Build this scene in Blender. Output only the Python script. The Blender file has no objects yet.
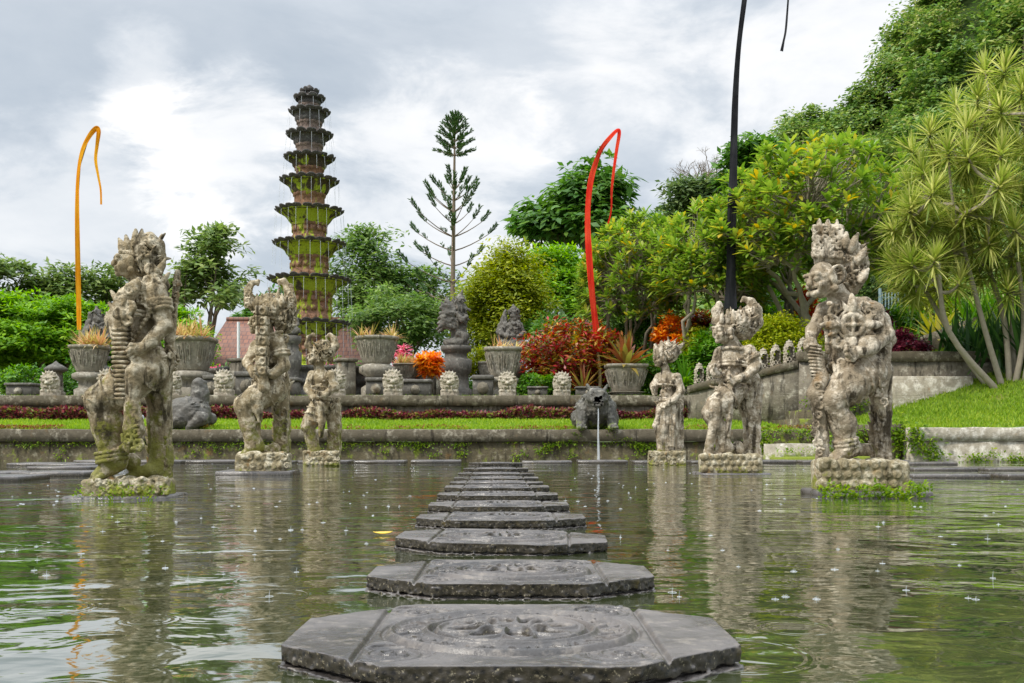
import bpy, math, random
import numpy as np
from mathutils import Vector

S = bpy.context.scene
COL = S.collection
R = math.radians

# ------------------------------------------------------------------ camera, sky, sun, exposure
F_PX, HOR, EYE = 995.0, 437.0, 0.565
cam_d = bpy.data.cameras.new('camera')
cam = bpy.data.objects.new('camera', cam_d)
COL.objects.link(cam)
cam.location = (0, 0, EYE)
cam.rotation_euler = (R(90), 0, 0)
cam_d.sensor_width = 36.0
cam_d.lens = F_PX / 1024 * 36.0
cam_d.shift_y = (HOR - 341.5) / 1024
cam_d.clip_start = 0.05
cam_d.clip_end = 3000
S.camera = cam

SUN_EL, SUN_AZ = 44.0, 236.0      # azimuth measured clockwise from +Y
sun_d = bpy.data.lights.new('sun', 'SUN')
sun_d.energy = 1.5
sun_d.angle = R(11)
sun_d.color = (1.0, 0.95, 0.87)
sun = bpy.data.objects.new('sun', sun_d)
COL.objects.link(sun)
_sd = Vector((math.sin(R(SUN_AZ)) * math.cos(R(SUN_EL)), math.cos(R(SUN_AZ)) * math.cos(R(SUN_EL)), math.sin(R(SUN_EL))))
sun.rotation_euler = _sd.to_track_quat('Z', 'Y').to_euler()
sun.location = (0, 0, 40)

W = bpy.data.worlds.new('World')
S.world = W
W.use_nodes = True
SKY_CLOUD = 0.55


def build_world():
    nt = W.node_tree
    n, l = nt.nodes, nt.links
    n.clear()
    out = n.new('ShaderNodeOutputWorld')
    sky = n.new('ShaderNodeTexSky')
    sky.sky_type = 'NISHITA'
    sky.sun_disc = False
    sky.sun_elevation = R(SUN_EL)
    sky.sun_rotation = R(SUN_AZ)
    bg1 = n.new('ShaderNodeBackground')
    bg1.inputs[1].default_value = 0.1
    l.new(sky.outputs[0], bg1.inputs[0])
    tc = n.new('ShaderNodeTexCoord')
    sep = n.new('ShaderNodeSeparateXYZ')
    l.new(tc.outputs['Generated'], sep.inputs[0])

    def m(op, a, b=None, c=None, clamp=False):
        x = n.new('ShaderNodeMath')
        x.operation = op
        x.use_clamp = clamp
        for i, v in enumerate((a, b, c)):
            if v is None:
                continue
            if isinstance(v, (int, float)):
                x.inputs[i].default_value = v
            else:
                l.new(v, x.inputs[i])
        return x.outputs[0]
    zc = m('MAXIMUM', sep.outputs[2], 0.0)
    den = m('ADD', zc, 0.35)
    cb = n.new('ShaderNodeCombineXYZ')
    l.new(m('DIVIDE', sep.outputs[0], den), cb.inputs[0])
    l.new(m('DIVIDE', sep.outputs[1], den), cb.inputs[1])
    l.new(m('MULTIPLY', zc, 2.2), cb.inputs[2])

    def noise(scale, detail, rough, off, dist=0.0):
        mp = n.new('ShaderNodeMapping')
        mp.inputs['Location'].default_value = off
        l.new(cb.outputs[0], mp.inputs[0])
        t = n.new('ShaderNodeTexNoise')
        t.inputs['Scale'].default_value = scale
        t.inputs['Detail'].default_value = detail
        t.inputs['Roughness'].default_value = rough
        t.inputs['Distortion'].default_value = dist
        l.new(mp.outputs[0], t.inputs['Vector'])
        return t.outputs['Fac']
    n1 = noise(1.5, 7, 0.55, (3.1, 0.4, 1.7), 0.2)
    n2 = noise(4.0, 8, 0.6, (1.0, 5.2, 0.3), 0.3)
    # brighter gaps in the cloud deck, each in its own direction in the sky
    spots = None
    nrm = n.new('ShaderNodeVectorMath')
    nrm.operation = 'NORMALIZE'
    l.new(tc.outputs['Generated'], nrm.inputs[0])
    for (px, py, size, gain) in ((228, 155, 0.9955, 0.8), (140, 66, 0.9985, 0.5), (60, 262, 0.985, 0.4), (430, 215, 0.988, 0.5), (850, 30, 0.96, 0.42), (560, 90, 0.96, 0.15)):
        d = Vector(((px - 512) / F_PX, 1, (HOR - py) / F_PX)).normalized()
        dot = n.new('ShaderNodeVectorMath')
        dot.operation = 'DOT_PRODUCT'
        l.new(nrm.outputs[0], dot.inputs[0])
        dot.inputs[1].default_value = d
        jit = m('MULTIPLY_ADD', m('SUBTRACT', n2, 0.5), (1 - size) * 3.4, dot.outputs['Value'])
        mr = n.new('ShaderNodeMapRange')
        mr.interpolation_type = 'SMOOTHSTEP'
        mr.inputs[1].default_value = size
        mr.inputs[2].default_value = 1.0
        mr.inputs[3].default_value = 0
        mr.inputs[4].default_value = gain
        l.new(jit, mr.inputs[0])
        spots = mr.outputs[0] if spots is None else m('ADD', spots, mr.outputs[0])
    base = m('MULTIPLY_ADD', m('SUBTRACT', n1, 0.5), 1.35, 0.30)
    base = m('MULTIPLY_ADD', m('SUBTRACT', n2, 0.5), 0.5, base)
    fac = m('ADD', base, spots, None, True)
    ramp = n.new('ShaderNodeValToRGB')
    e = ramp.color_ramp.elements
    e[0].position = 0.0
    e[0].color = (0.47, 0.535, 0.61, 1)
    e[1].position = 1.0
    e[1].color = (0.99, 0.99, 0.99, 1)
    q = ramp.color_ramp.elements.new(0.5)
    q.color = (0.69, 0.735, 0.785, 1)
    l.new(fac, ramp.inputs[0])
    bg2 = n.new('ShaderNodeBackground')
    l.new(ramp.outputs[0], bg2.inputs[0])
    # an overcast sky is about three times as bright overhead as at the horizon
    st = n.new('ShaderNodeMapRange')
    st.interpolation_type = 'SMOOTHSTEP'
    st.inputs[1].default_value = 0.36
    st.inputs[2].default_value = 0.95
    st.inputs[3].default_value = SKY_CLOUD
    st.inputs[4].default_value = SKY_CLOUD * 4.1
    l.new(zc, st.inputs[0])
    l.new(st.outputs[0], bg2.inputs[1])
    mix = n.new('ShaderNodeMixShader')
    mix.inputs[0].default_value = 0.93
    l.new(bg1.outputs[0], mix.inputs[1])
    l.new(bg2.outputs[0], mix.inputs[2])
    l.new(mix.outputs[0], out.inputs[0])


build_world()
S.view_settings.view_transform = 'Standard'
S.view_settings.look = 'None'
S.view_settings.exposure = 0.96
S.view_settings.gamma = 1.0
S.view_settings.use_curve_mapping = False
S.render.engine = 'CYCLES'
S.cycles.max_bounces = 6
S.cycles.diffuse_bounces = 3
S.cycles.glossy_bounces = 3
S.cycles.transmission_bounces = 4
S.cycles.transparent_max_bounces = 6
S.cycles.use_denoising = True


def P(px, py, Y):
    """point of the place seen at photo pixel (px, py), Y metres into the scene"""
    return np.array(((px - 512) / F_PX * Y, Y, EYE + (HOR - py) / F_PX * Y))


# ------------------------------------------------------------------ materials
def new_mat(name):
    m = bpy.data.materials.new(name)
    m.use_nodes = True
    nt = m.node_tree
    nt.nodes.clear()
    return m, nt


class NT:
    def __init__(s, name):
        s.m, s.nt = new_mat(name)
        s.n, s.l = s.nt.nodes, s.nt.links
        s.tc = s.n.new('ShaderNodeTexCoord')
        oi = s.n.new('ShaderNodeObjectInfo')
        add = s.n.new('ShaderNodeVectorMath')
        add.operation = 'MULTIPLY_ADD'
        s.l.new(oi.outputs['Random'], add.inputs[0])
        add.inputs[1].default_value = (7, 13, 5)
        s.l.new(s.tc.outputs['Object'], add.inputs[2])
        s.co = add.outputs[0]
        s.obj_rand = oi.outputs['Random']

    def link(s, v, sock):
        if hasattr(v, 'default_value') or hasattr(v, 'is_linked'):
            s.l.new(v, sock)
        else:
            sock.default_value = v if not (isinstance(v, tuple) and len(v) == 3 and sock.type == 'RGBA') else (*v, 1)

    def noise(s, scale, detail=5, rough=0.55, stretch=None, dist=0.0, out='Fac', co=None):
        t = s.n.new('ShaderNodeTexNoise')
        t.inputs['Scale'].default_value = scale
        t.inputs['Detail'].default_value = detail
        t.inputs['Roughness'].default_value = rough
        t.inputs['Distortion'].default_value = dist
        c = co or s.co
        if stretch:
            mp = s.n.new('ShaderNodeMapping')
            mp.inputs['Scale'].default_value = stretch
            s.l.new(c, mp.inputs[0])
            c = mp.outputs[0]
        s.l.new(c, t.inputs['Vector'])
        return t.outputs[out]

    def voro(s, scale, feature='F1', out='Distance', stretch=None, rnd=1.0):
        t = s.n.new('ShaderNodeTexVoronoi')
        t.feature = feature
        t.inputs['Scale'].default_value = scale
        t.inputs['Randomness'].default_value = rnd
        c = s.co
        if stretch:
            mp = s.n.new('ShaderNodeMapping')
            mp.inputs['Scale'].default_value = stretch
            s.l.new(c, mp.inputs[0])
            c = mp.outputs[0]
        s.l.new(c, t.inputs['Vector'])
        return t.outputs[out]

    def math(s, op, a, b=0.0, c=0.0, clamp=False):
        x = s.n.new('ShaderNodeMath')
        x.operation = op
        x.use_clamp = clamp
        for i, v in enumerate((a, b, c)):
            if isinstance(v, (int, float)):
                x.inputs[i].default_value = v
            else:
                s.l.new(v, x.inputs[i])
        return x.outputs[0]

    def ramp(s, fac, *stops):
        r = s.n.new('ShaderNodeValToRGB')
        e = r.color_ramp.elements
        while len(e) < len(stops):
            e.new(0.5)
        for el, (p, c) in zip(e, stops):
            el.position = p
            el.color = (c, c, c, 1) if isinstance(c, (int, float)) else (*c, 1)
        s.link(fac, r.inputs[0])
        return r.outputs[0]

    def mask(s, fac, lo, hi):
        r = s.n.new('ShaderNodeMapRange')
        r.interpolation_type = 'SMOOTHSTEP'
        r.inputs[1].default_value = lo
        r.inputs[2].default_value = hi
        s.l.new(fac, r.inputs[0])
        return r.outputs[0]

    def mix(s, fac, a, b):
        x = s.n.new('ShaderNodeMix')
        x.data_type = 'RGBA'
        s.link(fac, x.inputs[0])
        s.link(a, x.inputs[6])
        s.link(b, x.inputs[7])
        return x.outputs[2]

    def sep(s, which='Object'):
        x = s.n.new('ShaderNodeSeparateXYZ')
        if which == 'Normal':
            g = s.n.new('ShaderNodeNewGeometry')
            s.l.new(g.outputs['Normal'], x.inputs[0])
        elif which == 'Position':
            g = s.n.new('ShaderNodeNewGeometry')
            s.l.new(g.outputs['Position'], x.inputs[0])
        else:
            s.l.new(s.tc.outputs['Object'], x.inputs[0])
        return x.outputs

    def bump(s, h, strength, dist, normal=None):
        b = s.n.new('ShaderNodeBump')
        b.inputs['Strength'].default_value = strength
        b.inputs['Distance'].default_value = dist
        s.l.new(h, b.inputs['Height'])
        if normal is not None:
            s.l.new(normal, b.inputs['Normal'])
        return b.outputs[0]

    def done(s, color, rough=0.8, normal=None, spec=0.5, **kw):
        p = s.n.new('ShaderNodeBsdfPrincipled')
        s.link(color, p.inputs['Base Color'])
        s.link(rough, p.inputs['Roughness'])
        p.inputs['Specular IOR Level'].default_value = spec
        if normal is not None:
            s.l.new(normal, p.inputs['Normal'])
        for k, v in kw.items():
            s.link(v, p.inputs[k])
        o = s.n.new('ShaderNodeOutputMaterial')
        s.l.new(p.outputs[0], o.inputs[0])
        s.bsdf = p
        return s.m


def stone_mat(name, base, light, dark, moss=(0.10, 0.13, 0.02), light_amt=0.5, dark_amt=0.5, moss_amt=0.3, moss_z=None, ochre=0.0, rough=0.85, scale=1.0, bump=0.5, course=None, streak=True):
    t = NT(name)
    n_big = t.noise(2.6 * scale, 6, 0.6)
    n_mid = t.noise(9 * scale, 6, 0.65)
    n_fine = t.noise(46 * scale, 4, 0.7)
    c = t.mix(t.mask(n_mid, 0.35, 0.7), base, tuple(x * 0.72 for x in base))
    c = t.mix(t.mask(t.noise(5.3 * scale, 7, 0.7), 0.62 - 0.25 * light_amt, 0.78 - 0.2 * light_amt), c, light)
    st = t.noise(7 * scale, 6, 0.65, (1, 1, 0.22)) if streak else t.noise(6 * scale, 6, 0.7, (1.2, 0.8, 1))
    c = t.mix(t.mask(st, 0.68 - 0.24 * dark_amt, 0.84 - 0.24 * dark_amt), c, dark)
    if ochre > 0:
        c = t.mix(t.math('MULTIPLY', t.mask(t.noise(3.7 * scale, 5, 0.6, (1, 1, 0.7)), 0.6, 0.74), ochre), c, (0.30, 0.15, 0.035))
    c = t.mix(t.math('MULTIPLY', t.mask(n_fine, 0.45, 0.7), 0.16), c, tuple(x * 0.42 for x in base))
    if moss_amt > 0:
        mk = t.noise(4.4 * scale, 7, 0.72)
        if moss_z:
            z = t.sep('Object')[2]
            hgt = t.mask(z, moss_z[1], moss_z[0])
            mk = t.math('MULTIPLY_ADD', hgt, 0.26, mk)
        mm = t.mask(mk, 0.78 - 0.3 * moss_amt, 0.9 - 0.3 * moss_amt)
        mc = t.mix(t.noise(22, 3), moss, tuple(x * 2.1 for x in moss))
        c = t.mix(t.math('MULTIPLY', mm, 0.9), c, mc)
    h = t.math('MULTIPLY_ADD', n_fine, 0.45, t.math('ADD', n_mid, t.math('MULTIPLY', t.voro(30 * scale), 0.25)))
    nr = t.bump(h, bump, 0.03 / scale)
    if course:
        b = t.n.new('ShaderNodeTexBrick')
        mp = t.n.new('ShaderNodeMapping')
        mp.inputs['Rotation'].default_value = (R(90), 0, 0)
        t.l.new(t.tc.outputs['Object'], mp.inputs[0])
        t.l.new(mp.outputs[0], b.inputs['Vector'])
        b.inputs['Scale'].default_value = 1.0
        b.inputs['Brick Width'].default_value = course[0]
        b.inputs['Row Height'].default_value = course[1]
        b.inputs['Mortar Size'].default_value = 0.012
        b.inputs['Mortar Smooth'].default_value = 0.3
        nr = t.bump(t.math('SUBTRACT', 1.0, b.outputs['Fac']), 0.5, 0.02, nr)
    return t.done(c, rough, nr, 0.25)


def leaf_mat(name, cols, trans=0.35, rough=0.5, big=0.6, back=None):
    """cols: list of (pos, rgb) chosen per leaf, shifted by slow noise through the crown"""
    t = NT(name)
    g = t.n.new('ShaderNodeNewGeometry')
    f = t.math('MULTIPLY_ADD', t.math('SUBTRACT', t.noise(big, 3), 0.5), 0.9, g.outputs['Random Per Island'])
    c = t.ramp(f, *cols)
    p = t.n.new('ShaderNodeBsdfPrincipled')
    t.l.new(c, p.inputs['Base Color'])
    p.inputs['Roughness'].default_value = rough
    p.inputs['Specular IOR Level'].default_value = 0.35
    tr = t.n.new('ShaderNodeBsdfTranslucent')
    hs = t.n.new('ShaderNodeHueSaturation')
    hs.inputs['Value'].default_value = 1.5
    hs.inputs['Saturation'].default_value = 1.1
    t.l.new(c, hs.inputs['Color'])
    t.l.new(hs.outputs[0], tr.inputs[0])
    mx = t.n.new('ShaderNodeMixShader')
    mx.inputs[0].default_value = trans
    t.l.new(p.outputs[0], mx.inputs[1])
    t.l.new(tr.outputs[0], mx.inputs[2])
    o = t.n.new('ShaderNodeOutputMaterial')
    t.l.new(mx.outputs[0], o.inputs[0])
    return t.m


def simple_mat(name, col, rough=0.6, var=0.25, scale=8.0, spec=0.4, bump=0.2, **kw):
    t = NT(name)
    n = t.noise(scale, 5, 0.6)
    c = t.mix(n, tuple(x * (1 - var) for x in col), tuple(min(1, x * (1 + var)) for x in col))
    return t.done(c, rough, t.bump(t.noise(scale * 5, 3), bump, 0.01), spec, **kw)


M = {}
M['statue'] = stone_mat('weathered_statue_stone', (0.30, 0.232, 0.132), (0.63, 0.54, 0.385), (0.048, 0.036, 0.018), (0.115, 0.112, 0.018), 0.72, 0.78, 0.38, (0.15, 1.6), 0.6, 0.85, 1.3, 0.9)
M['statue_pale'] = stone_mat('pale_statue_stone', (0.335, 0.265, 0.175), (0.70, 0.605, 0.465), (0.06, 0.045, 0.026), (0.12, 0.112, 0.022), 0.74, 0.78, 0.22, (0.1, 0.8), 0.5, 0.85, 1.3, 0.9)
M['plinth'] = stone_mat('mossy_plinth_stone', (0.31, 0.255, 0.15), (0.64, 0.57, 0.42), (0.055, 0.043, 0.022), (0.15, 0.16, 0.02), 0.65, 0.55, 0.3, (0.0, 0.3), 0.9, 0.9, 1.6, 1.0)
M['dark_stone'] = stone_mat('dark_lava_stone', (0.14, 0.128, 0.108), (0.30, 0.28, 0.235), (0.032, 0.029, 0.024), (0.10, 0.12, 0.02), 0.4, 0.5, 0.12, None, 0.12, 0.7, 1.2, 0.6)
M['beast'] = stone_mat('wet_beast_stone', (0.11, 0.103, 0.085), (0.27, 0.25, 0.205), (0.03, 0.028, 0.022), (0.11, 0.14, 0.03), 0.5, 0.45, 0.3, (0.0, 0.5), 0.1, 0.6, 1.4, 0.6)
M['pond_wall'] = stone_mat('pond_wall_stone', (0.12, 0.098, 0.055), (0.30, 0.265, 0.18), (0.032, 0.026, 0.015), (0.13, 0.16, 0.015), 0.45, 0.66, 0.8, (0.0, 0.7), 0.4, 0.8, 0.9, 0.6, (1.3, 0.34))
M['cap'] = stone_mat('coping_stone', (0.135, 0.112, 0.075), (0.36, 0.32, 0.24), (0.035, 0.028, 0.018), (0.11, 0.13, 0.02), 0.45, 0.55, 0.2, None, 0.2, 0.8, 0.9, 0.5, (1.6, 4.0))
M['terrace_wall'] = stone_mat('terrace_wall_stone', (0.22, 0.19, 0.14), (0.46, 0.42, 0.33), (0.05, 0.042, 0.03), (0.11, 0.13, 0.025), 0.5, 0.7, 0.5, None, 0.3, 0.85, 0.8, 0.6, (0.9, 0.32))
M['pale_wall'] = stone_mat('pale_low_wall_stone', (0.42, 0.37, 0.28), (0.70, 0.65, 0.55), (0.10, 0.075, 0.04), (0.14, 0.17, 0.02), 0.7, 0.35, 0.35, (0.0, 0.55), 0.7, 0.85, 0.9, 0.6, (1.5, 0.4))
M['pot'] = stone_mat('carved_planter_stone', (0.30, 0.265, 0.205), (0.52, 0.475, 0.39), (0.075, 0.065, 0.05), (0.13, 0.15, 0.03), 0.5, 0.5, 0.12, None, 0.35, 0.85, 1.3, 0.5)
M['mask_stone'] = stone_mat('carved_face_stone', (0.40, 0.345, 0.26), (0.62, 0.56, 0.45), (0.11, 0.09, 0.06), (0.15, 0.17, 0.04), 0.5, 0.4, 0.15, None, 0.3, 0.88, 1.4, 0.6)


def stepping_mat():
    t = NT('wet_stepping_stone')
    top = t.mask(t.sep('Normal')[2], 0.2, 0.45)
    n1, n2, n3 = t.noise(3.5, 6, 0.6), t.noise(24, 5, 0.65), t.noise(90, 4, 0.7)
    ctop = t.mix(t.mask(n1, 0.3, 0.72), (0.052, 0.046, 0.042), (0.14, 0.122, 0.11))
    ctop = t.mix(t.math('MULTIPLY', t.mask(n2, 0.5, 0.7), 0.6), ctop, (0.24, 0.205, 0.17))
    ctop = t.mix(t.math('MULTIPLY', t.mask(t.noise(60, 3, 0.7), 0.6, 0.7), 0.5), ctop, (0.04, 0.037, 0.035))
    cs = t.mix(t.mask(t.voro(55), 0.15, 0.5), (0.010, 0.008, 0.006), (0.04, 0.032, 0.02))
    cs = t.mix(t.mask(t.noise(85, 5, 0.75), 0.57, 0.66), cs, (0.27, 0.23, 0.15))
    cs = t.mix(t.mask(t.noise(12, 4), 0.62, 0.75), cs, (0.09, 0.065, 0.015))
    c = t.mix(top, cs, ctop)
    rg = t.math('MULTIPLY_ADD', t.mask(n1, 0.35, 0.65), 0.34, 0.14)
    h = t.math('MULTIPLY_ADD', n3, 0.4, n2)
    return t.done(c, rg, t.bump(h, 0.5, 0.008), 0.5)


M['step'] = stepping_mat()


def tower_mat(name, base, green):
    t = NT(name)
    z = t.sep('Object')[2]
    n = t.noise(9, 6, 0.65)
    c = t.mix(t.mask(n, 0.3, 0.7), base, tuple(x * 0.45 for x in base))
    c = t.mix(t.mask(t.noise(5.5, 6, 0.65, (1, 1, 0.25)), 0.62, 0.74), c, (0.06, 0.05, 0.04))
    mk = t.noise(2.1, 6, 0.66, (1.6, 1.6, 0.7))
    hz = t.math('MULTIPLY', t.mask(z, 9.4, 5.2), 0.14)
    g = t.mask(t.math('ADD', mk, hz), 0.66 - green, 0.74 - green)
    mc = t.mix(t.noise(14, 3), (0.24, 0.31, 0.015), (0.48, 0.56, 0.04))
    c = t.mix(g, c, mc)
    pat = t.voro(4.2, 'DISTANCE_TO_EDGE', 'Distance', (1.6, 1.6, 1.0))
    nr = t.bump(pat, 0.8, 0.06)
    return t.done(c, 0.75, t.bump(t.noise(40, 4), 0.5, 0.02, nr), 0.3)


M['tower_drum'] = tower_mat('tower_drum_brick', (0.34, 0.18, 0.11), 0.025)
M['tower_drum_grey'] = tower_mat('tower_drum_grey_brick', (0.30, 0.22, 0.18), -0.12)
M['tower_bowl'] = tower_mat('tower_bowl_mossy', (0.10, 0.075, 0.046), 0.10)
M['tower_rim'] = stone_mat('tower_rim_stone', (0.10, 0.09, 0.085), (0.26, 0.25, 0.24), (0.03, 0.028, 0.026), (0.16, 0.2, 0.02), 0.4, 0.5, 0.15, None, 0.0, 0.6, 2.0, 0.4)

M['jet'] = NT('falling_water').done((0.75, 0.78, 0.8), 0.15, None, 0.5, Alpha=0.4)
M['drip'] = NT('dripping_water').done((0.8, 0.83, 0.86), 0.2, None, 0.5, Alpha=0.3)


def water_mat():
    t = NT('pond_water')
    pos = t.n.new('ShaderNodeNewGeometry').outputs['Position']
    a = t.noise(1.0, 3, 0.5, (0.6, 1.0, 1), 0.4, co=pos)
    b = t.noise(4.4, 3, 0.5, (0.7, 1.0, 1), 0.5, co=pos)
    c = t.noise(13, 2, 0.5, (0.75, 1.0, 1), 0.3, co=pos)
    # expanding rings of rain drops
    v = t.n.new('ShaderNodeTexVoronoi')
    v.voronoi_dimensions = '2D'
    v.inputs['Scale'].default_value = 1.7
    t.l.new(pos, v.inputs['Vector'])
    dist = v.outputs['Distance']
    sc = t.n.new('ShaderNodeSeparateColor')
    t.l.new(v.outputs['Color'], sc.inputs[0])
    rad = t.math('MULTIPLY_ADD', sc.outputs[0], 0.3, 0.06)
    q = t.math('SUBTRACT', dist, rad)
    env = t.math('POWER', 2.718, t.math('MULTIPLY', t.math('MULTIPLY', q, q), -900.0))
    ring = t.math('MULTIPLY', t.math('SINE', t.math('MULTIPLY', q, 150.0)), env)
    n1 = t.bump(a, 0.35, 0.13)
    n2 = t.bump(b, 0.25, 0.03, n1)
    n3 = t.bump(c, 0.2, 0.004, n2)
    n4 = t.bump(ring, 0.12, 0.003, n3)
    col = t.mix(t.noise(0.25, 3, co=pos), (0.042, 0.052, 0.020), (0.058, 0.068, 0.030))
    m = t.done(col, 0.04, n4, 0.5, IOR=1.45)
    t.bsdf.inputs['Coat Weight'].default_value = 1.0
    t.bsdf.inputs['Coat IOR'].default_value = 1.6
    t.bsdf.inputs['Coat Roughness'].default_value = 0.04
    t.l.new(n4, t.bsdf.inputs['Coat Normal'])
    return m


M['water'] = water_mat()


def grass_ground(name, a, b, bare=None):
    t = NT(name)
    pos = t.n.new('ShaderNodeNewGeometry').outputs['Position']
    c = t.mix(t.noise(1.4, 5, 0.6, co=pos), a, b)
    c = t.mix(t.math('MULTIPLY', t.mask(t.noise(30, 4, co=pos), 0.4, 0.65), 0.5), c, tuple(x * 0.5 for x in a))
    if bare:
        c = t.mix(t.mask(t.noise(0.7, 5, 0.6, co=pos), 0.58, 0.68), c, bare)
    return t.done(c, 0.9, t.bump(t.noise(60, 3, co=pos), 0.7, 0.03), 0.2)


M['lawn'] = grass_ground('lawn_ground', (0.12, 0.20, 0.02), (0.22, 0.31, 0.03), (0.21, 0.19, 0.06))
M['soil'] = simple_mat('garden_soil', (0.10, 0.085, 0.05), 0.95, 0.5, 3.0)
M['hill'] = grass_ground('hill_ground', (0.03, 0.055, 0.012), (0.05, 0.08, 0.016))
M['far_ground'] = grass_ground('far_ground', (0.06, 0.09, 0.02), (0.09, 0.11, 0.03))
M['grass'] = leaf_mat('grass_blades', [(0, (0.14, 0.24, 0.015)), (0.6, (0.24, 0.38, 0.02)), (1, (0.38, 0.46, 0.05))], 0.4, 0.6, 0.5)
M['bark'] = simple_mat('bark', (0.20, 0.155, 0.11), 0.9, 0.4, 9.0, 0.2, 0.7)
M['pale_bark'] = simple_mat('pale_bark', (0.33, 0.285, 0.215), 0.85, 0.35, 10.0, 0.2, 0.6)

L = leaf_mat
M['lf_flame'] = L('flamboyant_leaves', [(0, (0.09, 0.21, 0.012)), (0.55, (0.19, 0.38, 0.015)), (1, (0.33, 0.52, 0.025))], 0.4)
M['lf_dark'] = L('dark_leaves', [(0, (0.06, 0.105, 0.035)), (0.6, (0.11, 0.175, 0.05)), (1, (0.19, 0.24, 0.08))], 0.3)
M['lf_olive'] = L('olive_leaves', [(0, (0.09, 0.15, 0.035)), (0.6, (0.18, 0.27, 0.06)), (1, (0.30, 0.36, 0.10))], 0.35)
M['lf_mid'] = L('mid_green_leaves', [(0, (0.05, 0.13, 0.022)), (0.6, (0.10, 0.22, 0.03)), (1, (0.17, 0.30, 0.045))], 0.35)
M['lf_feather'] = L('feathery_leaves', [(0, (0.08, 0.15, 0.035)), (0.6, (0.15, 0.25, 0.05)), (1, (0.27, 0.36, 0.09))], 0.4)
M['lf_yellow'] = L('yellow_green_leaves', [(0, (0.14, 0.19, 0.008)), (0.6, (0.29, 0.34, 0.012)), (1, (0.46, 0.46, 0.02))], 0.4)
M['lf_frangi'] = L('frangipani_leaves', [(0, (0.13, 0.235, 0.03)), (0.5, (0.23, 0.35, 0.05)), (0.82, (0.35, 0.44, 0.07)), (0.95, (0.52, 0.47, 0.07)), (1, (0.6, 0.42, 0.05))], 0.4, 0.35)
M['lf_forest'] = L('forest_leaves', [(0, (0.075, 0.15, 0.035)), (0.5, (0.17, 0.28, 0.055)), (0.85, (0.30, 0.38, 0.08)), (1, (0.42, 0.42, 0.15))], 0.3, 0.55, 0.16)
M['lf_croton'] = L('croton_leaves', [(0, (0.16, 0.012, 0.02)), (0.35, (0.50, 0.03, 0.03)), (0.55, (0.13, 0.11, 0.015)), (0.68, (0.50, 0.12, 0.015)), (0.8, (0.10, 0.19, 0.015)), (1, (0.58, 0.33, 0.02))], 0.3, 0.35, 1.5)
M['lf_orange'] = L('orange_croton_leaves', [(0, (0.65, 0.08, 0.01)), (0.5, (0.85, 0.26, 0.01)), (1, (0.9, 0.48, 0.02))], 0.35, 0.4, 1.5)
M['lf_pink'] = L('pink_leaves', [(0, (0.6, 0.06, 0.13)), (0.6, (0.8, 0.2, 0.3)), (1, (0.85, 0.45, 0.5))], 0.35)
M['lf_red'] = L('red_leaves', [(0, (0.4, 0.02, 0.015)), (0.6, (0.65, 0.06, 0.02)), (1, (0.75, 0.2, 0.04))], 0.3)
M['lf_crimson'] = L('crimson_leaves', [(0, (0.035, 0.006, 0.012)), (0.6, (0.11, 0.012, 0.03)), (1, (0.25, 0.03, 0.06))], 0.3, 0.45, 1.0)
M['lf_coleus'] = L('coleus_leaves', [(0, (0.06, 0.012, 0.018)), (0.4, (0.21, 0.035, 0.06)), (0.6, (0.14, 0.09, 0.03)), (0.72, (0.12, 0.22, 0.02)), (0.9, (0.45, 0.09, 0.14)), (1, (0.24, 0.30, 0.05))], 0.3, 0.5, 0.9)
M['lf_bush'] = L('bush_leaves', [(0, (0.05, 0.15, 0.012)), (0.6, (0.12, 0.28, 0.02)), (1, (0.24, 0.40, 0.035))], 0.35, 0.4, 1.2)
M['lf_gold'] = L('golden_bush_leaves', [(0, (0.20, 0.28, 0.01)), (0.6, (0.40, 0.46, 0.015)), (1, (0.62, 0.58, 0.03))], 0.4, 0.45, 1.5)
M['lf_tuft'] = L('tuft_leaves', [(0, (0.26, 0.24, 0.05)), (0.4, (0.55, 0.44, 0.15)), (0.75, (0.62, 0.30, 0.17)), (1, (0.75, 0.66, 0.35))], 0.35, 0.5, 2)
M['lf_brom'] = L('bromeliad_leaves', [(0, (0.16, 0.055, 0.025)), (0.4, (0.28, 0.09, 0.035)), (0.7, (0.20, 0.20, 0.04)), (1, (0.40, 0.27, 0.07))], 0.35, 0.35, 1.5)
M['lf_drac'] = L('dracaena_leaves', [(0, (0.16, 0.23, 0.035)), (0.5, (0.34, 0.39, 0.08)), (1, (0.62, 0.59, 0.22))], 0.4, 0.4, 0.8)
M['lf_agave'] = L('golden_agave_leaves', [(0, (0.38, 0.42, 0.03)), (0.5, (0.66, 0.58, 0.07)), (1, (0.80, 0.70, 0.2))], 0.35, 0.4, 1)
M['lf_strap'] = L('strap_leaves', [(0, (0.025, 0.07, 0.02)), (0.6, (0.055, 0.13, 0.03)), (1, (0.12, 0.20, 0.05))], 0.3, 0.35, 0.8)
M['lf_pine'] = L('pine_needles', [(0, (0.03, 0.075, 0.018)), (0.6, (0.06, 0.13, 0.03)), (1, (0.11, 0.19, 0.05))], 0.25, 0.6, 0.6)
M['lf_fern'] = L('wall_fern_leaves', [(0, (0.10, 0.19, 0.01)), (0.6, (0.19, 0.32, 0.015)), (1, (0.34, 0.42, 0.03))], 0.4, 0.5, 1.5)

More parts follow.
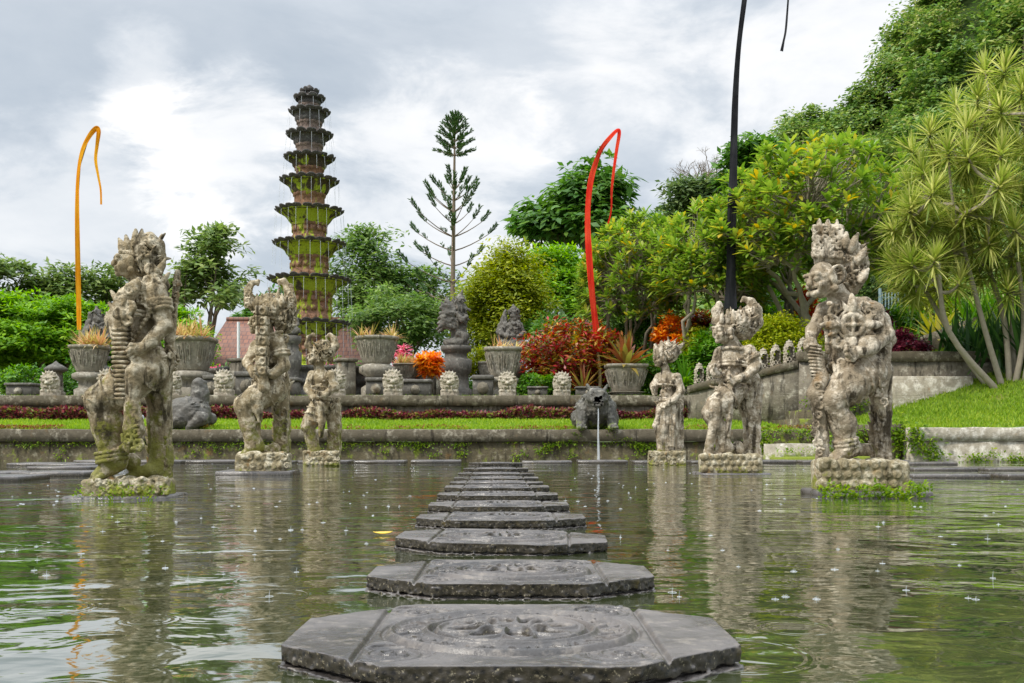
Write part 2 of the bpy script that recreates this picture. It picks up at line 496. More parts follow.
def cloth_mat(name, col, faded):
    t = NT(name)
    c = t.mix(t.mask(t.noise(1.1, 5, 0.6), 0.35, 0.7), col, faded)
    f = t.noise(26, 4, 0.6, (1, 1, 0.05))
    c = t.mix(t.math('MULTIPLY', t.mask(t.noise(40, 3, 0.5, (1, 1, 0.03)), 0.5, 0.7), 0.16), c, tuple(x * 0.55 for x in col))
    m = t.done(c, 0.85, t.bump(f, 0.9, 0.04), 0.15)
    tr = t.n.new('ShaderNodeBsdfTranslucent')
    t.l.new(c, tr.inputs[0])
    mx = t.n.new('ShaderNodeMixShader')
    mx.inputs[0].default_value = 0.35
    t.l.new(t.bsdf.outputs[0], mx.inputs[1])
    t.l.new(tr.outputs[0], mx.inputs[2])
    out = [q for q in t.n if q.type == 'OUTPUT_MATERIAL'][0]
    t.l.new(mx.outputs[0], out.inputs[0])
    return m


M['orange_cloth'] = cloth_mat('orange_cloth', (0.88, 0.36, 0.008), (0.95, 0.52, 0.03))
M['red_cloth'] = cloth_mat('red_cloth', (0.82, 0.035, 0.018), (0.90, 0.10, 0.04))
M['black_cloth'] = cloth_mat('black_cloth', (0.022, 0.022, 0.026), (0.06, 0.06, 0.066))
M['bamboo'] = simple_mat('bamboo', (0.35, 0.26, 0.12), 0.6, 0.2, 6)
M['white_paint'] = simple_mat('white_paint', (0.78, 0.78, 0.76), 0.5, 0.05, 6)
M['dark_wood'] = simple_mat('dark_wood', (0.06, 0.05, 0.045), 0.7, 0.3, 5)
M['plaster'] = simple_mat('pale_plaster', (0.45, 0.42, 0.37), 0.85, 0.2, 2)
M['fence_blue'] = simple_mat('blue_grey_paint', (0.16, 0.23, 0.25), 0.6, 0.15, 4)
M['yellow_leaf'] = simple_mat('fallen_leaf_yellow', (0.75, 0.5, 0.06), 0.5, 0.2, 20)


def roof_mat():
    t = NT('clay_roof_tiles')
    b = t.n.new('ShaderNodeTexBrick')
    mp = t.n.new('ShaderNodeMapping')
    t.l.new(t.tc.outputs['Object'], mp.inputs[0])
    mp.inputs['Rotation'].default_value = (0, 0, 0)
    t.l.new(mp.outputs[0], b.inputs['Vector'])
    b.inputs['Scale'].default_value = 1.0
    b.inputs['Brick Width'].default_value = 0.24
    b.inputs['Row Height'].default_value = 0.26
    b.inputs['Mortar Size'].default_value = 0.02
    b.inputs['Color1'].default_value = (0.25, 0.115, 0.075, 1)
    b.inputs['Color2'].default_value = (0.18, 0.088, 0.062, 1)
    b.inputs['Mortar'].default_value = (0.10, 0.06, 0.055, 1)
    c = t.mix(t.mask(t.noise(1.5, 5), 0.45, 0.7), b.outputs['Color'], (0.22, 0.13, 0.10))
    return t.done(c, 0.75, t.bump(b.outputs['Fac'], -0.6, 0.03), 0.3)


M['roof'] = roof_mat()

# ------------------------------------------------------------------ mesh building
def unit(v):
    v = np.asarray(v, float)
    return v / (np.linalg.norm(v, axis=-1, keepdims=True) + 1e-12)


def frame(d):
    d = unit(d)
    a = np.array((0, 0, 1.0)) if abs(d[2]) < 0.9 else np.array((1.0, 0, 0))
    u = unit(np.cross(a, d))
    return u, np.cross(d, u)


class MB:
    """collects shapes, then links them as one mesh object"""
    def __init__(s):
        s.v, s.lv, s.lt, s.n = [], [], [], 0

    def add(s, v, f):
        v = np.asarray(v, float).reshape(-1, 3)
        if isinstance(f, np.ndarray):
            s.lv.append((f + s.n).reshape(-1))
            s.lt.append(np.full(len(f), f.shape[1]))
        else:
            for q in f:
                s.lv.append(np.asarray(q) + s.n)
                s.lt.append(np.array([len(q)]))
        s.v.append(v)
        s.n += len(v)
        return s

    def box(s, c, size, rz=0.0, taper=1.0):
        x, y, z = (q / 2 for q in size)
        v = np.array([(-x, -y, -z), (x, -y, -z), (x, y, -z), (-x, y, -z), (-x, -y, z), (x, -y, z), (x, y, z), (-x, y, z)], float)
        v[4:, :2] *= taper
        return s.add(rotz(v, rz) + np.asarray(c), np.array([(3, 2, 1, 0), (4, 5, 6, 7), (0, 1, 5, 4), (1, 2, 6, 5), (2, 3, 7, 6), (3, 0, 4, 7)]))

    def bbox(s, c, size, b=0.012, rz=0.0):
        """box with bevelled long edges: stacked rings"""
        x, y, z = (q / 2 for q in size)
        b = min(b, x * 0.45, y * 0.45, z * 0.45)
        ring = lambda ox, oy: [(-ox + b, -oy), (ox - b, -oy), (ox, -oy + b), (ox, oy - b), (ox - b, oy), (-ox + b, oy), (-ox, oy - b), (-ox, -oy + b)]
        v, f = [], []
        for (zz, inn) in ((-z, b), (-z + b, 0), (z - b, 0), (z, b)):
            v += [(p[0], p[1], zz) for p in ring(x - inn, y - inn)]
        for k in range(3):
            for i in range(8):
                j = (i + 1) % 8
                f.append((k * 8 + i, k * 8 + j, k * 8 + 8 + j, k * 8 + 8 + i))
        f.append(tuple(range(7, -1, -1)))
        f.append(tuple(range(24, 32)))
        return s.add(rotz(np.array(v), rz) + np.asarray(c), f)

    def lathe(s, c, prof, n=24, rz=0.0, sx=1.0, sy=1.0, square=0.0, rib=0.0, nrib=0):
        """profile of (r, z); square>0 pushes the circle towards a square plan"""
        a = np.arange(n) / n * 2 * math.pi + rz
        k = np.ones(n)
        if square > 0:
            sq = 1 / np.maximum(abs(np.cos(a - rz)), abs(np.sin(a - rz)))
            k = 1 + square * (np.minimum(sq, 1.3) - 1)
        if nrib:
            k = k * (1 + rib * np.cos(a * nrib))
        v = np.concatenate([np.stack([np.cos(a) * r * k * sx, np.sin(a) * r * k * sy, np.full(n, z)], 1) for r, z in prof])
        i = np.arange(n)
        j = (i + 1) % n
        f = np.concatenate([np.stack([q * n + i, q * n + j, q * n + n + j, q * n + n + i], 1) for q in range(len(prof) - 1)])
        s.add(v + np.asarray(c), f)
        top = v[-n:] + np.asarray(c)
        bot = v[:n] + np.asarray(c)
        if prof[-1][0] > 1e-4:
            s.add(top, [tuple(range(n))])
        if prof[0][0] > 1e-4:
            s.add(bot, [tuple(range(n - 1, -1, -1))])
        return s

    def tube(s, pts, rad, n=8, cap=True):
        pts = np.asarray(pts, float)
        m = len(pts)
        rad = np.broadcast_to(np.asarray(rad, float), (m,))
        t = unit(np.gradient(pts, axis=0))
        u, w = frame(t[0])
        a = np.arange(n) / n * 2 * math.pi
        v = []
        for k in range(m):
            u = unit(u - t[k] * np.dot(u, t[k]))
            w = np.cross(t[k], u)
            v.append(pts[k] + rad[k] * (np.cos(a)[:, None] * u + np.sin(a)[:, None] * w))
        i = np.arange(n)
        j = (i + 1) % n
        f = np.concatenate([np.stack([q * n + i, q * n + j, q * n + n + j, q * n + n + i], 1) for q in range(m - 1)])
        s.add(np.concatenate(v), f)
        if cap:
            s.add(v[0], [tuple(range(n - 1, -1, -1))])
            s.add(v[-1], [tuple(range(n))])
        return s

    def leaves(s, base, axis, nrm, length, width, fold=0.12, mid=0.45):
        """one folded four-corner leaf per row"""
        base = np.asarray(base, float)
        axis = unit(axis)
        side = unit(np.cross(axis, nrm))
        up = np.cross(side, axis)
        n = len(base)
        length = np.broadcast_to(np.asarray(length, float), (n,))[:, None]
        width = np.broadcast_to(np.asarray(width, float), (n,))[:, None]
        m = base + axis * length * mid + up * width * fold
        v = np.stack([base, m + side * width * 0.5, base + axis * length, m - side * width * 0.5], 1).reshape(-1, 3)
        return s.add(v, np.arange(n * 4).reshape(n, 4))

    def blades(s, base, axis, length, width, droop, seg=4, up=(0, 0, 1), mid=0.4):
        """arching strap leaves; axis: starting direction; droop: sag of the tip as a share of length"""
        base = np.asarray(base, float)
        axis = unit(axis)
        n = len(base)
        L_ = np.broadcast_to(np.asarray(length, float), (n,))[:, None]
        w_ = np.broadcast_to(np.asarray(width, float), (n,))[:, None]
        d_ = np.broadcast_to(np.asarray(droop, float), (n,))[:, None]
        side = np.cross(axis, np.asarray(up, float))
        bad = np.linalg.norm(side, axis=1) < 1e-3
        side[bad] = (1, 0, 0)
        side = unit(side)
        rows = []
        for k in range(seg + 1):
            t = k / seg
            p = base + axis * L_ * (t - 0.15 * d_ * t * t)
            p[:, 2:3] -= d_ * L_ * t * t
            wt = (0.55 + 0.45 * t / mid) if t < mid else max(0.03, 1 - ((t - mid) / (1 - mid)) ** 1.6)
            rows.append(np.stack([p + side * w_ * 0.5 * wt, p - side * w_ * 0.5 * wt], 1))
        v = np.stack(rows, 1).reshape(n, -1, 3)
        m = (seg + 1) * 2
        q = np.array([(2 * k, 2 * k + 1, 2 * k + 3, 2 * k + 2) for k in range(seg)])
        f = (np.arange(n)[:, None, None] * m + q[None]).reshape(-1, 4)
        return s.add(v.reshape(-1, 3), f)

    def build(s, name, mat, parent=None, loc=None, smooth=False, auto=None, kind=None):
        V = np.concatenate(s.v).astype(np.float32)
        lv = np.concatenate(s.lv).astype(np.int32)
        lt = np.concatenate(s.lt).astype(np.int32)
        return link_mesh(name, V, lv, lt, mat, parent, loc, smooth, kind)


def link_mesh(name, V, lv, lt, mat, parent=None, loc=None, smooth=False, kind=None):
    me = bpy.data.meshes.new(name)
    if loc is not None:
        V = V - np.asarray(loc, np.float32)
    me.vertices.add(len(V))
    me.vertices.foreach_set('co', np.ascontiguousarray(V, np.float32).reshape(-1))
    me.loops.add(len(lv))
    me.loops.foreach_set('vertex_index', lv)
    me.polygons.add(len(lt))
    ls = np.zeros(len(lt), np.int32)
    ls[1:] = np.cumsum(lt)[:-1]
    me.polygons.foreach_set('loop_start', ls)
    if smooth:
        me.polygons.foreach_set('use_smooth', np.ones(len(lt), bool))
    me.materials.append(M[mat] if isinstance(mat, str) else mat)
    me.update(calc_edges=True)
    me.validate()
    o = bpy.data.objects.new(name, me)
    COL.objects.link(o)
    if parent is not None:
        o.parent = parent
    if loc is not None:
        o.location = loc
    if kind:
        o['kind'] = kind
    return o


def rotz(v, a):
    if not a:
        return v
    c, s_ = math.cos(a), math.sin(a)
    v = np.array(v, float)
    x, y = v[:, 0].copy(), v[:, 1].copy()
    v[:, 0], v[:, 1] = c * x - s_ * y, s_ * x + c * y
    return v


def tag(o, label, cat, group=None, kind=None):
    o['label'] = label
    o['category'] = cat
    if group:
        o['group'] = group
    if kind:
        o['kind'] = kind
    return o


def thing(name, label, cat, loc, group=None, rz=0.0):
    o = bpy.data.objects.new(name, None)
    COL.objects.link(o)
    o.location = loc
    o.rotation_euler = (0, 0, rz)
    o.empty_display_size = 0.1
    return tag(o, label, cat, group)


def copy_thing(root, loc, label=None, rz=None, scale=None):
    c = root.copy()
    COL.objects.link(c)
    c.location = loc
    if rz is not None:
        c.rotation_euler = (0, 0, rz)
    if scale is not None:
        c.scale = (scale, scale, scale)
    if label:
        c['label'] = label
    for ch in list(root.children):
        d = ch.copy()
        COL.objects.link(d)
        d.parent = c
        for g in list(ch.children):
            e = g.copy()
            COL.objects.link(e)
            e.parent = d
    return c


# ------------------------------------------------------------------ carved shapes: a distance field and its surface
def vnoise(shape, cell, seed, amp=1.0):
    """smooth lattice noise on a voxel grid"""
    rs = np.random.RandomState(seed)
    g = rs.rand(*[int(n / cell) + 3 for n in shape]).astype(np.float32) - 0.5
    for ax, n in enumerate(shape):
        t = np.arange(n) / cell
        i = t.astype(int)
        f = (t - i).astype(np.float32)
        f = f * f * (3 - 2 * f)
        sh = [1, 1, 1]
        sh[ax] = n
        f = f.reshape(sh)
        g = np.take(g, i, ax) * (1 - f) + np.take(g, i + 1, ax) * f
    return g * amp


class Carve:
    def __init__(s, lo, hi, h):
        s.lo = np.asarray(lo, float)
        s.h = h
        s.n = np.ceil((np.asarray(hi, float) - s.lo) / h).astype(int) + 1
        s.D = np.full(s.n, 1e3 * h, np.float32)

    slim = (1e9, 1.0)

    def thin(s, k):
        return s.slim[1] if k >= s.slim[0] else 1.0

    def _op(s, lo, hi, k, fn, cut=False):
        pad = 3 * s.h + k
        a = np.clip(np.floor((np.asarray(lo) - pad - s.lo) / s.h).astype(int), 0, s.n)
        b = np.clip(np.ceil((np.asarray(hi) + pad - s.lo) / s.h).astype(int) + 1, 0, s.n)
        if np.any(b <= a):
            return s
        ax = [(s.lo[i] + np.arange(a[i], b[i]) * s.h).astype(np.float32) for i in range(3)]
        X, Y, Z = ax[0][:, None, None], ax[1][None, :, None], ax[2][None, None, :]
        d = fn(X, Y, Z)
        sl = tuple(slice(a[i], b[i]) for i in range(3))
        o = s.D[sl]
        if cut:
            d = -d
            s.D[sl] = np.maximum(o, d)
        elif k > 0:
            e = np.maximum(k - np.abs(o - d), 0) / k
            s.D[sl] = np.minimum(o, d) - e * e * k * 0.25
        else:
            s.D[sl] = np.minimum(o, d)
        return s

    def ell(s, c, r, k=0.0, ax=None, cut=False):
        """ellipsoid; ax: optional 3x3 rows of its axes"""
        c = np.asarray(c, float)
        r = np.broadcast_to(np.asarray(r, float), (3,)) * s.thin(k)
        m = r.max() if ax is not None else r

        def fn(X, Y, Z):
            x, y, z = X - c[0], Y - c[1], Z - c[2]
            if ax is not None:
                x, y, z = (x * q[0] + y * q[1] + z * q[2] for q in ax)
            k0 = np.sqrt((x / r[0]) ** 2 + (y / r[1]) ** 2 + (z / r[2]) ** 2)
            k1 = np.sqrt((x / r[0] ** 2) ** 2 + (y / r[1] ** 2) ** 2 + (z / r[2] ** 2) ** 2) + 1e-6
            return k0 * (k0 - 1) / k1
        return s._op(c - m, c + m, k, fn, cut)

    def cap(s, a, b, ra, rb=None, k=0.0, cut=False):
        a, b = np.asarray(a, float), np.asarray(b, float)
        rb = ra if rb is None else rb
        ra, rb = ra * s.thin(k), rb * s.thin(k)
        d = b - a
        dd = float(d @ d) + 1e-9
        r = max(ra, rb)

        def fn(X, Y, Z):
            x, y, z = X - a[0], Y - a[1], Z - a[2]
            t = np.clip((x * d[0] + y * d[1] + z * d[2]) / dd, 0, 1)
            return np.sqrt((x - t * d[0]) ** 2 + (y - t * d[1]) ** 2 + (z - t * d[2]) ** 2) - (ra + (rb - ra) * t)
        return s._op(np.minimum(a, b) - r, np.maximum(a, b) + r, k, fn, cut)

    def chain(s, pts, rad, k=0.0):
        rad = np.broadcast_to(np.asarray(rad, float), (len(pts),))
        for i in range(len(pts) - 1):
            s.cap(pts[i], pts[i + 1], rad[i], rad[i + 1], k)
        return s

    def box(s, c, half, rnd=0.0, k=0.0, ax=None, cut=False):
        c, hf = np.asarray(c, float), np.asarray(half, float) - rnd
        ext = np.asarray(half, float) if ax is None else np.full(3, np.linalg.norm(half))

        def fn(X, Y, Z):
            x, y, z = X - c[0], Y - c[1], Z - c[2]
            if ax is not None:
                x, y, z = (x * q[0] + y * q[1] + z * q[2] for q in ax)
            qx, qy, qz = np.abs(x) - hf[0], np.abs(y) - hf[1], np.abs(z) - hf[2]
            return np.sqrt(np.maximum(qx, 0) ** 2 + np.maximum(qy, 0) ** 2 + np.maximum(qz, 0) ** 2) + np.minimum(np.maximum(qx, np.maximum(qy, qz)), 0) - rnd
        return s._op(c - ext, c + ext, k, fn, cut)

    def ring(s, c, axis, Rr, r, k=0.0, cut=False, sq=1.0):
        c, n = np.asarray(c, float), unit(axis)

        def fn(X, Y, Z):
            x, y, z = X - c[0], Y - c[1], Z - c[2]
            hgt = x * n[0] + y * n[1] + z * n[2]
            q = np.sqrt(np.maximum(x * x + y * y + z * z - hgt * hgt, 0))
            return np.sqrt((q - Rr) ** 2 + (hgt * sq) ** 2) - r
        return s._op(c - Rr - r, c + Rr + r, k, fn, cut)

    def curl(s, c, axis, Rr, r, ph=0.0, turns=1.4, k=0.0, start=None):
        """a spiral scroll lying in the plane across axis"""
        u, w = frame(axis)
        n = max(5, int(turns * 7))
        t = np.linspace(0, 1, n)
        a = ph + t * turns * 2 * math.pi
        q = Rr * (1 - 0.8 * t)
        pts = np.asarray(c) + (np.cos(a) * q)[:, None] * u + (np.sin(a) * q)[:, None] * w
        return s.chain(pts, np.linspace(r, r * 0.7, n), k)

    def flame(s, a, b, bend, r, k=0.0):
        """leaf-shaped crest from a to b, its tip bent by the vector bend"""
        a, b, bend = (np.asarray(q, float) for q in (a, b, bend))
        t = np.linspace(0, 1, 6)[:, None]
        pts = a + (b - a) * t + bend * t ** 3
        return s.chain(pts, r * np.array([0.85, 1.05, 1.05, 0.88, 0.64, 0.36]), k)

    def ornate(s, c, rad, n, size, seed, k=0.0, only=None):
        """scrolls, beads and leaf crests covering an ellipsoid"""
        rs = np.random.RandomState(seed)
        c, rad = np.asarray(c, float), np.broadcast_to(np.asarray(rad, float), (3,))
        i = np.arange(n) + 0.5
        phi = np.arccos(1 - 2 * i / n)
        th = math.pi * (1 + 5 ** 0.5) * i
        dirs = np.stack([np.cos(th) * np.sin(phi), np.sin(th) * np.sin(phi), np.cos(phi)], 1)
        for d in dirs:
            if only is not None and not only(d):
                continue
            p = c + d * rad
            nn = unit(d / rad)
            q = rs.rand()
            z = size * (0.75 + 0.5 * rs.rand())
            if q < 0.5:
                s.curl(p, nn, z, z * 0.3, rs.rand() * 6.3, 1.3, k)
            elif q < 0.8:
                u, w = frame(nn)
                a = rs.rand() * 6.3
                t = u * math.cos(a) + w * math.sin(a) + np.array((0, 0, 0.8))
                s.flame(p - t * z * 0.7, p + t * z, nn * z * 1.2, z * 0.45, k)
            else:
                s.ring(p, nn, z * 0.7, z * 0.28, k)
                s.ell(p, z * 0.4, k)
        return s

    def rough(s, amps, seed):
        for j, (cell, amp) in enumerate(amps):
            s.D += vnoise(s.n, cell, seed + j * 17, amp)
        return s

    def surface(s):
        D = s.D
        ins = D < 0
        n0, n1, n2 = (q - 1 for q in D.shape)
        cnt = np.zeros((n0, n1, n2), np.int8)
        off = [(i, j, k) for i in (0, 1) for j in (0, 1) for k in (0, 1)]
        cv = lambda A, o: A[o[0]:o[0] + n0, o[1]:o[1] + n1, o[2]:o[2] + n2]
        for o in off:
            cnt += cv(ins, o)
        act = (cnt > 0) & (cnt < 8)
        idx = np.full(act.shape, -1, np.int64)
        I = np.argwhere(act)
        idx[act] = np.arange(len(I))
        cor = {o: D[I[:, 0] + o[0], I[:, 1] + o[1], I[:, 2] + o[2]] for o in off}
        acc = np.zeros((len(I), 3))
        num = np.zeros(len(I))
        for o in off:
            for a in range(3):
                if o[a]:
                    continue
                p = list(o)
                p[a] = 1
                d0, d1 = cor[o], cor[tuple(p)]
                x = (d0 < 0) != (d1 < 0)
                t = np.where(x, d0 / np.where(x, d0 - d1, 1), 0)
                for b in range(3):
                    acc[:, b] += np.where(x, t if b == a else o[b], 0)
                num += x
        V = s.lo + s.h * (I + acc / np.maximum(num, 1)[:, None])
        faces = []
        for a in range(3):
            b, c = (a + 1) % 3, (a + 2) % 3
            sl0 = [slice(None)] * 3
            sl1 = [slice(None)] * 3
            sl0[a], sl1[a] = slice(0, -1), slice(1, None)
            x0, x1 = ins[tuple(sl0)], ins[tuple(sl1)]
            E = np.argwhere(x0 != x1)
            ok = (E[:, b] > 0) & (E[:, c] > 0) & (E[:, b] < D.shape[b] - 1) & (E[:, c] < D.shape[c] - 1)
            E = E[ok]
            fl = x0[tuple(E.T)]
            q = []
            for (db, dc) in ((1, 1), (0, 1), (0, 0), (1, 0)):
                G = E.copy()
                G[:, b] -= db
                G[:, c] -= dc
                q.append(idx[tuple(G.T)])
            q = np.stack(q, 1)
            q[~fl] = q[~fl][:, ::-1]
            faces.append(q)
        return V, np.concatenate(faces)

    def build(s, name, mat, parent=None, scale=1.0, loc=None):
        V, Fq = s.surface()
        lt = np.full(len(Fq), 4)
        return link_mesh(name, (V * scale).astype(np.float32), Fq.reshape(-1).astype(np.int32), lt.astype(np.int32), mat, parent, loc, True)

# ------------------------------------------------------------------ setting: ground, water, lawns, hill
WALL_Y, LAWN_Z, TER_Y, TER_Z = 22.5, 0.72, 27.3, 1.69
WATER_Z = 0.025


def sheet(name, xs, ys, zf, mat, cut=None):
    X, Y = np.meshgrid(xs, ys, indexing='ij')
    Z = zf(X, Y)
    v = np.stack([X, Y, Z], 2).reshape(-1, 3)
    n, m = len(xs), len(ys)
    i, j = np.meshgrid(np.arange(n - 1), np.arange(m - 1), indexing='ij')
    a = (i * m + j).reshape(-1)
    f = np.stack([a, a + m, a + m + 1, a + 1], 1)
    o = MB().add(v, f).build(name, mat, smooth=True)
    o['kind'] = 'structure'
    return o


sheet('ground', np.array([-1500, -60, -40, 40, 60, 1500.0]), np.array([-600, -40, -30, 60, 140, 1800.0]), lambda x, y: np.full_like(x, -0.7), 'far_ground')
sheet('pond_water', np.array([-34.0, 34.0]), np.array([-26.0, 22.6]), lambda x, y: np.full_like(x, WATER_Z), 'water')


def bumps(x, y, a=0.05):
    return a * (np.sin(x * 1.7 + 0.6 * y) * np.sin(y * 1.3 + 0.4 * x) + 0.5 * np.sin(x * 4.1) * np.sin(y * 3.3 + x))


def lawn_z(x, y):
    t = np.clip((y - WALL_Y) / (TER_Y - WALL_Y), 0, 1)
    return LAWN_Z - 0.02 + 0.36 * t + bumps(x, y, 0.02)


sheet('lawn', np.linspace(-30, 6.7, 90), np.linspace(WALL_Y + 0.1, TER_Y + 0.1, 16), lawn_z, 'lawn')
sheet('terrace_ground', np.linspace(-60, 30, 80), np.linspace(TER_Y + 0.1, 75, 60), lambda x, y: TER_Z - 0.03 + np.clip((x - 4.5) / 2.5, 0, 1) * 0.7 * np.clip((y - TER_Y) / 1.5, 0, 1) + bumps(x, y, 0.03), 'soil')


def right_z(x, y):
    t = np.clip((y - 21.7) / 3.8, 0, 1.6)
    return 0.74 + t * (0.5 + 0.36 * np.clip(x - 9.3, -0.8, 4.5)) + bumps(x, y, 0.03) + np.clip(x - 12.4, 0, 20) * 0.1 * t


sheet('right_lawn', np.linspace(8.35, 30, 70), np.linspace(21.75, 28.5, 30), right_z, 'lawn')


def up_z(x, y):
    return 2.70 + np.clip(y - 26, 0, 12) * 0.16 + np.clip(x - 10, 0, 30) * 0.05 * np.clip(y - 26, 0, 4) / 4 + bumps(x, y, 0.04)


sheet('upper_terrace_ground', np.linspace(7.3, 45, 80), np.linspace(25.75, 48, 40), up_z, 'lawn')

# the wooded hill on the right
SKYL = [(600, 262), (655, 236), (700, 212), (742, 182), (782, 150), (800, 122), (842, 116), (872, 96), (896, 62), (914, 26), (930, -22), (960, -60), (1024, -110), (1150, -190), (1400, -300), (1700, -300)]


def sky_y(px):
    return np.interp(px, [p[0] for p in SKYL], [p[1] for p in SKYL])


def hill_point(px, t):
    """t = 0 at the hill's foot, 1 at its crest as the photo shows it"""
    Y = 46 + 44 * t
    y0 = 345.0
    py = y0 + (sky_y(px) + 16 - y0) * t
    return P(px, py, Y)


def build_hill():
    pxs = np.linspace(560, 1700, 60)
    ts = np.linspace(-0.02, 1.0, 18)
    v = np.array([[hill_point(a, b) - np.array((0, 0, 1.4)) for b in ts] + [hill_point(a, 1.0) + np.array((20.0, 50, -1 - 0.3 * 0)) * 1.0] + [hill_point(a, 0.0) + np.array((40.0, 180, 0))] for a in pxs])
    n, m = v.shape[:2]
    i, j = np.meshgrid(np.arange(n - 1), np.arange(m - 1), indexing='ij')
    a = (i * m + j).reshape(-1)
    o = MB().add(v.reshape(-1, 3), np.stack([a, a + m, a + m + 1, a + 1], 1)).build('hill', 'hill', smooth=True)
    o['kind'] = 'structure'


build_hill()

# ------------------------------------------------------------------ walls and steps
rng = np.random.RandomState(7)


def wavy_wall(mb, x0, x1, y0, y1, z0, z1, step=0.35, amp=0.012, seed=1):
    """a wall block along x whose faces and top edge are slightly uneven"""
    rs = np.random.RandomState(seed)
    n = max(2, int(abs(x1 - x0) / step))
    xs = np.linspace(x0, x1, n + 1)
    zs = [z0, (z0 + z1) / 2, z1 - 0.012]
    ring = []
    for x in xs:
        j = rs.randn(6) * amp
        ring.append([(x, y0 + j[0], z0), (x, y0 + j[1], zs[1]), (x, y0 + j[2], zs[2]), (x, y0 + 0.012 + j[2], z1 + j[3]), (x, y1 - 0.012, z1 + j[4]), (x, y1, zs[2]), (x, y1, z0)])
    v = np.array(ring).reshape(-1, 3)
    m = 7
    f = [(k * m + i, k * m + m + i, k * m + m + (i + 1) % m, k * m + (i + 1) % m) for k in range(n) for i in range(m)]
    f += [tuple(range(m)), tuple(range(n * m + m - 1, n * m - 1, -1))]
    mb.add(v, f)


def wall_thing(name, label, loc_x, y, body, cap, mat, capmat, cap_over=0.06, seed=1):
    """body: (x0, x1, y0, y1, z0, z1); cap: (z0, z1)"""
    x0, x1, y0, y1, z0, z1 = body
    t = thing(name, label, 'wall', (loc_x, y, z0))
    L0 = np.array((loc_x, y, z0))
    mb = MB()
    wavy_wall(mb, x0, x1, y0, y1, z0, z1, seed=seed)
    mb.v = [q - L0 for q in mb.v]
    mb.build('wall_face', mat, t)
    mb = MB()
    wavy_wall(mb, x0 - 0.02, x1 + 0.02, y0 - cap_over, y1 + 0.05, z1 + 0.003, cap, seed=seed + 1, amp=0.008)
    mb.v = [q - L0 for q in mb.v]
    mb.build('coping', capmat, t)
    return t


wall_thing('pond_wall', 'long mossy stone wall along the far edge of the pond', -12, WALL_Y, (-30, 5.55, WALL_Y, WALL_Y + 0.4, -0.7, 0.46), 0.735, 'pond_wall', 'cap', 0.09, 3)
wall_thing('terrace_wall', 'long stone ledge wall behind the red bedding plants and lawn', -10, TER_Y, (-30, 6.75, TER_Y, TER_Y + 0.45, 0.6, 1.42), 1.705, 'terrace_wall', 'cap', 0.13, 5)
wall_thing('low_wall', 'pale stained low wall below the grass bank at the pond edge', 12, 21.5, (8.5, 30, 21.35, 21.75, -0.7, 0.48), 0.77, 'pale_wall', 'pale_wall', 0.04, 9)
wall_thing('low_wall', 'short mossy return wall between the steps and the grass bank', 8.2, 23.5, (8.1, 8.46, 21.6, 25.4, -0.7, 0.55), 0.86, 'pond_wall', 'cap', 0.03, 10)
wall_thing('retaining_wall', 'tall grey retaining wall below the crimson bush', 9.5, 25.5, (7.3, 12.3, 25.3, 25.75, 0.5, 2.48), 2.74, 'terrace_wall', 'cap', 0.06, 11)
t = thing('stone_block', 'pale stained stone block against the tall retaining wall', 'block', (10.6, 25.15, 1.2))
MB().bbox((0, 0, 0.42), (2.0, 0.3, 0.95), 0.03).build('block_face', 'pale_wall', t)
# wall sloping up to the retaining wall, with its row of pointed finials
A0, A1 = P(690, 386, 26.9), P(800, 361, 25.5)


def sloped_wall():
    t = thing('sloping_wall', 'sloping stone wall with flat coping climbing to the right', 'wall', (A0[0], A0[1], 1.0))
    L0 = np.array((A0[0], A0[1], 1.0))
    d = A1 - A0
    nrm = unit(np.array((d[1], -d[0], 0)))
    for nm, mat, lo, hi, th in (('wall_face', 'terrace_wall', None, -0.2, 0.18), ('coping', 'cap', -0.197, 0.0, 0.25)):
        v = []
        for k in range(13):
            p = A0 + d * k / 12
            zb = 0.7 if lo is None else p[2] + lo
            zt = p[2] + hi
            j = rng.randn(2) * 0.008
            v += [p * (1, 1, 0) + nrm * (th + j[0]) + (0, 0, zb), p * (1, 1, 0) + nrm * (th + j[0]) + (0, 0, zt - 0.02), p * (1, 1, 0) + nrm * (th - 0.02) + (0, 0, zt + j[1]), p * (1, 1, 0) - nrm * th + (0, 0, zt), p * (1, 1, 0) - nrm * th + (0, 0, zb)]
        f = [(k * 5 + i, k * 5 + (i + 1) % 5, k * 5 + 5 + (i + 1) % 5, k * 5 + 5 + i) for k in range(12) for i in range(5)]
        f += [(4, 3, 2, 1, 0), (60, 61, 62, 63, 64)]
        MB().add(np.array(v) - L0, f).build(nm, mat, t)


sloped_wall()


def finial_mesh():
    c = Carve((-0.16, -0.12, -0.03), (0.16, 0.12, 0.72), 0.014)
    c.cap((0, 0, 0.02), (0, 0, 0.42), 0.12, 0.125, 0.02)
    c.cap((0, 0, 0.42), (0, 0, 0.66), 0.12, 0.015, 0.03)
    for j, z in enumerate(np.arange(0.06, 0.6, 0.075)):
        r = 0.125 if z < 0.42 else 0.125 - (z - 0.42) * 0.42
        for k in range(9):
            a = (k + 0.5 * (j % 2)) / 9 * 2 * math.pi
            c.ell((r * math.cos(a), r * math.sin(a), z), (0.03, 0.03, 0.042), 0.012)
    c.rough([(5, 0.02), (2, 0.012)], 5)
    return c


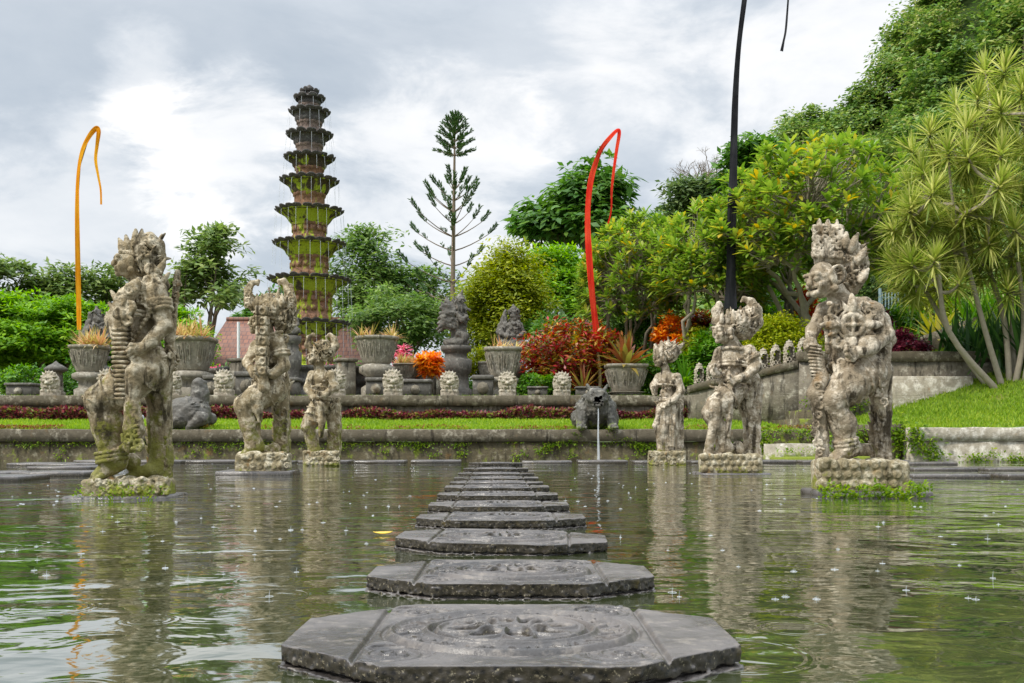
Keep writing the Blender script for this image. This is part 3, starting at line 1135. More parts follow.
FIN_LAB = ['pointed stone finial lowest on the sloping wall, beside the small crowned statue', 'second lowest pointed finial up the sloping wall', 'third lowest pointed finial up the sloping wall', 'pointed finial hidden behind the horned statue on the sloping wall, lower one', 'pointed finial behind the horned statue on the sloping wall, upper one', 'fourth pointed finial from the top of the sloping wall', 'third pointed finial from the top of the sloping wall', 'second pointed finial from the top of the sloping wall', 'topmost pointed finial where the sloping wall meets the retaining wall']
fin0 = None
for i, px in enumerate((699, 711, 723, 736, 749, 763, 775.5, 789, 803)):
    tt = (px - 690) / 110
    p = A0 + (A1 - A0) * tt
    p = P(px, 0, p[1]) * (1, 1, 0) + (0, 0, p[2] - 0.02)
    if fin0 is None:
        fin0 = finial_mesh().build('stone_finial', 'mask_stone', None)
        o = fin0
    else:
        o = fin0.copy()
        COL.objects.link(o)
    o.location = p
    s_ = 0.85 + 0.12 * tt + 0.05 * rng.rand()
    o.scale = (s_, s_, s_ * (0.9 + 0.15 * rng.rand()))
    tag(o, FIN_LAB[i], 'finial', 'pointed finials along the sloping wall')

# steps down to the water, beside the right-hand statues
t = thing('stone_steps', 'broad stone steps going down into the pond before the sloping wall', 'steps', (6.9, 22.6, 0))
for k, (y0, z1, x0, x1) in enumerate(((21.6, 0.13, 5.7, 8.05), (22.0, 0.42, 5.62, 8.05), (22.6, 0.73, 5.58, 8.08), (23.3, 0.98, 6.6, 8.08), (24.0, 1.22, 6.9, 8.08))):
    mb = MB()
    wavy_wall(mb, x0 - 6.9, x1 - 6.9, y0 - 22.6, (25.2 if k > 2 else y0 + 0.75 + 0.4 * (k == 2)) - 22.6, -0.6, z1, seed=20 + k, amp=0.01)
    mb.build('step', 'pond_wall' if k != 1 else 'pale_wall', t)
for i, (a, b) in enumerate((((778, 421), (812, 440)), ((800, 419), (830, 436)))):
    pa, pb = P(a[0], a[1], 25.2), P(b[0], b[1], 23.2)
    o = thing('stair_kerb', ('brown sloping kerb stone on the left side of the upper steps', 'brown sloping kerb stone on the right side of the upper steps')[i], 'kerb', pa)
    d = pb - pa
    w = np.array((0.2, 0, 0))
    q = np.array([(0, 0, -0.4), (0, 0, 0), d, d - (0, 0, 0.4)])
    MB().add(np.concatenate([q, q + w]), [(0, 1, 2, 3), (7, 6, 5, 4), (1, 5, 6, 2), (0, 4, 5, 1), (3, 2, 6, 7), (0, 3, 7, 4)]).build('kerb_block', 'cap', o)
for px, y, w, h, lab in ((783.5, 26.9, 0.26, 1.0, 'square stone post ending the long ledge wall'), (793, 26.4, 0.24, 0.85, 'leaning square stone post beside the steps')):
    b = P(px, 421, y)
    o = thing('stone_post', lab, 'post', (b[0], y, b[2] - 0.25))
    MB().bbox((0, 0, h / 2), (w, w, h), 0.02).build('post_shaft', 'terrace_wall', o)
    MB().bbox((0, 0, h + 0.035), (w + 0.05, w + 0.05, 0.065), 0.015).build('post_cap', 'cap', o)
# low walls and kerbs on the upper terrace
t = thing('garden_wall', 'low slanting garden wall beneath the golden agave', 'wall', P(925, 344, 27.2))
q0, q1 = P(922, 336, 27.2), P(1000, 308, 29.0)
L0 = P(925, 344, 27.2)
v = []
for p in (q0, q1):
    v += [p - (0, 0, 0.75), p, p + (0.06, 0.3, 0.0), p + (0.06, 0.3, -0.75)]
MB().add(np.array(v) - L0, [(0, 1, 5, 4), (1, 2, 6, 5), (2, 3, 7, 6), (3, 2, 1, 0), (4, 5, 6, 7), (0, 4, 7, 3)]).build('wall_face', 'terrace_wall', t)

# ------------------------------------------------------------------ stepping stones
def octagon_stone():
    h = 0.0032
    c = Carve((-0.55, -0.42, -0.13), (0.55, 0.42, 0.105), h)

    def plan(X, Y, grow):
        d = np.maximum(np.abs(X) - 0.523 - grow, np.abs(Y) - 0.39 - grow)
        nx, ny = 0.22, 0.255
        ln = math.hypot(nx, ny)
        return np.maximum(d, ((np.abs(X) - 0.523 - grow) * nx + (np.abs(Y) - 0.17 - grow) * ny) / ln)

    ax = [(c.lo[i] + np.arange(c.n[i]) * h).astype(np.float32) for i in range(3)]
    X, Y, Z = ax[0][:, None, None], ax[1][None, :, None], ax[2][None, None, :]
    rr = np.hypot(X, Y * 1.12)
    g = lambda q, w: np.exp(-(q / w) ** 2)
    an = np.arctan2(Y * 1.12, X)
    ins = 1 / (1 + np.exp((np.abs(X) - 0.318) / 0.004)) * (np.abs(Y) < 0.36)
    rel = -0.012 * g(np.abs(X) - 0.336, 0.007)                       # groove before each end panel
    rel = rel + ins * (0.010 * (g(rr - 0.178, 0.007) + g(rr - 0.205, 0.006) + g(rr - 0.292, 0.008)) - 0.009 * g(rr - 0.192, 0.006) - 0.010 * g(rr - 0.311, 0.007))
    for k in range(8):                                               # eight petals round a boss
        a = k * math.pi / 4 + 0.2
        u = X * math.cos(a) + Y * 1.12 * math.sin(a)
        w = -X * math.sin(a) + Y * 1.12 * math.cos(a)
        e = np.sqrt(((u - 0.102) / 0.058) ** 2 + (w / 0.034) ** 2)
        rel = rel + 0.011 * g(e - 1, 0.16) - 0.006 * (e < 0.8)
    rel = rel + 0.012 * g(rr - 0.028, 0.008)
    band = np.clip((rr - 0.215) / 0.01, 0, 1) * np.clip((0.282 - rr) / 0.01, 0, 1)
    rel = rel + band * (0.011 * g(np.sin(7 * an + 2.2 * np.sin(14 * an) + 60 * (rr - 0.25)), 0.35) - 0.006)
    cor = ins * (rr > 0.325)
    for (cx, cy) in ((0.255, 0.265), (0.255, -0.265), (-0.255, 0.265), (-0.255, -0.265)):
        q = np.hypot(X - cx, Y - cy)
        t_ = np.arctan2(Y - cy, X - cx)
        rel = rel + cor * (0.010 * g(np.sin(q * 110 + t_), 0.4) * np.exp(-(q / 0.1) ** 2) - 0.006 * (q < 0.09))
    rel = rel.astype(np.float32)
    n2 = vnoise((c.n[0], c.n[1], 1), 33, 3, 0.0035) + vnoise((c.n[0], c.n[1], 1), 7, 4, 0.0014)
    top = 0.082 + rel + n2
    pl = plan(X, Y, 0.0)
    d = np.maximum(pl, Z - top)
    d = np.maximum(d, 0.040 - Z)
    low = np.maximum(plan(X, Y, 0.006), Z - 0.033)
    core = np.maximum(plan(X, Y, -0.02), Z - 0.06)
    d = np.minimum(np.minimum(d, low), core)
    side = np.clip((pl + 0.03) / 0.02, 0, 1) * np.clip((0.078 - Z) / 0.012, 0, 1)
    d = d + side * (vnoise(c.n, 4, 9, 0.007) + vnoise(c.n, 11, 12, 0.007) + 0.02 * np.clip(vnoise(c.n, 17, 21, 1.0) - 0.2, 0, 1))
    d = np.maximum(d, -0.12 - Z)
    c.D = d.astype(np.float32)
    return c


ORD = ['nearest', 'second nearest', 'third nearest', 'fourth nearest', 'fifth nearest', 'sixth nearest', 'seventh nearest', 'eighth nearest', 'ninth nearest', 'tenth nearest', 'eleventh nearest', 'twelfth nearest', 'thirteenth nearest', 'fourteenth nearest', 'fifteenth nearest', 'sixteenth nearest']
st0 = None
Ys = [2.5, 3.63, 4.86, 6.05, 7.25, 8.45, 9.7, 10.85, 12.0, 13.25, 15.6, 18.9]
for i, y in enumerate(Ys):
    if st0 is None:
        st0 = octagon_stone().build('stepping_stone', 'step')
        o = st0
    else:
        o = st0.copy()
        COL.objects.link(o)
    x = float(np.interp(y, [2.3, 3.5, 4.7, 5.9, 7.1, 10.8, 15.5, 20], [-0.003, 0.0, -0.045, -0.062, -0.093, -0.168, -0.25, -0.33]))
    o.location = (x, y, (rng.rand() - 0.5) * 0.012)
    o.rotation_euler = (0, 0, (rng.rand() - 0.5) * 0.02 + (math.pi if i % 2 else 0))
    s_ = 0.965 if i else 1.03
    o.scale = (s_, 1.0 if i == 0 else 0.84, 1)
    if i == 2:
        o.rotation_euler = (R(0.4), R(1.0), R(-3))
    tag(o, f'{ORD[i]} eight-sided stepping stone of the straight central row' if i else 'nearest and largest-looking stepping stone with carved flower rings', 'stepping stone', 'stepping stones of the straight central row')


def square_stone():
    mb = MB()
    mb.bbox((0, 0, 0.02), (1.02, 0.8, 0.13), 0.012)
    mb.bbox((0, 0, -0.09), (1.08, 0.86, 0.08), 0.01)
    return mb


sq0 = None
side = []
for k, x in enumerate(np.arange(-8.4, 8.5, 1.14)):
    if abs(x + 0.4) < 0.7:
        continue
    side.append((x, 20.6 + 0.05 * math.sin(k * 2.1), f'flat slab {k + 1} counting from the left in the far crossing row'))
for k, (x, y) in enumerate([(-8.9, 18.9), (-7.9, 18.0), (-7.4, 16.6), (-6.3, 13.9), (-7.35, 13.8), (-6.5, 12.5)]):
    side.append((x, y, 'flat slab of the left-hand stone path, ' + ('farthest of all', 'second farthest', 'third farthest', 'right one of the pair', 'left one of the pair', 'nearest of all')[k]))
for k, (x, y) in enumerate([(8.1, 19.6), (6.7, 18.6), (6.9, 16.2), (8.05, 16.1), (5.75, 13.4), (6.9, 13.2)]):
    side.append((x, y, 'flat slab of the right-hand stone path, ' + ('under the pale low wall', 'before the stone steps', 'left one of the rear pair', 'right one of the rear pair', 'left one of the front pair', 'right one of the front pair')[k]))
for (x, y, lab) in side:
    if sq0 is None:
        sq0 = square_stone().build('stone_slab', 'step')
        o = sq0
    else:
        o = sq0.copy()
        COL.objects.link(o)
    o.location = (x, y, (rng.rand() - 0.5) * 0.02)
    o.rotation_euler = (0, 0, (rng.rand() - 0.5) * 0.08)
    tag(o, lab, 'stone slab', 'flat dark slabs of the side paths')

# ------------------------------------------------------------------ the six guardian statues
# measured in photo pixels at each statue's own distance, then scaled to metres
class Statue:
    def __init__(s, x0, yb, Y, height, name, label, group=None, rough=1.0, mat='statue'):
        s.x0, s.yb, s.sc, s.u = x0, yb, Y / F_PX, height / 265.0
        s.mat = mat
        s.loc = P(x0, yb, Y)
        s.loc[2] = EYE + (HOR - yb) / F_PX * Y
        s.t = thing(name, label, 'statue', s.loc, group)
        s.h = 0.82 * height / 265.0 * rough

    def q(s, x, y, d=0.0):
        k = 1 + d / F_PX      # a nearer point of the statue looks larger: undo that
        return np.array(((x - 512) * k - (s.x0 - 512), d, (s.yb - HOR) - (y - HOR) * k), float)

    def carve(s, x0, x1, y0, y1, d0, d1):
        a = [s.q(x, y, d) for x in (x0, x1) for y in (y0, y1) for d in (d0, d1)]
        c = Carve(np.min(a, 0) - 2, np.max(a, 0) + 2, s.h)
        c.slim = (2.0 * s.u, 0.9)
        return c

    def finish(s, c, name, seed, mat=None, amt=1.0):
        k = s.u / s.h
        c.rough([(9 * k, 1.2 * s.u * amt), (4 * k, 0.8 * s.u * amt), (2.2 * k, 0.45 * s.u * amt)], seed)
        return c.build(name, mat or s.mat, s.t, s.sc)

    def head(s, B, c, r, f, grim=False):
        f = unit(np.array((f[0], f[1], f[2] if len(f) > 2 else 0.0)))
        sd = unit(np.cross((0, 0, 1), f))
        up = np.cross(f, sd)
        A = np.array((f, sd, up))
        B.ell(c, (r * 0.95, r * 0.85, r * 1.12), r * 0.2, A)
        B.ell(c + f * 0.3 * r - up * 0.55 * r, (0.62 * r, 0.6 * r, 0.55 * r), r * 0.3, A)
        B.cap(c + f * 0.82 * r + sd * 0.5 * r + up * 0.3 * r, c + f * 0.88 * r - sd * 0.5 * r + up * 0.3 * r, 0.15 * r, None, r * 0.12)
        B.cap(c + f * 0.92 * r + up * 0.2 * r, c + f * 1.07 * r - up * 0.2 * r, 0.1 * r, 0.17 * r, r * 0.1)
        for e in (-1, 1):
            B.ell(c + f * 0.84 * r + sd * e * 0.38 * r + up * 0.05 * r, (0.14 * r, 0.22 * r, 0.15 * r), r * 0.04, A)
            B.ell(c + sd * e * 0.85 * r - up * 0.1 * r, (0.24 * r, 0.12 * r, 0.38 * r), r * 0.08, A)
            B.ell(c + sd * e * 0.86 * r - up * 0.65 * r, 0.2 * r, r * 0.05)
            B.ell(c + f * 0.62 * r + sd * e * 0.5 * r - up * 0.3 * r, 0.26 * r, r * 0.2)
        if grim:
            B.ell(c + f * 1.0 * r - up * 0.5 * r, (0.35 * r, 0.42 * r, 0.16 * r), 0.05 * r, A, True)
            B.cap(c + f * 0.92 * r - up * 0.78 * r + sd * 0.32 * r, c + f * 0.92 * r - up * 0.78 * r - sd * 0.32 * r, 0.14 * r, None, r * 0.1)
            for e in (-0.3, -0.1, 0.1, 0.3):
                B.ell(c + f * 0.92 * r - up * 0.4 * r + sd * e * r, 0.1 * r, 0.02 * r)
        else:
            B.cap(c + f * 0.95 * r - up * 0.42 * r + sd * 0.25 * r, c + f * 0.95 * r - up * 0.42 * r - sd * 0.25 * r, 0.09 * r, None, r * 0.06)
            B.cap(c + f * 0.92 * r - up * 0.57 * r + sd * 0.2 * r, c + f * 0.92 * r - up * 0.57 * r - sd * 0.2 * r, 0.11 * r, None, r * 0.06)
        B.ell(c + f * 0.78 * r - up * 0.86 * r, 0.24 * r, r * 0.15)

    def hand(s, B, c, d, across, r, curl=True):
        """a palm and four bent fingers going along d, laid side by side along across"""
        d, a = unit(d), unit(across)
        n = np.cross(d, a)
        A = np.array((d, a, n))
        B.ell(c, (r * 1.0, r * 0.9, r * 0.5), r * 0.3, A)
        for i, (o, ln) in enumerate(((-0.66, 0.85), (-0.22, 1.05), (0.22, 1.0), (0.66, 0.8))):
            p0 = c + d * r * 0.6 + a * o * r
            p1 = p0 + d * r * 0.75 * ln
            p2 = p1 + (d * 0.3 - n * 0.8) * r * 0.6 * ln
            p3 = p2 + (-d * 0.5 - n * 0.5) * r * 0.4 * ln
            B.chain([p0, p1, p2, p3] if curl else [p0, p1, p1 + d * r * 0.5 * ln], r * 0.21, r * 0.05)
        B.chain([c - a * r * 0.7, c - a * r * 1.1 + d * r * 0.5 - n * 0.2 * r, c - a * r * 0.8 + d * r * 1.05 - n * 0.5 * r], r * 0.23, r * 0.1)

    def foot(s, B, heel, toe, r):
        d = unit(toe - heel)
        a = unit(np.cross((0, 0, 1), d))
        B.cap(heel + (0, 0, r * 0.5), toe, r, r * 0.55, r * 0.6)
        for i, o in enumerate((-0.75, -0.4, -0.05, 0.3, 0.65)):
            p = toe + a * o * r + d * r * (0.1 - 0.15 * abs(i - 1))
            B.cap(p, p + d * r * 0.5 - np.array((0, 0, 0.1 * r)), r * 0.24, r * 0.2, r * 0.06)

    def bands(s, B, a, b, r, n, th, k=0.0, tilt=(0, 0, 0)):
        """raised cloth folds or bracelets around a limb"""
        for i in range(n):
            t = (i + 0.5) / n
            rr = r[0] + (r[1] - r[0]) * t
            B.ring(a + (b - a) * t, unit(b - a) + np.asarray(tilt), rr, th, k)

    def pillar(s, x0, x1, y0, y1, d0, d1, seed, name='support_pillar', lean=0.0):
        c = s.carve(x0 - 6 - abs(lean), x1 + 6 + abs(lean), y0 - 6, y1 + 5, d0 - 8, d1 + 6)
        rs = np.random.RandomState(seed)
        n = 7
        for i in range(n):
            ya, yb_ = y0 + (y1 - y0) * i / n, y0 + (y1 - y0) * (i + 1) / n
            sh = lean * (1 - (i + 0.5) / n)
            c.box(s.q((x0 + x1) / 2 + sh + rs.randn() * 0.6 * s.u, (ya + yb_) / 2, (d0 + d1) / 2), ((x1 - x0) / 2 * (0.9 + 0.14 * rs.rand()), (d1 - d0) / 2, (yb_ - ya) / 2 + 1.5 * s.u), 2.5 * s.u, 2.5 * s.u)
        m = int((y1 - y0) / (9 * s.u))
        for i in range(m):
            y = y0 + (y1 - y0) * (i + 0.5) / m
            sh = lean * (1 - (i + 0.5) / m)
            c.curl(s.q((x0 + x1) / 2 + sh + (2.5 if i % 2 else -2.5) * s.u, y, d0), (0, -1, 0), 4.8 * s.u, 1.7 * s.u, i * 2.2, 1.3)
            c.flame(s.q(x0 + sh, y + 4 * s.u, (d0 + d1) / 2), s.q(x0 + sh - 2 * s.u, y - 5 * s.u, (d0 + d1) / 2), (-2.5 * s.u, 0, 0), 2.3 * s.u)
            c.curl(s.q(x1 + sh - 1.5 * s.u, y, (d0 + d1) / 2), (1, 0, 0), 4.2 * s.u, 1.5 * s.u, i * 1.4, 1.2)
        return s.finish(c, name, seed)

    def plinth(s, x0, x1, y0, y1, d0, d1, seed, scales=False, slab=None):
        c = s.carve(x0 - 8, x1 + 8, y0 - 10, y1 + 6, d0 - 9, d1 + 9)
        x0, x1, d0, d1 = x0 + 3 * s.u, x1 - 3 * s.u, d0 + 3 * s.u, d1 - 3 * s.u
        cx, cd = (x0 + x1) / 2, (d0 + d1) / 2
        c.box(s.q(cx, (y0 + y1) / 2 + 2, cd), ((x1 - x0) / 2, (d1 - d0) / 2, (y1 - y0) / 2 + 2), 4 * s.u, 0)
        rs = np.random.RandomState(seed)
        step = 9 * s.u
        rows = max(2, int((y1 - y0) / (8 * s.u)))
        for j in range(rows):
            y = y0 + (y1 - y0) * (j + 0.5) / rows
            for side in range(4):
                ln = (x1 - x0) if side < 2 else (d1 - d0)
                m = max(2, int(ln / step))
                for i in range(m):
                    t = (i + 0.5 + 0.5 * (j % 2) * 0.8) / m - 0.5
                    t = min(max(t, -0.48), 0.48)
                    if side < 2:
                        p = s.q(cx + t * (x1 - x0), y, d0 if side == 0 else d1)
                        nn = (0, -1 if side == 0 else 1, 0)
                    else:
                        p = s.q(x0 if side == 2 else x1, y, cd + t * (d1 - d0))
                        nn = (-1 if side == 2 else 1, 0, 0)
                    r = step * 0.5 * (0.8 + 0.35 * rs.rand())
                    if scales:
                        p = p - np.asarray(nn) * r * 0.45
                        c.ell(p, r * np.array((1.05, 1.05, 1.2)), 0.8 * s.u)
                        c.ring(p + np.asarray(nn) * r * 0.85, nn, r * 0.55, r * 0.2, 0.3)
                    elif rs.rand() < 0.75:
                        c.curl(p, nn, r * 1.05, r * 0.36, rs.rand() * 6, 1.3, 0.5 * s.u)
                    else:
                        c.ell(p, r * (0.7 + 0.5 * rs.rand()), 1.5 * s.u)
        for _ in range(14):
            c.ell(s.q(x0 + (x1 - x0) * rs.rand(), y0 + 1, d0 + (d1 - d0) * rs.rand()), np.array((6, 5, 3.5)) * s.u * (0.6 + 0.7 * rs.rand()), 3 * s.u)
        s.finish(c, 'plinth', seed, 'plinth', 1.3)
        if slab:
            mb = MB()
            z1 = (s.yb - y1) * s.sc - 0.004
            xa, xb = (slab[0] - s.x0) * s.sc, (slab[1] - s.x0) * s.sc
            da, db = (d0 - 8 * s.u) * s.sc, (d1 + 8 * s.u) * s.sc
            mb.bbox(((xa + xb) / 2, (da + db) / 2, z1 - 0.11), (xb - xa, db - da, 0.22), 0.015, 0.03)
            mb.build('base_slab', 'step', s.t)


def statue_crowned_left():
    """nearest statue on the left, in profile, holding a ridged club"""
    s = Statue(130, 494, 9.0, 265, 'guardian_statue', 'largest left statue with a swept-back ornate headdress holding a ridged club', 'carved guardian statues standing in the pond')
    u, q = s.u, s.q
    B = s.carve(78, 186, 236, 484, -44, 46)
    # head and neck
    s.head(B, q(130, 262, -6), 14.5, (-0.9, -0.42))
    B.cap(q(137, 272, 0), q(143, 290, 2), 10, 12, 5)
    # trunk
    B.ell(q(145, 302, 2), (21, 17, 19), 7)
    B.ell(q(142, 325, 0), (19, 16, 18), 8)
    B.ell(q(140, 342, -3), (22, 18, 17), 8)
    B.ell(q(146, 362, 2), (26, 20, 19), 8)
    for y, r in ((316, 20), (320, 20.5), (349, 22), (354, 24)):
        B.ring(q(143, y, 0), (0.1, 0.15, 1), r, 2.0, 1.0)
    # shoulders and arms: the near arm bends across the belly
    B.ell(q(155, 292, -12), (14, 12, 13), 5)
    B.chain([q(156, 293, -14), q(164, 325, -17)], [11.5, 9.5], 3)
    B.chain([q(164, 326, -17), q(152, 340, -26), q(144, 347, -29)], [9, 7.5, 6], 2)
    s.hand(B, q(139, 350, -29), (-0.75, -0.2, -0.6), (0.3, 0.5, -0.8), 8)
    for t in (0.3, 0.42, 0.54):
        B.ring(q(156, 293, -14) * (1 - t) + q(164, 325, -17) * t, q(164, 325, -17) - q(156, 293, -14), 11.2, 2.2, 0.5)
    B.ornate(q(158, 305, -15), (12, 12, 9), 20, 4.5, 4)
    B.ell(q(130, 295, 14), (11, 11, 11), 5)
    B.chain([q(128, 296, 14), q(112, 320, 10), q(120, 342, -10)], [10, 8, 7], 3)
    s.hand(B, q(122, 345, -14), (0.5, -0.6, -0.3), (0, 0.2, 1), 7.5)
    # bent near leg with a thick calf
    B.chain([q(148, 370, -8), q(122, 388, -16), q(101, 398, -18)], [23, 20, 16], 6)
    B.ell(q(99, 400, -18), (14, 14, 13), 5)
    B.chain([q(100, 404, -17), q(108, 425, -13), q(113, 458, -12)], [15, 17, 13], 5)
    s.foot(B, q(116, 468, -10), q(97, 477, -18), 12)
    s.bands(B, q(150, 366, -8), q(106, 396, -17), (24, 18), 4, 1.1, 0.8, (0.2, 0.2, 0.3))
    s.bands(B, q(111, 450, -12), q(113, 462, -12), (14.5, 14.5), 3, 2, 0.5)
    B.ornate(q(98, 399, -18), (14, 14, 12), 14, 4, 15)
    # rear leg, straight, and the kneeling shin behind
    B.chain([q(156, 372, 10), q(161, 420, 20), q(158, 470, 18)], [18, 11, 10], 5)
    s.foot(B, q(150, 474, 10), q(128, 478, 4), 8)
    B.ell(q(132, 462, 6), (9, 8, 10), 3)
    # hanging cloth with a scroll at its foot
    B.chain([q(134, 372, -30), q(132, 405, -28), q(134, 428, -24), q(130, 447, -22)], [9, 8, 11, 7], 3)
    for i, (x, y) in enumerate(((132, 420), (136, 432), (128, 438), (138, 444), (130, 410))):
        B.curl(q(x, y, -33), (0, -1, 0), 6.5, 2.0, i * 1.3, 1.4)
    B.flame(q(134, 440, -22), q(120, 452, -20), (-3, 0, 4), 5)
    # mane and curls over the shoulder, necklace
    for i, (x, y, d) in enumerate(((148, 282, -16), (156, 278, -12), (140, 286, -20), (134, 292, -20), (163, 285, -6), (150, 296, -18), (141, 299, -20))):
        B.curl(q(x, y, d), (-0.3, -1, 0.2), 7, 2.4, i, 1.4)
    for i in range(9):
        a = math.pi * (0.1 + 0.1 * i)
        B.ell(q(143 - 17 * math.cos(a), 294 + 9 * math.sin(a), -16), 2.8, 0.5)
    for i in range(13):
        t = i / 12
        B.ell(q(158 - 30 * t, 300 + 48 * t, -20 - 4 * math.sin(t * 3.1)), 2.4, 0.4)
    B.ornate(q(150, 360, 2), (27, 22, 14), 46, 5, 8, 0, lambda d: d[2] < 0.6)
    s.finish(B, 'figure', 1)
    # headdress: swept up and back, a crest of leaves before it
    Hd = s.carve(108, 178, 224, 300, -34, 36)
    Hd.ell(q(150, 256, 2), (15, 15, 22), 3)
    Hd.ell(q(136, 250, 0), (14, 14, 12), 4)
    Hd.chain([q(154, 284, 4), q(158, 264, 4), q(157, 246, 3), q(150, 238, 0), q(143, 240, -2)], [7, 8, 8, 6, 4], 3)
    Hd.ornate(q(148, 257, 1), (15, 17, 22), 110, 4.6, 21)
    for (a, b, bend) in (((123, 251), (121, 241), (-2, 0, 2)), ((128, 249), (127, 238), (-1, 0, 2)), ((135, 247), (135, 233), (1, 0, 3)), ((141, 244), (141, 233), (1, 0, 3)), ((155, 276), (163, 264), (2, 0, 5)), ((156, 288), (166, 278), (3, 0, 5))):
        for d in (-11, 9):
            Hd.flame(q(a[0], a[1], d), q(b[0], b[1], d * 0.8), bend, 4)
    for i in range(8):
        Hd.ell(q(121 + 3.6 * i, 252 + 0.9 * i, -15 + 0.3 * i), 2.6, 0.3)
    for i in range(4):
        Hd.curl(q(150 + 3 * i, 270 + 6 * i, -15), (0, -1, 0), 6, 2, i, 1.5)
    s.finish(Hd, 'headdress', 2)
    # club: curled head above, ridged shaft
    C = s.carve(106, 142, 276, 404, -46, -4)
    C.chain([q(136, 284, -24), q(126, 296, -28), q(124, 312, -28), q(122, 328, -27)], [6, 9, 10, 9], 3)
    for i, (x, y) in enumerate(((130, 290), (121, 300), (130, 306), (118, 314), (128, 320))):
        C.curl(q(x, y, -36), (-0.2, -1, 0), 6.5, 2.1, i * 1.9, 1.5)
    for (x, y) in ((113, 312), (111, 322), (115, 300)):
        C.flame(q(x + 6, y + 8, -27), q(x, y - 6, -27), (-4, 0, 3), 4)
    C.cap(q(122, 328, -27), q(122, 400, -26), 7.5, 7.5, 2)
    for i in range(16):
        C.ring(q(122, 330 + i * 4.6, -27), (0, 0, 1), 8.2, 1.6, 0.3)
    s.finish(C, 'ridged_club', 3, None, 0.7)
    s.pillar(150, 171, 352, 484, 14, 36, 31)
    K = s.carve(160, 186, 262, 372, -10, 22)
    K.chain([q(167, 366, 6), q(172, 325, 6), q(178, 272, 6)], [5.5, 5, 3.5], 2)
    for i in range(7):
        K.curl(q(168 + 1.4 * i, 350 - 11 * i, 1), (0, -1, 0), 4.5, 1.5, i, 1.3)
    s.finish(K, 'back_sword', 4)
    s.plinth(90, 170, 478, 494, -30, 36, 41, False, (76, 176))


def horn(Hd, pts, rad):
    Hd.chain(pts, rad, 2)


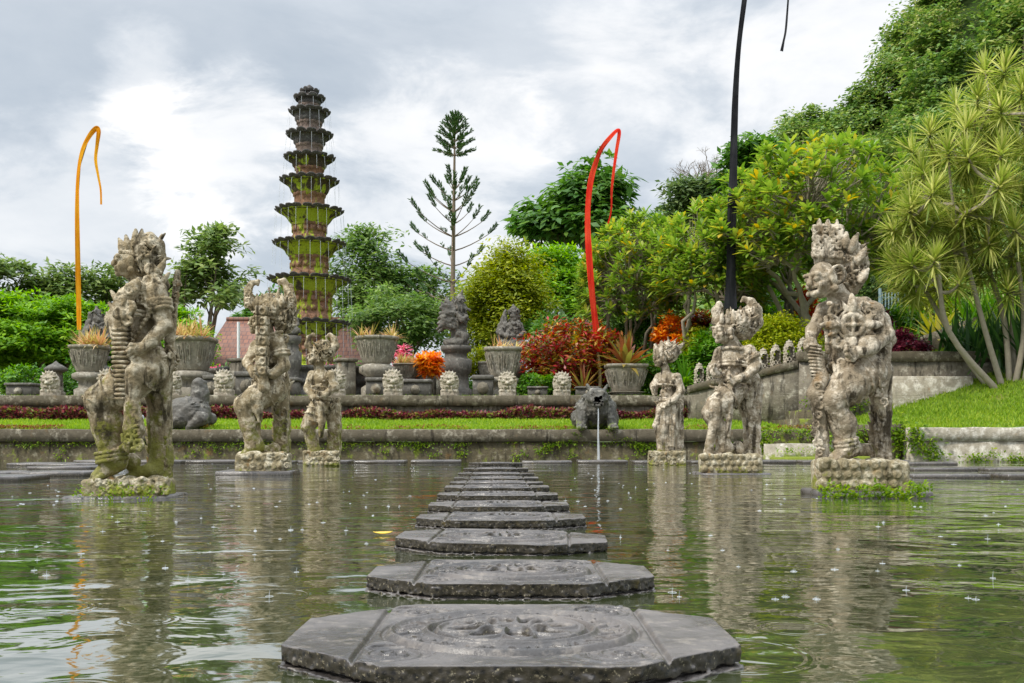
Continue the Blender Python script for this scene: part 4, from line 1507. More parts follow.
def statue_horned_left():
    s = Statue(264, 474, 14.3, 193, 'guardian_statue', 'second left statue with two curled horns holding a block-carved mace upright', 'carved guardian statues standing in the pond', 1.05)
    u, q = s.u, s.q
    B = s.carve(228, 300, 300, 462, -34, 34)
    s.head(B, q(262, 322, -4), 11.5, (-0.88, -0.46))
    B.cap(q(266, 330, 0), q(268, 342, 2), 8, 9, 4)
    B.ell(q(269, 350, 1), (16, 12.5, 14), 5)
    B.ell(q(267, 367, 0), (13, 11.5, 13), 6)
    B.ell(q(271, 383, 1), (17, 14, 14), 6)
    for y, r in ((362, 13.5), (375, 15), (378, 16)):
        B.ring(q(268, y, 0), (0.1, 0.1, 1), r, 1.5, 0.8)
    B.ell(q(279, 344, -9), (9, 8.5, 9), 4)
    B.chain([q(280, 346, -10), q(284, 366, -13)], [7.5, 6.5], 2)
    B.chain([q(284, 366, -13), q(273, 374, -20), q(268, 373, -22)], [6.2, 5, 4.2], 2)
    s.hand(B, q(263, 371, -23), (-0.9, -0.2, 0.1), (0, 0.2, 1), 5.5)
    for t in (0.3, 0.45):
        B.ring(q(280, 346, -10) * (1 - t) + q(284, 366, -13) * t, (0.2, -0.1, -1), 7.6, 1.6, 0.4)
    B.ell(q(258, 346, 9), (8, 8, 8), 4)
    B.chain([q(256, 347, 9), q(247, 362, 3), q(254, 374, -14)], [6.5, 5.5, 4.5], 2)
    s.hand(B, q(255, 375, -16), (0.6, -0.4, 0.0), (0, 0.2, 1), 5)
    # raised knee, near leg
    B.chain([q(274, 390, -5), q(256, 398, -12), q(244, 404, -13)], [15, 13, 10.5], 4)
    B.ell(q(243, 406, -13), (9, 9.5, 9), 3)
    B.chain([q(244, 408, -13), q(250, 424, -9), q(254, 446, -8)], [10, 11, 9], 3)
    s.foot(B, q(257, 451, -7), q(243, 456, -12), 8)
    s.bands(B, q(276, 388, -5), q(248, 402, -12), (16, 12), 3, 0.9, 0.6, (0.2, 0.2, 0.3))
    B.chain([q(279, 392, 10), q(281, 420, 14), q(279, 452, 14)], [12, 7, 6.5], 4)
    B.chain([q(274, 449, 2), q(262, 452, 4)], [7, 6], 3)
    B.chain([q(262, 392, -18), q(258, 408, -18), q(260, 420, -16)], [6, 5.5, 3], 2)
    for i in range(9):
        t = i / 8
        B.ell(q(280 - 24 * t, 352 + 26 * t, -13), 1.9, 0.4)
    for i, (x, y) in enumerate(((272, 338), (279, 336), (264, 342), (285, 338))):
        B.curl(q(x, y, -12), (0, -1, 0), 5, 1.7, i, 1.4)
    B.ornate(q(271, 384, 1), (18, 15.5, 12), 40, 4, 3, 0, lambda d: d[2] < 0.5)
    s.finish(B, 'figure', 11)
    Hd = s.carve(240, 302, 272, 346, -26, 28)
    Hd.ell(q(270, 309, 1), (16, 13, 13), 3)
    Hd.ell(q(282, 318, 2), (10, 11, 16), 3)
    horn(Hd, [q(258, 310, -2), q(249, 301, -2), q(248, 290, -2), q(252, 283, -2), q(258, 281, -2), q(258, 285, -2)], [6.5, 5.8, 4.2, 2.9, 1.9, 1.2])
    horn(Hd, [q(284, 310, 2), q(290, 300, 2), q(289, 289, 2), q(284, 281, 2), q(279, 281, 2), q(279, 285, 2)], [7.5, 6.8, 4.8, 3.2, 2, 1.2])
    Hd.ornate(q(271, 308, 0), (16.5, 14, 13.5), 70, 4.2, 5)
    Hd.ornate(q(285, 316, 2), (10, 12, 17), 50, 4.0, 6)
    for i in range(5):
        Hd.curl(q(247 + i * 0.6, 306 - i * 5, -9 + i), (0, -1, 0), 3.6, 1.2, i, 1.3)
        Hd.curl(q(292 - i * 0.5, 306 - i * 5, -7 + i), (0, -1, 0), 3.6, 1.2, i, 1.3)
    for i in range(6):
        Hd.flame(q(257 + 5 * i, 306, -12), q(257 + 5 * i, 296, -10), (0, 0, 2), 2.8)
    s.finish(Hd, 'headdress', 12)
    C = s.carve(252, 274, 304, 392, -34, -10)
    for i, y in enumerate(range(310, 372, 10)):
        C.box(q(262.5, y + 1, -22), (5.8, 5.8, 4.6), 1.2, 0.4)
        C.ring(q(262.5, y + 1, -28), (0, 1, 0), 2.8, 1.1)
        C.box(q(262.5, y + 6, -22), (4.6, 4.6, 2.0), 1.0, 0.4)
    C.cap(q(262.5, 372, -22), q(264, 388, -20), 5, 6, 1)
    s.finish(C, 'block_mace', 13, None, 0.5)
    s.pillar(275, 289, 388, 462, 6, 24, 33)
    s.plinth(238, 290, 453, 470, -22, 24, 42, False, (222, 295))


def statue_small_left():
    s = Statue(322, 467, 18.7, 132, 'guardian_statue', 'smallest left statue with a two-pointed headdress standing on a low plinth', 'carved guardian statues standing in the pond', 1.25)
    u, q = s.u, s.q
    B = s.carve(300, 344, 346, 458, -24, 24)
    s.head(B, q(316, 357, -3), 7.5, (-0.85, -0.5))
    B.cap(q(318, 363, 0), q(320, 372, 1), 5.2, 6, 2)
    B.ell(q(322, 378, 0), (11, 8.5, 9), 3)
    B.ell(q(321, 391, 0), (9, 8, 9), 4)
    B.ell(q(322, 404, 0), (11.5, 9.5, 10), 4)
    for y, r in ((388, 9.5), (398, 10.5), (400, 11)):
        B.ring(q(321, y, 0), (0.1, 0.1, 1), r, 1.1, 0.5)
    B.chain([q(331, 375, -5), q(335, 387, -7), q(326, 394, -13)], [5.6, 4.8, 3.6], 2)
    s.hand(B, q(322, 394, -14), (-0.9, -0.2, -0.1), (0, 0.2, 1), 3.6)
    B.chain([q(312, 375, 4), q(308, 388, -2), q(314, 398, -9)], [5.2, 4.6, 3.4], 2)
    s.hand(B, q(315, 400, -10), (0.5, -0.2, -0.7), (0.4, 0.4, 0), 3.4)
    B.chain([q(317, 408, -3), q(311, 421, -7), q(307, 426, -8)], [9.5, 8.5, 7], 3)
    B.chain([q(308, 427, -8), q(312, 440, -5), q(314, 450, -5)], [7, 7, 6], 2)
    s.foot(B, q(316, 452, -4), q(307, 455, -8), 4.8)
    B.chain([q(330, 408, 6), q(334, 430, 9), q(333, 453, 9)], [8, 5.4, 5], 3)
    s.bands(B, q(318, 406, -3), q(310, 424, -8), (10, 7.6), 3, 0.7, 0.4, (0.2, 0.2, 0.3))
    B.chain([q(320, 405, -12), q(322, 420, -12), q(321, 436, -10)], [4.5, 4.2, 2.6], 2)
    B.ornate(q(322, 404, 0), (12, 10, 8), 30, 2.8, 3, 0, lambda d: d[2] < 0.5)
    for i in range(7):
        B.ell(q(330 - 3 * i, 374 + 3.5 * i, -9), 1.4, 0.3)
    s.finish(B, 'figure', 21)
    Hd = s.carve(302, 344, 328, 372, -20, 20)
    Hd.ell(q(322, 351, 0), (11, 9, 9), 2)
    horn(Hd, [q(313, 352, 0), q(308, 345, 0), q(309, 338, 0), q(313, 335, 0), q(316, 337, 0)], [4.2, 3.8, 2.7, 1.9, 1.1])
    horn(Hd, [q(330, 354, 0), q(335, 346, 0), q(334, 339, 0), q(330, 335, 0), q(326, 337, 0)], [5, 4.6, 3.3, 2.1, 1.2])
    Hd.ornate(q(323, 351, 0), (11.5, 10, 10), 60, 3.0, 8)
    s.finish(Hd, 'headdress', 22)
    s.pillar(329, 341, 398, 458, 4, 18, 35)
    s.plinth(304, 340, 451, 466, -14, 17, 43, False, (302, 342))


def statue_small_right():
    s = Statue(667, 466, 19.2, 128, 'guardian_statue', 'small slender right statue with a crown of pointed leaves and a hand on its belly', 'carved guardian statues standing in the pond', 1.25, 'statue_pale')
    u, q = s.u, s.q
    B = s.carve(646, 688, 346, 458, -24, 24)
    s.head(B, q(661, 359, -2), 7.2, (-0.92, -0.38))
    B.cap(q(664, 365, 0), q(666, 374, 1), 4.6, 5.5, 2)
    B.ell(q(668, 380, 0), (10, 8, 9), 3)
    B.ell(q(667, 394, 0), (8, 7, 9), 4)
    B.ell(q(668, 406, 0), (10, 8.5, 10), 4)
    for y, r in ((386, 9.3), (400, 9.5), (402, 10)):
        B.ring(q(667, y, 0), (0.1, 0.1, 1), r, 1.1, 0.5)
    B.chain([q(677, 377, -4), q(681, 391, -6), q(673, 400, -12), q(668, 403, -13)], [5.0, 4.4, 3.6, 3], 2)
    s.hand(B, q(665, 404, -13), (-0.7, -0.1, -0.5), (0, 0.4, 0.6), 3.4)
    B.chain([q(659, 377, 4), q(654, 386, 0), q(655, 394, -6)], [4.8, 4.2, 3.2], 2)
    s.hand(B, q(654, 391, -7), (-0.4, -0.2, 0.8), (0.3, 0.8, 0), 3.2)
    B.chain([q(664, 410, -3), q(662, 428, -6), q(663, 450, -4)], [9, 8, 6.5], 3)
    B.chain([q(672, 410, 3), q(672, 430, 3), q(671, 450, 3)], [9, 7.5, 6], 3)
    s.foot(B, q(664, 452, -4), q(656, 455, -8), 4.5)
    s.foot(B, q(672, 452, 2), q(664, 456, -2), 4.5)
    for i in range(6):
        B.chain([q(660 + 3 * i, 404, -8), q(658 + 3.2 * i, 424, -11), q(661 + 2.4 * i, 446, -9)], [1.6, 1.8, 1.2], 0.6)
    B.chain([q(660, 410, -10), q(655, 426, -10), q(660, 440, -10), q(668, 450, -9)], [2.6, 3, 2.6, 2], 1)
    B.ornate(q(668, 404, 0), (10.5, 9.5, 7), 26, 2.6, 3, 0, lambda d: d[2] < 0.5)
    for i in range(7):
        B.ell(q(676 - 2.6 * i, 376 + 3.2 * i, -8.5), 1.3, 0.3)
    s.finish(B, 'figure', 31)
    Hd = s.carve(648, 684, 332, 374, -20, 20)
    Hd.ell(q(667, 352, 0), (10, 9, 10), 2)
    for i, (x, y, bx) in enumerate(((656, 341, -1), (662, 338, -0.5), (668, 337, 0), (674, 338, 1), (680, 340, 3), (678, 348, 3))):
        for d in (-5, 5):
            Hd.flame(q(664 + (x - 667) * 0.6, 356, d), q(x, y + 5, d * 0.8), (bx, 0, 1), 3.6)
    Hd.ornate(q(668, 352, 0), (10.5, 9.5, 10), 50, 2.7, 18)
    s.finish(Hd, 'headdress', 32)
    s.pillar(674, 683, 386, 458, 3, 15, 36)
    s.plinth(648, 685, 451, 465, -15, 17, 44, False, (647, 688))


def statue_horned_right():
    s = Statue(731, 475, 14.8, 175, 'guardian_statue', 'pale right statue with two horned wings on its head and scale-carved plinth', 'carved guardian statues standing in the pond', 1.1, 'statue_pale')
    u, q = s.u, s.q
    B = s.carve(696, 766, 312, 462, -34, 34)
    s.head(B, q(725, 331, -4), 12, (-0.9, -0.44))
    B.cap(q(731, 340, 0), q(734, 350, 1), 8, 9, 4)
    B.ell(q(735, 358, 0), (16, 12, 13), 5)
    B.ell(q(734, 374, 0), (13.5, 11.5, 12), 6)
    B.ell(q(733, 389, 0), (17, 14, 13), 6)
    for y, r in ((350, 12), (364, 14.5), (367, 14.5), (380, 15), (383, 16)):
        B.ring(q(734, y, 0), (0.1, 0.1, 1), r, 1.5, 0.8)
    B.ell(q(749, 352, -6), (8, 8, 8), 4)
    B.chain([q(749, 353, -6), q(757, 366, -9)], [7, 6], 2)
    B.chain([q(757, 366, -9), q(746, 376, -17), q(739, 379, -20)], [6, 5, 4.2], 2)
    s.hand(B, q(734, 380, -20), (-0.9, -0.2, 0.1), (0, 0.3, 1), 5.2)
    B.ell(q(721, 353, 7), (8, 8, 8), 4)
    B.chain([q(720, 354, 7), q(713, 370, 1), q(717, 374, -12)], [6.5, 5.5, 4.5], 2)
    s.hand(B, q(715, 371, -14), (-0.3, -0.3, 0.6), (0.4, 0.8, 0), 5)
    for t in (0.3, 0.45):
        B.ring(q(749, 353, -6) * (1 - t) + q(757, 366, -9) * t, (0.5, -0.2, -0.8), 7.2, 1.4, 0.4)
    B.chain([q(730, 395, -5), q(718, 405, -12), q(711, 412, -13)], [14.5, 12.5, 10], 4)
    B.ell(q(711, 413, -13), (8.5, 9, 9), 3)
    B.chain([q(712, 416, -12), q(720, 430, -8), q(724, 448, -7)], [9.5, 9.5, 8], 3)
    s.foot(B, q(727, 451, -5), q(716, 455, -10), 7)
    s.bands(B, q(732, 393, -5), q(714, 410, -12), (15.5, 11.6), 3, 0.9, 0.6, (0.2, 0.2, 0.3))
    B.chain([q(745, 396, 8), q(750, 422, 12), q(748, 452, 12)], [11.5, 7, 6.5], 4)
    B.ell(q(738, 448, 0), (7, 7, 8), 3)
    B.chain([q(722, 398, -18), q(714, 425, -16), q(708, 452, -12)], [4.5, 5.5, 5], 2)
    B.chain([q(730, 400, -18), q(729, 418, -16), q(728, 436, -14)], [4, 3.6, 2.5], 2)
    for i in range(10):
        t = i / 9
        B.ell(q(748 - 28 * t, 352 + 24 * t, -12), 1.8, 0.4)
    B.ornate(q(733, 390, 0), (18, 15, 11), 38, 4, 3, 0, lambda d: d[2] < 0.5)
    s.finish(B, 'figure', 41)
    Hd = s.carve(706, 766, 290, 350, -26, 28)
    Hd.ell(q(734, 327, 1), (14, 12, 12), 3)
    Hd.ell(q(743, 330, 3), (10, 10, 12), 3)
    horn(Hd, [q(724, 326, 0), q(718, 320, 0), q(716, 311, 0), q(719, 304, 0), q(722, 307, 0)], [7, 6.5, 5, 3, 1.6])
    horn(Hd, [q(746, 330, 2), q(755, 322, 2), q(756, 311, 2), q(751, 302, 2), q(744, 299, 2), q(741, 302, 2)], [9, 8.5, 7, 4.5, 2.6, 1.5])
    Hd.ornate(q(735, 325, 0), (15, 13, 12.5), 60, 3.9, 5)
    Hd.ornate(q(748, 322, 3), (9.5, 11, 15), 50, 3.8, 6)
    for i in range(5):
        Hd.flame(q(722 + 5.5 * i, 322, -12), q(722 + 5.5 * i, 312, -10), (0, 0, 2), 2.6)
        Hd.curl(q(757 - i * 0.6, 325 - i * 5, -6), (0, -1, 0), 3.4, 1.2, i, 1.3)
    s.finish(Hd, 'headdress', 42)
    # a cloth loop hanging over the pillar behind the hip
    K = s.carve(738, 768, 370, 420, -14, 26)
    K.chain([q(740, 392, 2), q(746, 380, 4), q(754, 378, 6), q(758, 388, 6), q(757, 412, 6)], [6, 6, 6, 6, 5], 2)
    s.finish(K, 'draped_cloth', 43)
    s.pillar(747, 759, 384, 460, 2, 20, 37)
    s.plinth(700, 760, 454, 472, -22, 24, 45, True, (697, 765))


def statue_demon_right():
    s = Statue(860, 492, 9.2, 268, 'guardian_statue', 'largest right statue, bald grinning demon with a tall headdress and wheel-carved cloak', 'carved guardian statues standing in the pond', 1.0, 'statue_pale')
    u, q = s.u, s.q
    B = s.carve(800, 902, 256, 474, -46, 46)
    s.head(B, q(823, 279, -9), 17, (-0.9, -0.42, -0.15), True)
    for i, (a, b) in enumerate(((0, 0),)):
        B.ring(q(838, 274, -19), (0.4, -1, 0), 8, 2.2, 0.6)
    B.cap(q(836, 292, 0), q(842, 304, 2), 11, 14, 5)
    B.ell(q(850, 318, 3), (27, 19, 22), 8)
    B.ell(q(850, 343, 1), (24, 18, 18), 8)
    B.ell(q(853, 360, 1), (27, 20, 16), 8)
    # near arm bent back to the belly
    B.ell(q(872, 312, -9), (13, 12, 12), 5)
    B.chain([q(873, 313, -10), q(885, 334, -14)], [10.5, 9.5], 3)
    B.chain([q(885, 335, -14), q(872, 347, -25), q(862, 352, -29)], [9.5, 8, 6.5], 3)
    s.hand(B, q(855, 353, -30), (-0.9, -0.2, 0.2), (0, 0.3, 1), 8.5)
    B.ell(q(868, 343, -24), (12, 9, 9), 3)
    # far arm lowered to the serpent
    B.ell(q(826, 312, 8), (11, 11, 11), 5)
    B.chain([q(824, 312, 8), q(813, 330, 0), q(811, 340, -6)], [9, 7.5, 6], 3)
    s.hand(B, q(811, 340, -8), (-0.2, -0.5, -0.7), (0.6, 0.6, 0), 7.5)
    # legs
    B.chain([q(868, 372, -6), q(848, 386, -15), q(833, 400, -17)], [22, 19, 14.5], 6)
    B.ell(q(831, 401, -17), (12, 13, 11), 4)
    B.chain([q(833, 405, -16), q(843, 424, -13), q(846, 446, -11)], [13, 14, 10], 4)
    s.foot(B, q(853, 453, -10), q(832, 459, -18), 10)
    s.bands(B, q(870, 370, -6), q(836, 398, -17), (23, 14.8), 6, 1.0, 0.7, (0.2, 0.2, 0.3))
    B.chain([q(878, 372, 12), q(881, 410, 20), q(878, 455, 20)], [16, 9, 8], 5)
    B.chain([q(866, 450, 6), q(852, 450, 8)], [7, 7], 4)
    s.bands(B, q(845, 438, -12), q(847, 450, -11), (11.5, 11), 3, 1.7, 0.5)
    for i in range(12):
        t = i / 11
        B.chain([q(834 + 48 * t, 364, -19 + 6 * abs(t - 0.4)), q(836 + 40 * t, 378, -24 + 8 * abs(t - 0.4))], [1.7, 1.5], 0.6)
    for i in range(14):
        t = i / 13
        B.ell(q(830 + 40 * t, 304 + 10 * math.sin(t * 3.1), -17 + 4 * t), 3.0, 0.6)
    for i in range(12):
        a = i / 11
        B.ell(q(826 + 2 * a, 318 + 34 * a, -15 - 4 * math.sin(3 * a)), 2.6, 0.5)
    B.ornate(q(853, 364, 1), (29, 22, 12), 50, 5, 8, 0, lambda d: d[2] < 0.4)
    s.finish(B, 'figure', 51)
    # the wheel rosette with its four crest leaves on the cloak
    K = s.carve(818, 898, 290, 372, -42, 24)
    K.ell(q(860, 322, -3), (29, 16, 26), 4)
    K.chain([q(844, 302, -10), q(866, 302, -8), q(884, 318, -6), q(892, 340, -4), q(884, 352, -4)], [5, 5, 5, 4.5, 4], 2)
    c0 = q(852, 325, -22)
    K.ell(c0 + (0, 4, 0), (11, 6, 11), 1)
    K.ring(c0 - (0, 2, 0), (0, 1, 0), 10, 2.8, 0.4)
    K.ring(c0 - (0, 1, 0), (0, 1, 0), 14.5, 1.5, 0.3)
    for k in range(4):
        a = k * math.pi / 2
        K.cap(c0 - (0, 3.5, 0), c0 + (9 * math.cos(a), -3, 9 * math.sin(a)), 1.7, 1.5, 0.2)
    K.ell(c0 - (0, 4, 0), 3.0, 0.3)
    for k in range(4):
        a = k * math.pi / 2
        d = np.array((math.cos(a), 0, math.sin(a)))
        K.flame(c0 + d * 15 - (0, 2, 0), c0 + d * 30, (0, 1, 0), 4.6)
        w = np.array((-math.sin(a), 0, math.cos(a)))
        K.flame(c0 + d * 12, c0 + d * 27, (0, -2, 0), 4.5)
        for e in (-1, 1):
            K.flame(c0 + d * 13 + w * e * 3, c0 + d * 20 + w * e * 10, d * 3, 3.2)
            K.curl(c0 + d * 17 + w * e * 13 + (0, 2, 0), (0, -1, 0), 5.5, 1.7, a + e, 1.3)
    for k in range(16):
        a = k * math.pi * 2 / 16
        K.ell(c0 + (18 * math.cos(a), 1, 18 * math.sin(a)), 1.9, 0.3)
    for (x, y) in ((835, 311), (833, 322), (872, 308), (880, 322), (882, 336), (836, 336)):
        K.curl(q(x, y, -16), (0, -1, 0), 6, 2, x, 1.4)
    s.finish(K, 'wheel_cloak', 52, None, 0.7)
    # tall headdress
    Hd = s.carve(806, 870, 218, 306, -32, 34)
    Hd.box(q(829, 245, 5), (13, 12, 20), 5, 3)
    Hd.ell(q(850, 267, 6), (15, 14, 23), 4)
    Hd.ell(q(850, 286, 8), (11, 12, 13), 4)
    for j in range(4):
        for i in range(4):
            Hd.curl(q(817 + i * 7.5, 230 + j * 8, -9), (0, -1, 0), 4.6, 1.6, i + 2 * j, 1.4)
            Hd.curl(q(817 + i * 7.5, 230 + j * 8, 17), (0, 1, 0), 4.6, 1.6, i + 2 * j, 1.4)
        for d in (-2, 6, 13):
            Hd.curl(q(814, 230 + j * 8, d), (-1, 0, 0), 4.2, 1.5, d + j, 1.3)
            Hd.curl(q(842, 230 + j * 8, d), (1, 0, 0), 4.2, 1.5, d + j, 1.3)
    for x in (819, 828, 837):
        for d in (-4, 10):
            Hd.flame(q(x, 234, d), q(x, 222, d), (0, 0, 2), 3.6)
    Hd.ornate(q(851, 267, 6), (16, 15, 24), 100, 4.8, 25)
    for (a, b, bend) in (((850, 250), (855, 238), (3, 0, 4)), ((858, 262), (863, 251), (3, 0, 3)), ((861, 280), (866, 271), (2, 0, 2)), ((845, 246), (846, 236), (0, 0, 3))):
        for d in (-8, 8):
            Hd.flame(q(a[0], a[1], d), q(b[0], b[1], d), bend, 4.5)
    s.finish(Hd, 'headdress', 53)
    # serpent from the lowered hand to the plinth
    N = s.carve(806, 842, 338, 470, -30, 8)
    N.chain([q(811, 342, -12), q(818, 362, -13), q(821, 378, -14), q(815, 394, -14), q(819, 412, -14), q(823, 436, -14), q(822, 462, -14)], [6, 6.5, 8, 9, 7, 6.5, 8], 3)
    for i in range(8):
        N.curl(q(818 + 3 * math.sin(i), 386 + i * 9.5, -22), (-0.3, -1, 0), 4.6, 1.6, i, 1.3)
    for i in range(10):
        N.ring(q(814 + 0.5 * i, 346 + 3.4 * i, -13), (0.2, 0, 1), 6.8, 1.0, 0.3)
    s.finish(N, 'serpent', 54)
    s.pillar(873, 889, 366, 470, 8, 28, 38, lean=0)
    D_ = s.carve(862, 896, 336, 420, -24, 14)
    D_.chain([q(884, 346, -6), q(882, 372, -10), q(880, 396, -10), q(882, 414, -8)], [8, 9, 7, 5], 3)
    for i in range(6):
        D_.curl(q(882 - 3 * math.sin(2 * i), 352 + i * 10, -18), (0, -1, 0), 5, 1.7, i, 1.3)
    s.finish(D_, 'draped_cloth', 55)
    s.plinth(816, 902, 460, 489, -34, 34, 46, True, (812, 917))


for fn in (statue_crowned_left, statue_horned_left, statue_small_left, statue_small_right, statue_horned_right, statue_demon_right):
    fn()


# ------------------------------------------------------------------ fountain beasts and carved faces
def beast_front():
    Y = 22.75
    loc = np.array((P(596, 434, Y)[0], Y, 0.735))
    t = thing('fountain_beast', 'dark crouching fanged stone beast spouting water into the pond', 'statue', loc)
    c = Carve((-0.85, -0.75, -0.05), (0.85, 1.0, 1.35), 0.02)
    c.ell((0, 0.3, 0.48), (0.38, 0.6, 0.48), 0.1)
    c.ell((0, -0.15, 0.62), (0.36, 0.35, 0.34), 0.1)
    h = np.array((0, -0.38, 0.86))
    c.ell(h, (0.31, 0.28, 0.27), 0.08)
    c.ell(h + (0, -0.2, -0.08), (0.2, 0.17, 0.13), 0.06)
    c.ell(h + (0, -0.24, -0.23), (0.16, 0.13, 0.06), 0.03)
    c.box(h + (0, -0.36, -0.16), (0.13, 0.07, 0.03), 0.02, 0, None, True)
    for e in (-1, 1):
        c.cap(h + (e * 0.18, 0, 0.16), h + (e * 0.27, 0.04, 0.34), 0.075, 0.02, 0.03)
        c.ell(h + (e * 0.12, -0.22, 0.07), 0.06, 0.015)
        c.ring(h + (e * 0.12, -0.24, 0.07), (0, 1, 0), 0.075, 0.02, 0.01)
        c.ell(h + (e * 0.07, -0.37, -0.02), 0.045, 0.02)
        for k in (0.04, 0.1):
            c.cap(h + (e * k, -0.34, -0.12), h + (e * k, -0.36, -0.2), 0.022, 0.01)
        c.cap((e * 0.36, -0.05, 0.62), (e * 0.42, -0.3, 0.12), 0.18, 0.13, 0.06)
        c.ell((e * 0.42, -0.42, 0.07), (0.14, 0.2, 0.09), 0.04)
        for k in range(4):
            c.ell((e * 0.42 + (k - 1.5) * 0.07, -0.6, 0.04), (0.035, 0.07, 0.05), 0.01)
        c.ell((e * 0.42, 0.4, 0.3), (0.24, 0.36, 0.3), 0.08)
        for k in range(5):
            c.curl((e * (0.3 + 0.05 * k), -0.2 + 0.1 * k, 0.9 - 0.06 * k), (e * 0.6, -0.6, 0.6), 0.08, 0.03, k, 1.3, 0.02)
    for k in range(5):
        c.ell((0.08 * (k - 2), -0.4 + 0.02 * abs(k - 2), 0.42), 0.05, 0.02)
    c.rough([(6, 0.05), (3, 0.035), (1.6, 0.02)], 8)
    c.build('beast_body', 'beast', t, 0.84)
    m = MB()
    zz = np.linspace(0, 1, 9)
    m.tube([(0.004 * math.sin(9 * q), -0.56 - 0.08 * (1 - (1 - q) ** 2), 0.56 - 1.3 * q) for q in zz], 0.014 + 0.02 * zz * zz, 8)
    rs = np.random.RandomState(4)
    for _ in range(26):
        a, r = rs.rand() * 6.28, 0.05 + 0.2 * rs.rand()
        m.tube([(r * math.cos(a), -0.64 + r * math.sin(a), -0.735), (r * 1.1 * math.cos(a), -0.64 + r * 1.1 * math.sin(a), -0.70)], [0.02, 0.004], 5, False)
    m.build('water_jet', 'jet', None, None, True).parent = t


def beast_side():
    Y = 23.2
    x = P(186, 430, Y)[0]
    loc = np.array((x, Y, 0.74))
    t = thing('fountain_beast', 'dark round-backed stone beast with raised tail facing left', 'statue', loc)
    c = Carve((-0.95, -0.55, -0.05), (0.75, 0.75, 1.5), 0.022)
    c.ell((0.0, 0.05, 0.34), (0.56, 0.45, 0.42), 0.06)
    c.chain([(0.22, 0.3, 0.3), (0.22, 0.32, 0.8), (0.2, 0.32, 1.06)], [0.22, 0.21, 0.17], 0.05)
    c.ell((-0.52, 0, 0.26), (0.24, 0.22, 0.2), 0.08)
    c.cap((-0.6, 0, 0.26), (-0.82, 0, 0.24), 0.12, 0.08, 0.06)
    for e in (-1, 1):
        c.ell((-0.62, e * 0.12, 0.4), 0.05, 0.03)
        c.cap((-0.1, e * 0.3, 0.25), (-0.3, e * 0.32, 0.06), 0.13, 0.09, 0.05)
        c.cap((0.45, e * 0.3, 0.25), (0.2, e * 0.36, 0.05), 0.17, 0.1, 0.05)
    for k in range(6):
        a = 0.3 + k * 0.4
        c.ring((0.12, 0.05, 0.36), (math.cos(a), 0.3, math.sin(a)), 0.42, 0.018, 0.02)
    c.rough([(6, 0.05), (3, 0.03), (1.6, 0.02)], 18)
    c.build('beast_body', 'dark_stone', t)
    m = MB()
    zz = np.linspace(0, 1, 9)
    jets = [((-0.86 - 0.35 * q) - 0.02, -0.35 - 0.55 * q, 0.28 - 1.05 * q * q) for q in zz]
    m.tube(jets, 0.06 + 0.06 * zz, 8)
    m.build('water_jet', 'jet', None, None, True).parent = t


beast_front()
beast_side()


def face_stone():
    c = Carve((-0.33, -0.24, -0.04), (0.33, 0.24, 0.74), 0.013)
    c.ell((0, 0.02, 0.36), (0.27, 0.16, 0.34), 0.02)
    c.box((0, 0.02, 0.08), (0.24, 0.15, 0.1), 0.04, 0.04)
    for e in (-1, 1):
        c.ell((e * 0.1, -0.13, 0.42), (0.07, 0.05, 0.06), 0.01)
        c.ring((e * 0.1, -0.15, 0.42), (0, 1, 0), 0.075, 0.018)
        c.cap((e * 0.03, -0.15, 0.5), (e * 0.2, -0.1, 0.54), 0.03, 0.025, 0.01)
        c.curl((e * 0.2, -0.08, 0.26), (e * 0.3, -1, 0), 0.06, 0.02, e, 1.3)
        c.cap((e * 0.09, -0.17, 0.25), (e * 0.1, -0.19, 0.17), 0.022, 0.012)
    c.ell((0, -0.17, 0.36), (0.06, 0.06, 0.06), 0.02)
    for k in range(7):
        a = (k - 3) * 0.3
        c.cap((0.2 * math.sin(a), -0.14 + 0.06 * abs(math.sin(a)), 0.27 - 0.04 * math.cos(a) + 0.03), (0.22 * math.sin(a), -0.13 + 0.06 * abs(math.sin(a)), 0.2 + 0.03 * abs(a)), 0.026, 0.02, 0.0)
    c.cap((-0.17, -0.11, 0.14), (0.17, -0.11, 0.14), 0.035, None, 0.02)
    for k in range(9):
        a = (k - 4) * 0.36
        c.flame((0.2 * math.sin(a), -0.06, 0.42 + 0.2 * math.cos(a)), (0.28 * math.sin(a), -0.05, 0.42 + 0.28 * math.cos(a)), (0, 0, 0.02), 0.035)
    c.rough([(6, 0.02), (3, 0.015), (1.6, 0.01)], 28)
    return c


FACE = [(50, 'on the ledge below the far-left stone lantern'), (108, 'on the ledge behind the largest left statue'), (172, 'on the ledge just right of the largest left statue'), (224, 'on the ledge in front of the red-tiled building'), (280, 'on the ledge behind the horned left statue'), (336, 'on the ledge beside the smallest left statue'), (393, 'on the ledge below the round planter right of the tower'), (449.5, 'on the ledge below the winged statue'), (507.5, 'on the ledge below the square planter with thin yellow tuft'), (562, 'on the ledge left of the fanged water-spouting beast')]
f0 = None
for px, lab in FACE:
    p = P(px, 0, 27.55) * (1, 1, 0) + (0, 0, 1.70)
    if f0 is None:
        f0 = face_stone().build('carved_face_stone', 'mask_stone')
        o = f0
    else:
        o = f0.copy()
        COL.objects.link(o)
    o.location = p
    o.rotation_euler = (0, 0, (rng.rand() - 0.5) * 0.25)
    s_ = 0.95 + 0.12 * rng.rand()
    o.scale = (s_, s_, s_)
    tag(o, 'carved grinning face stone ' + lab, 'carved stone', 'carved face stones along the ledge')

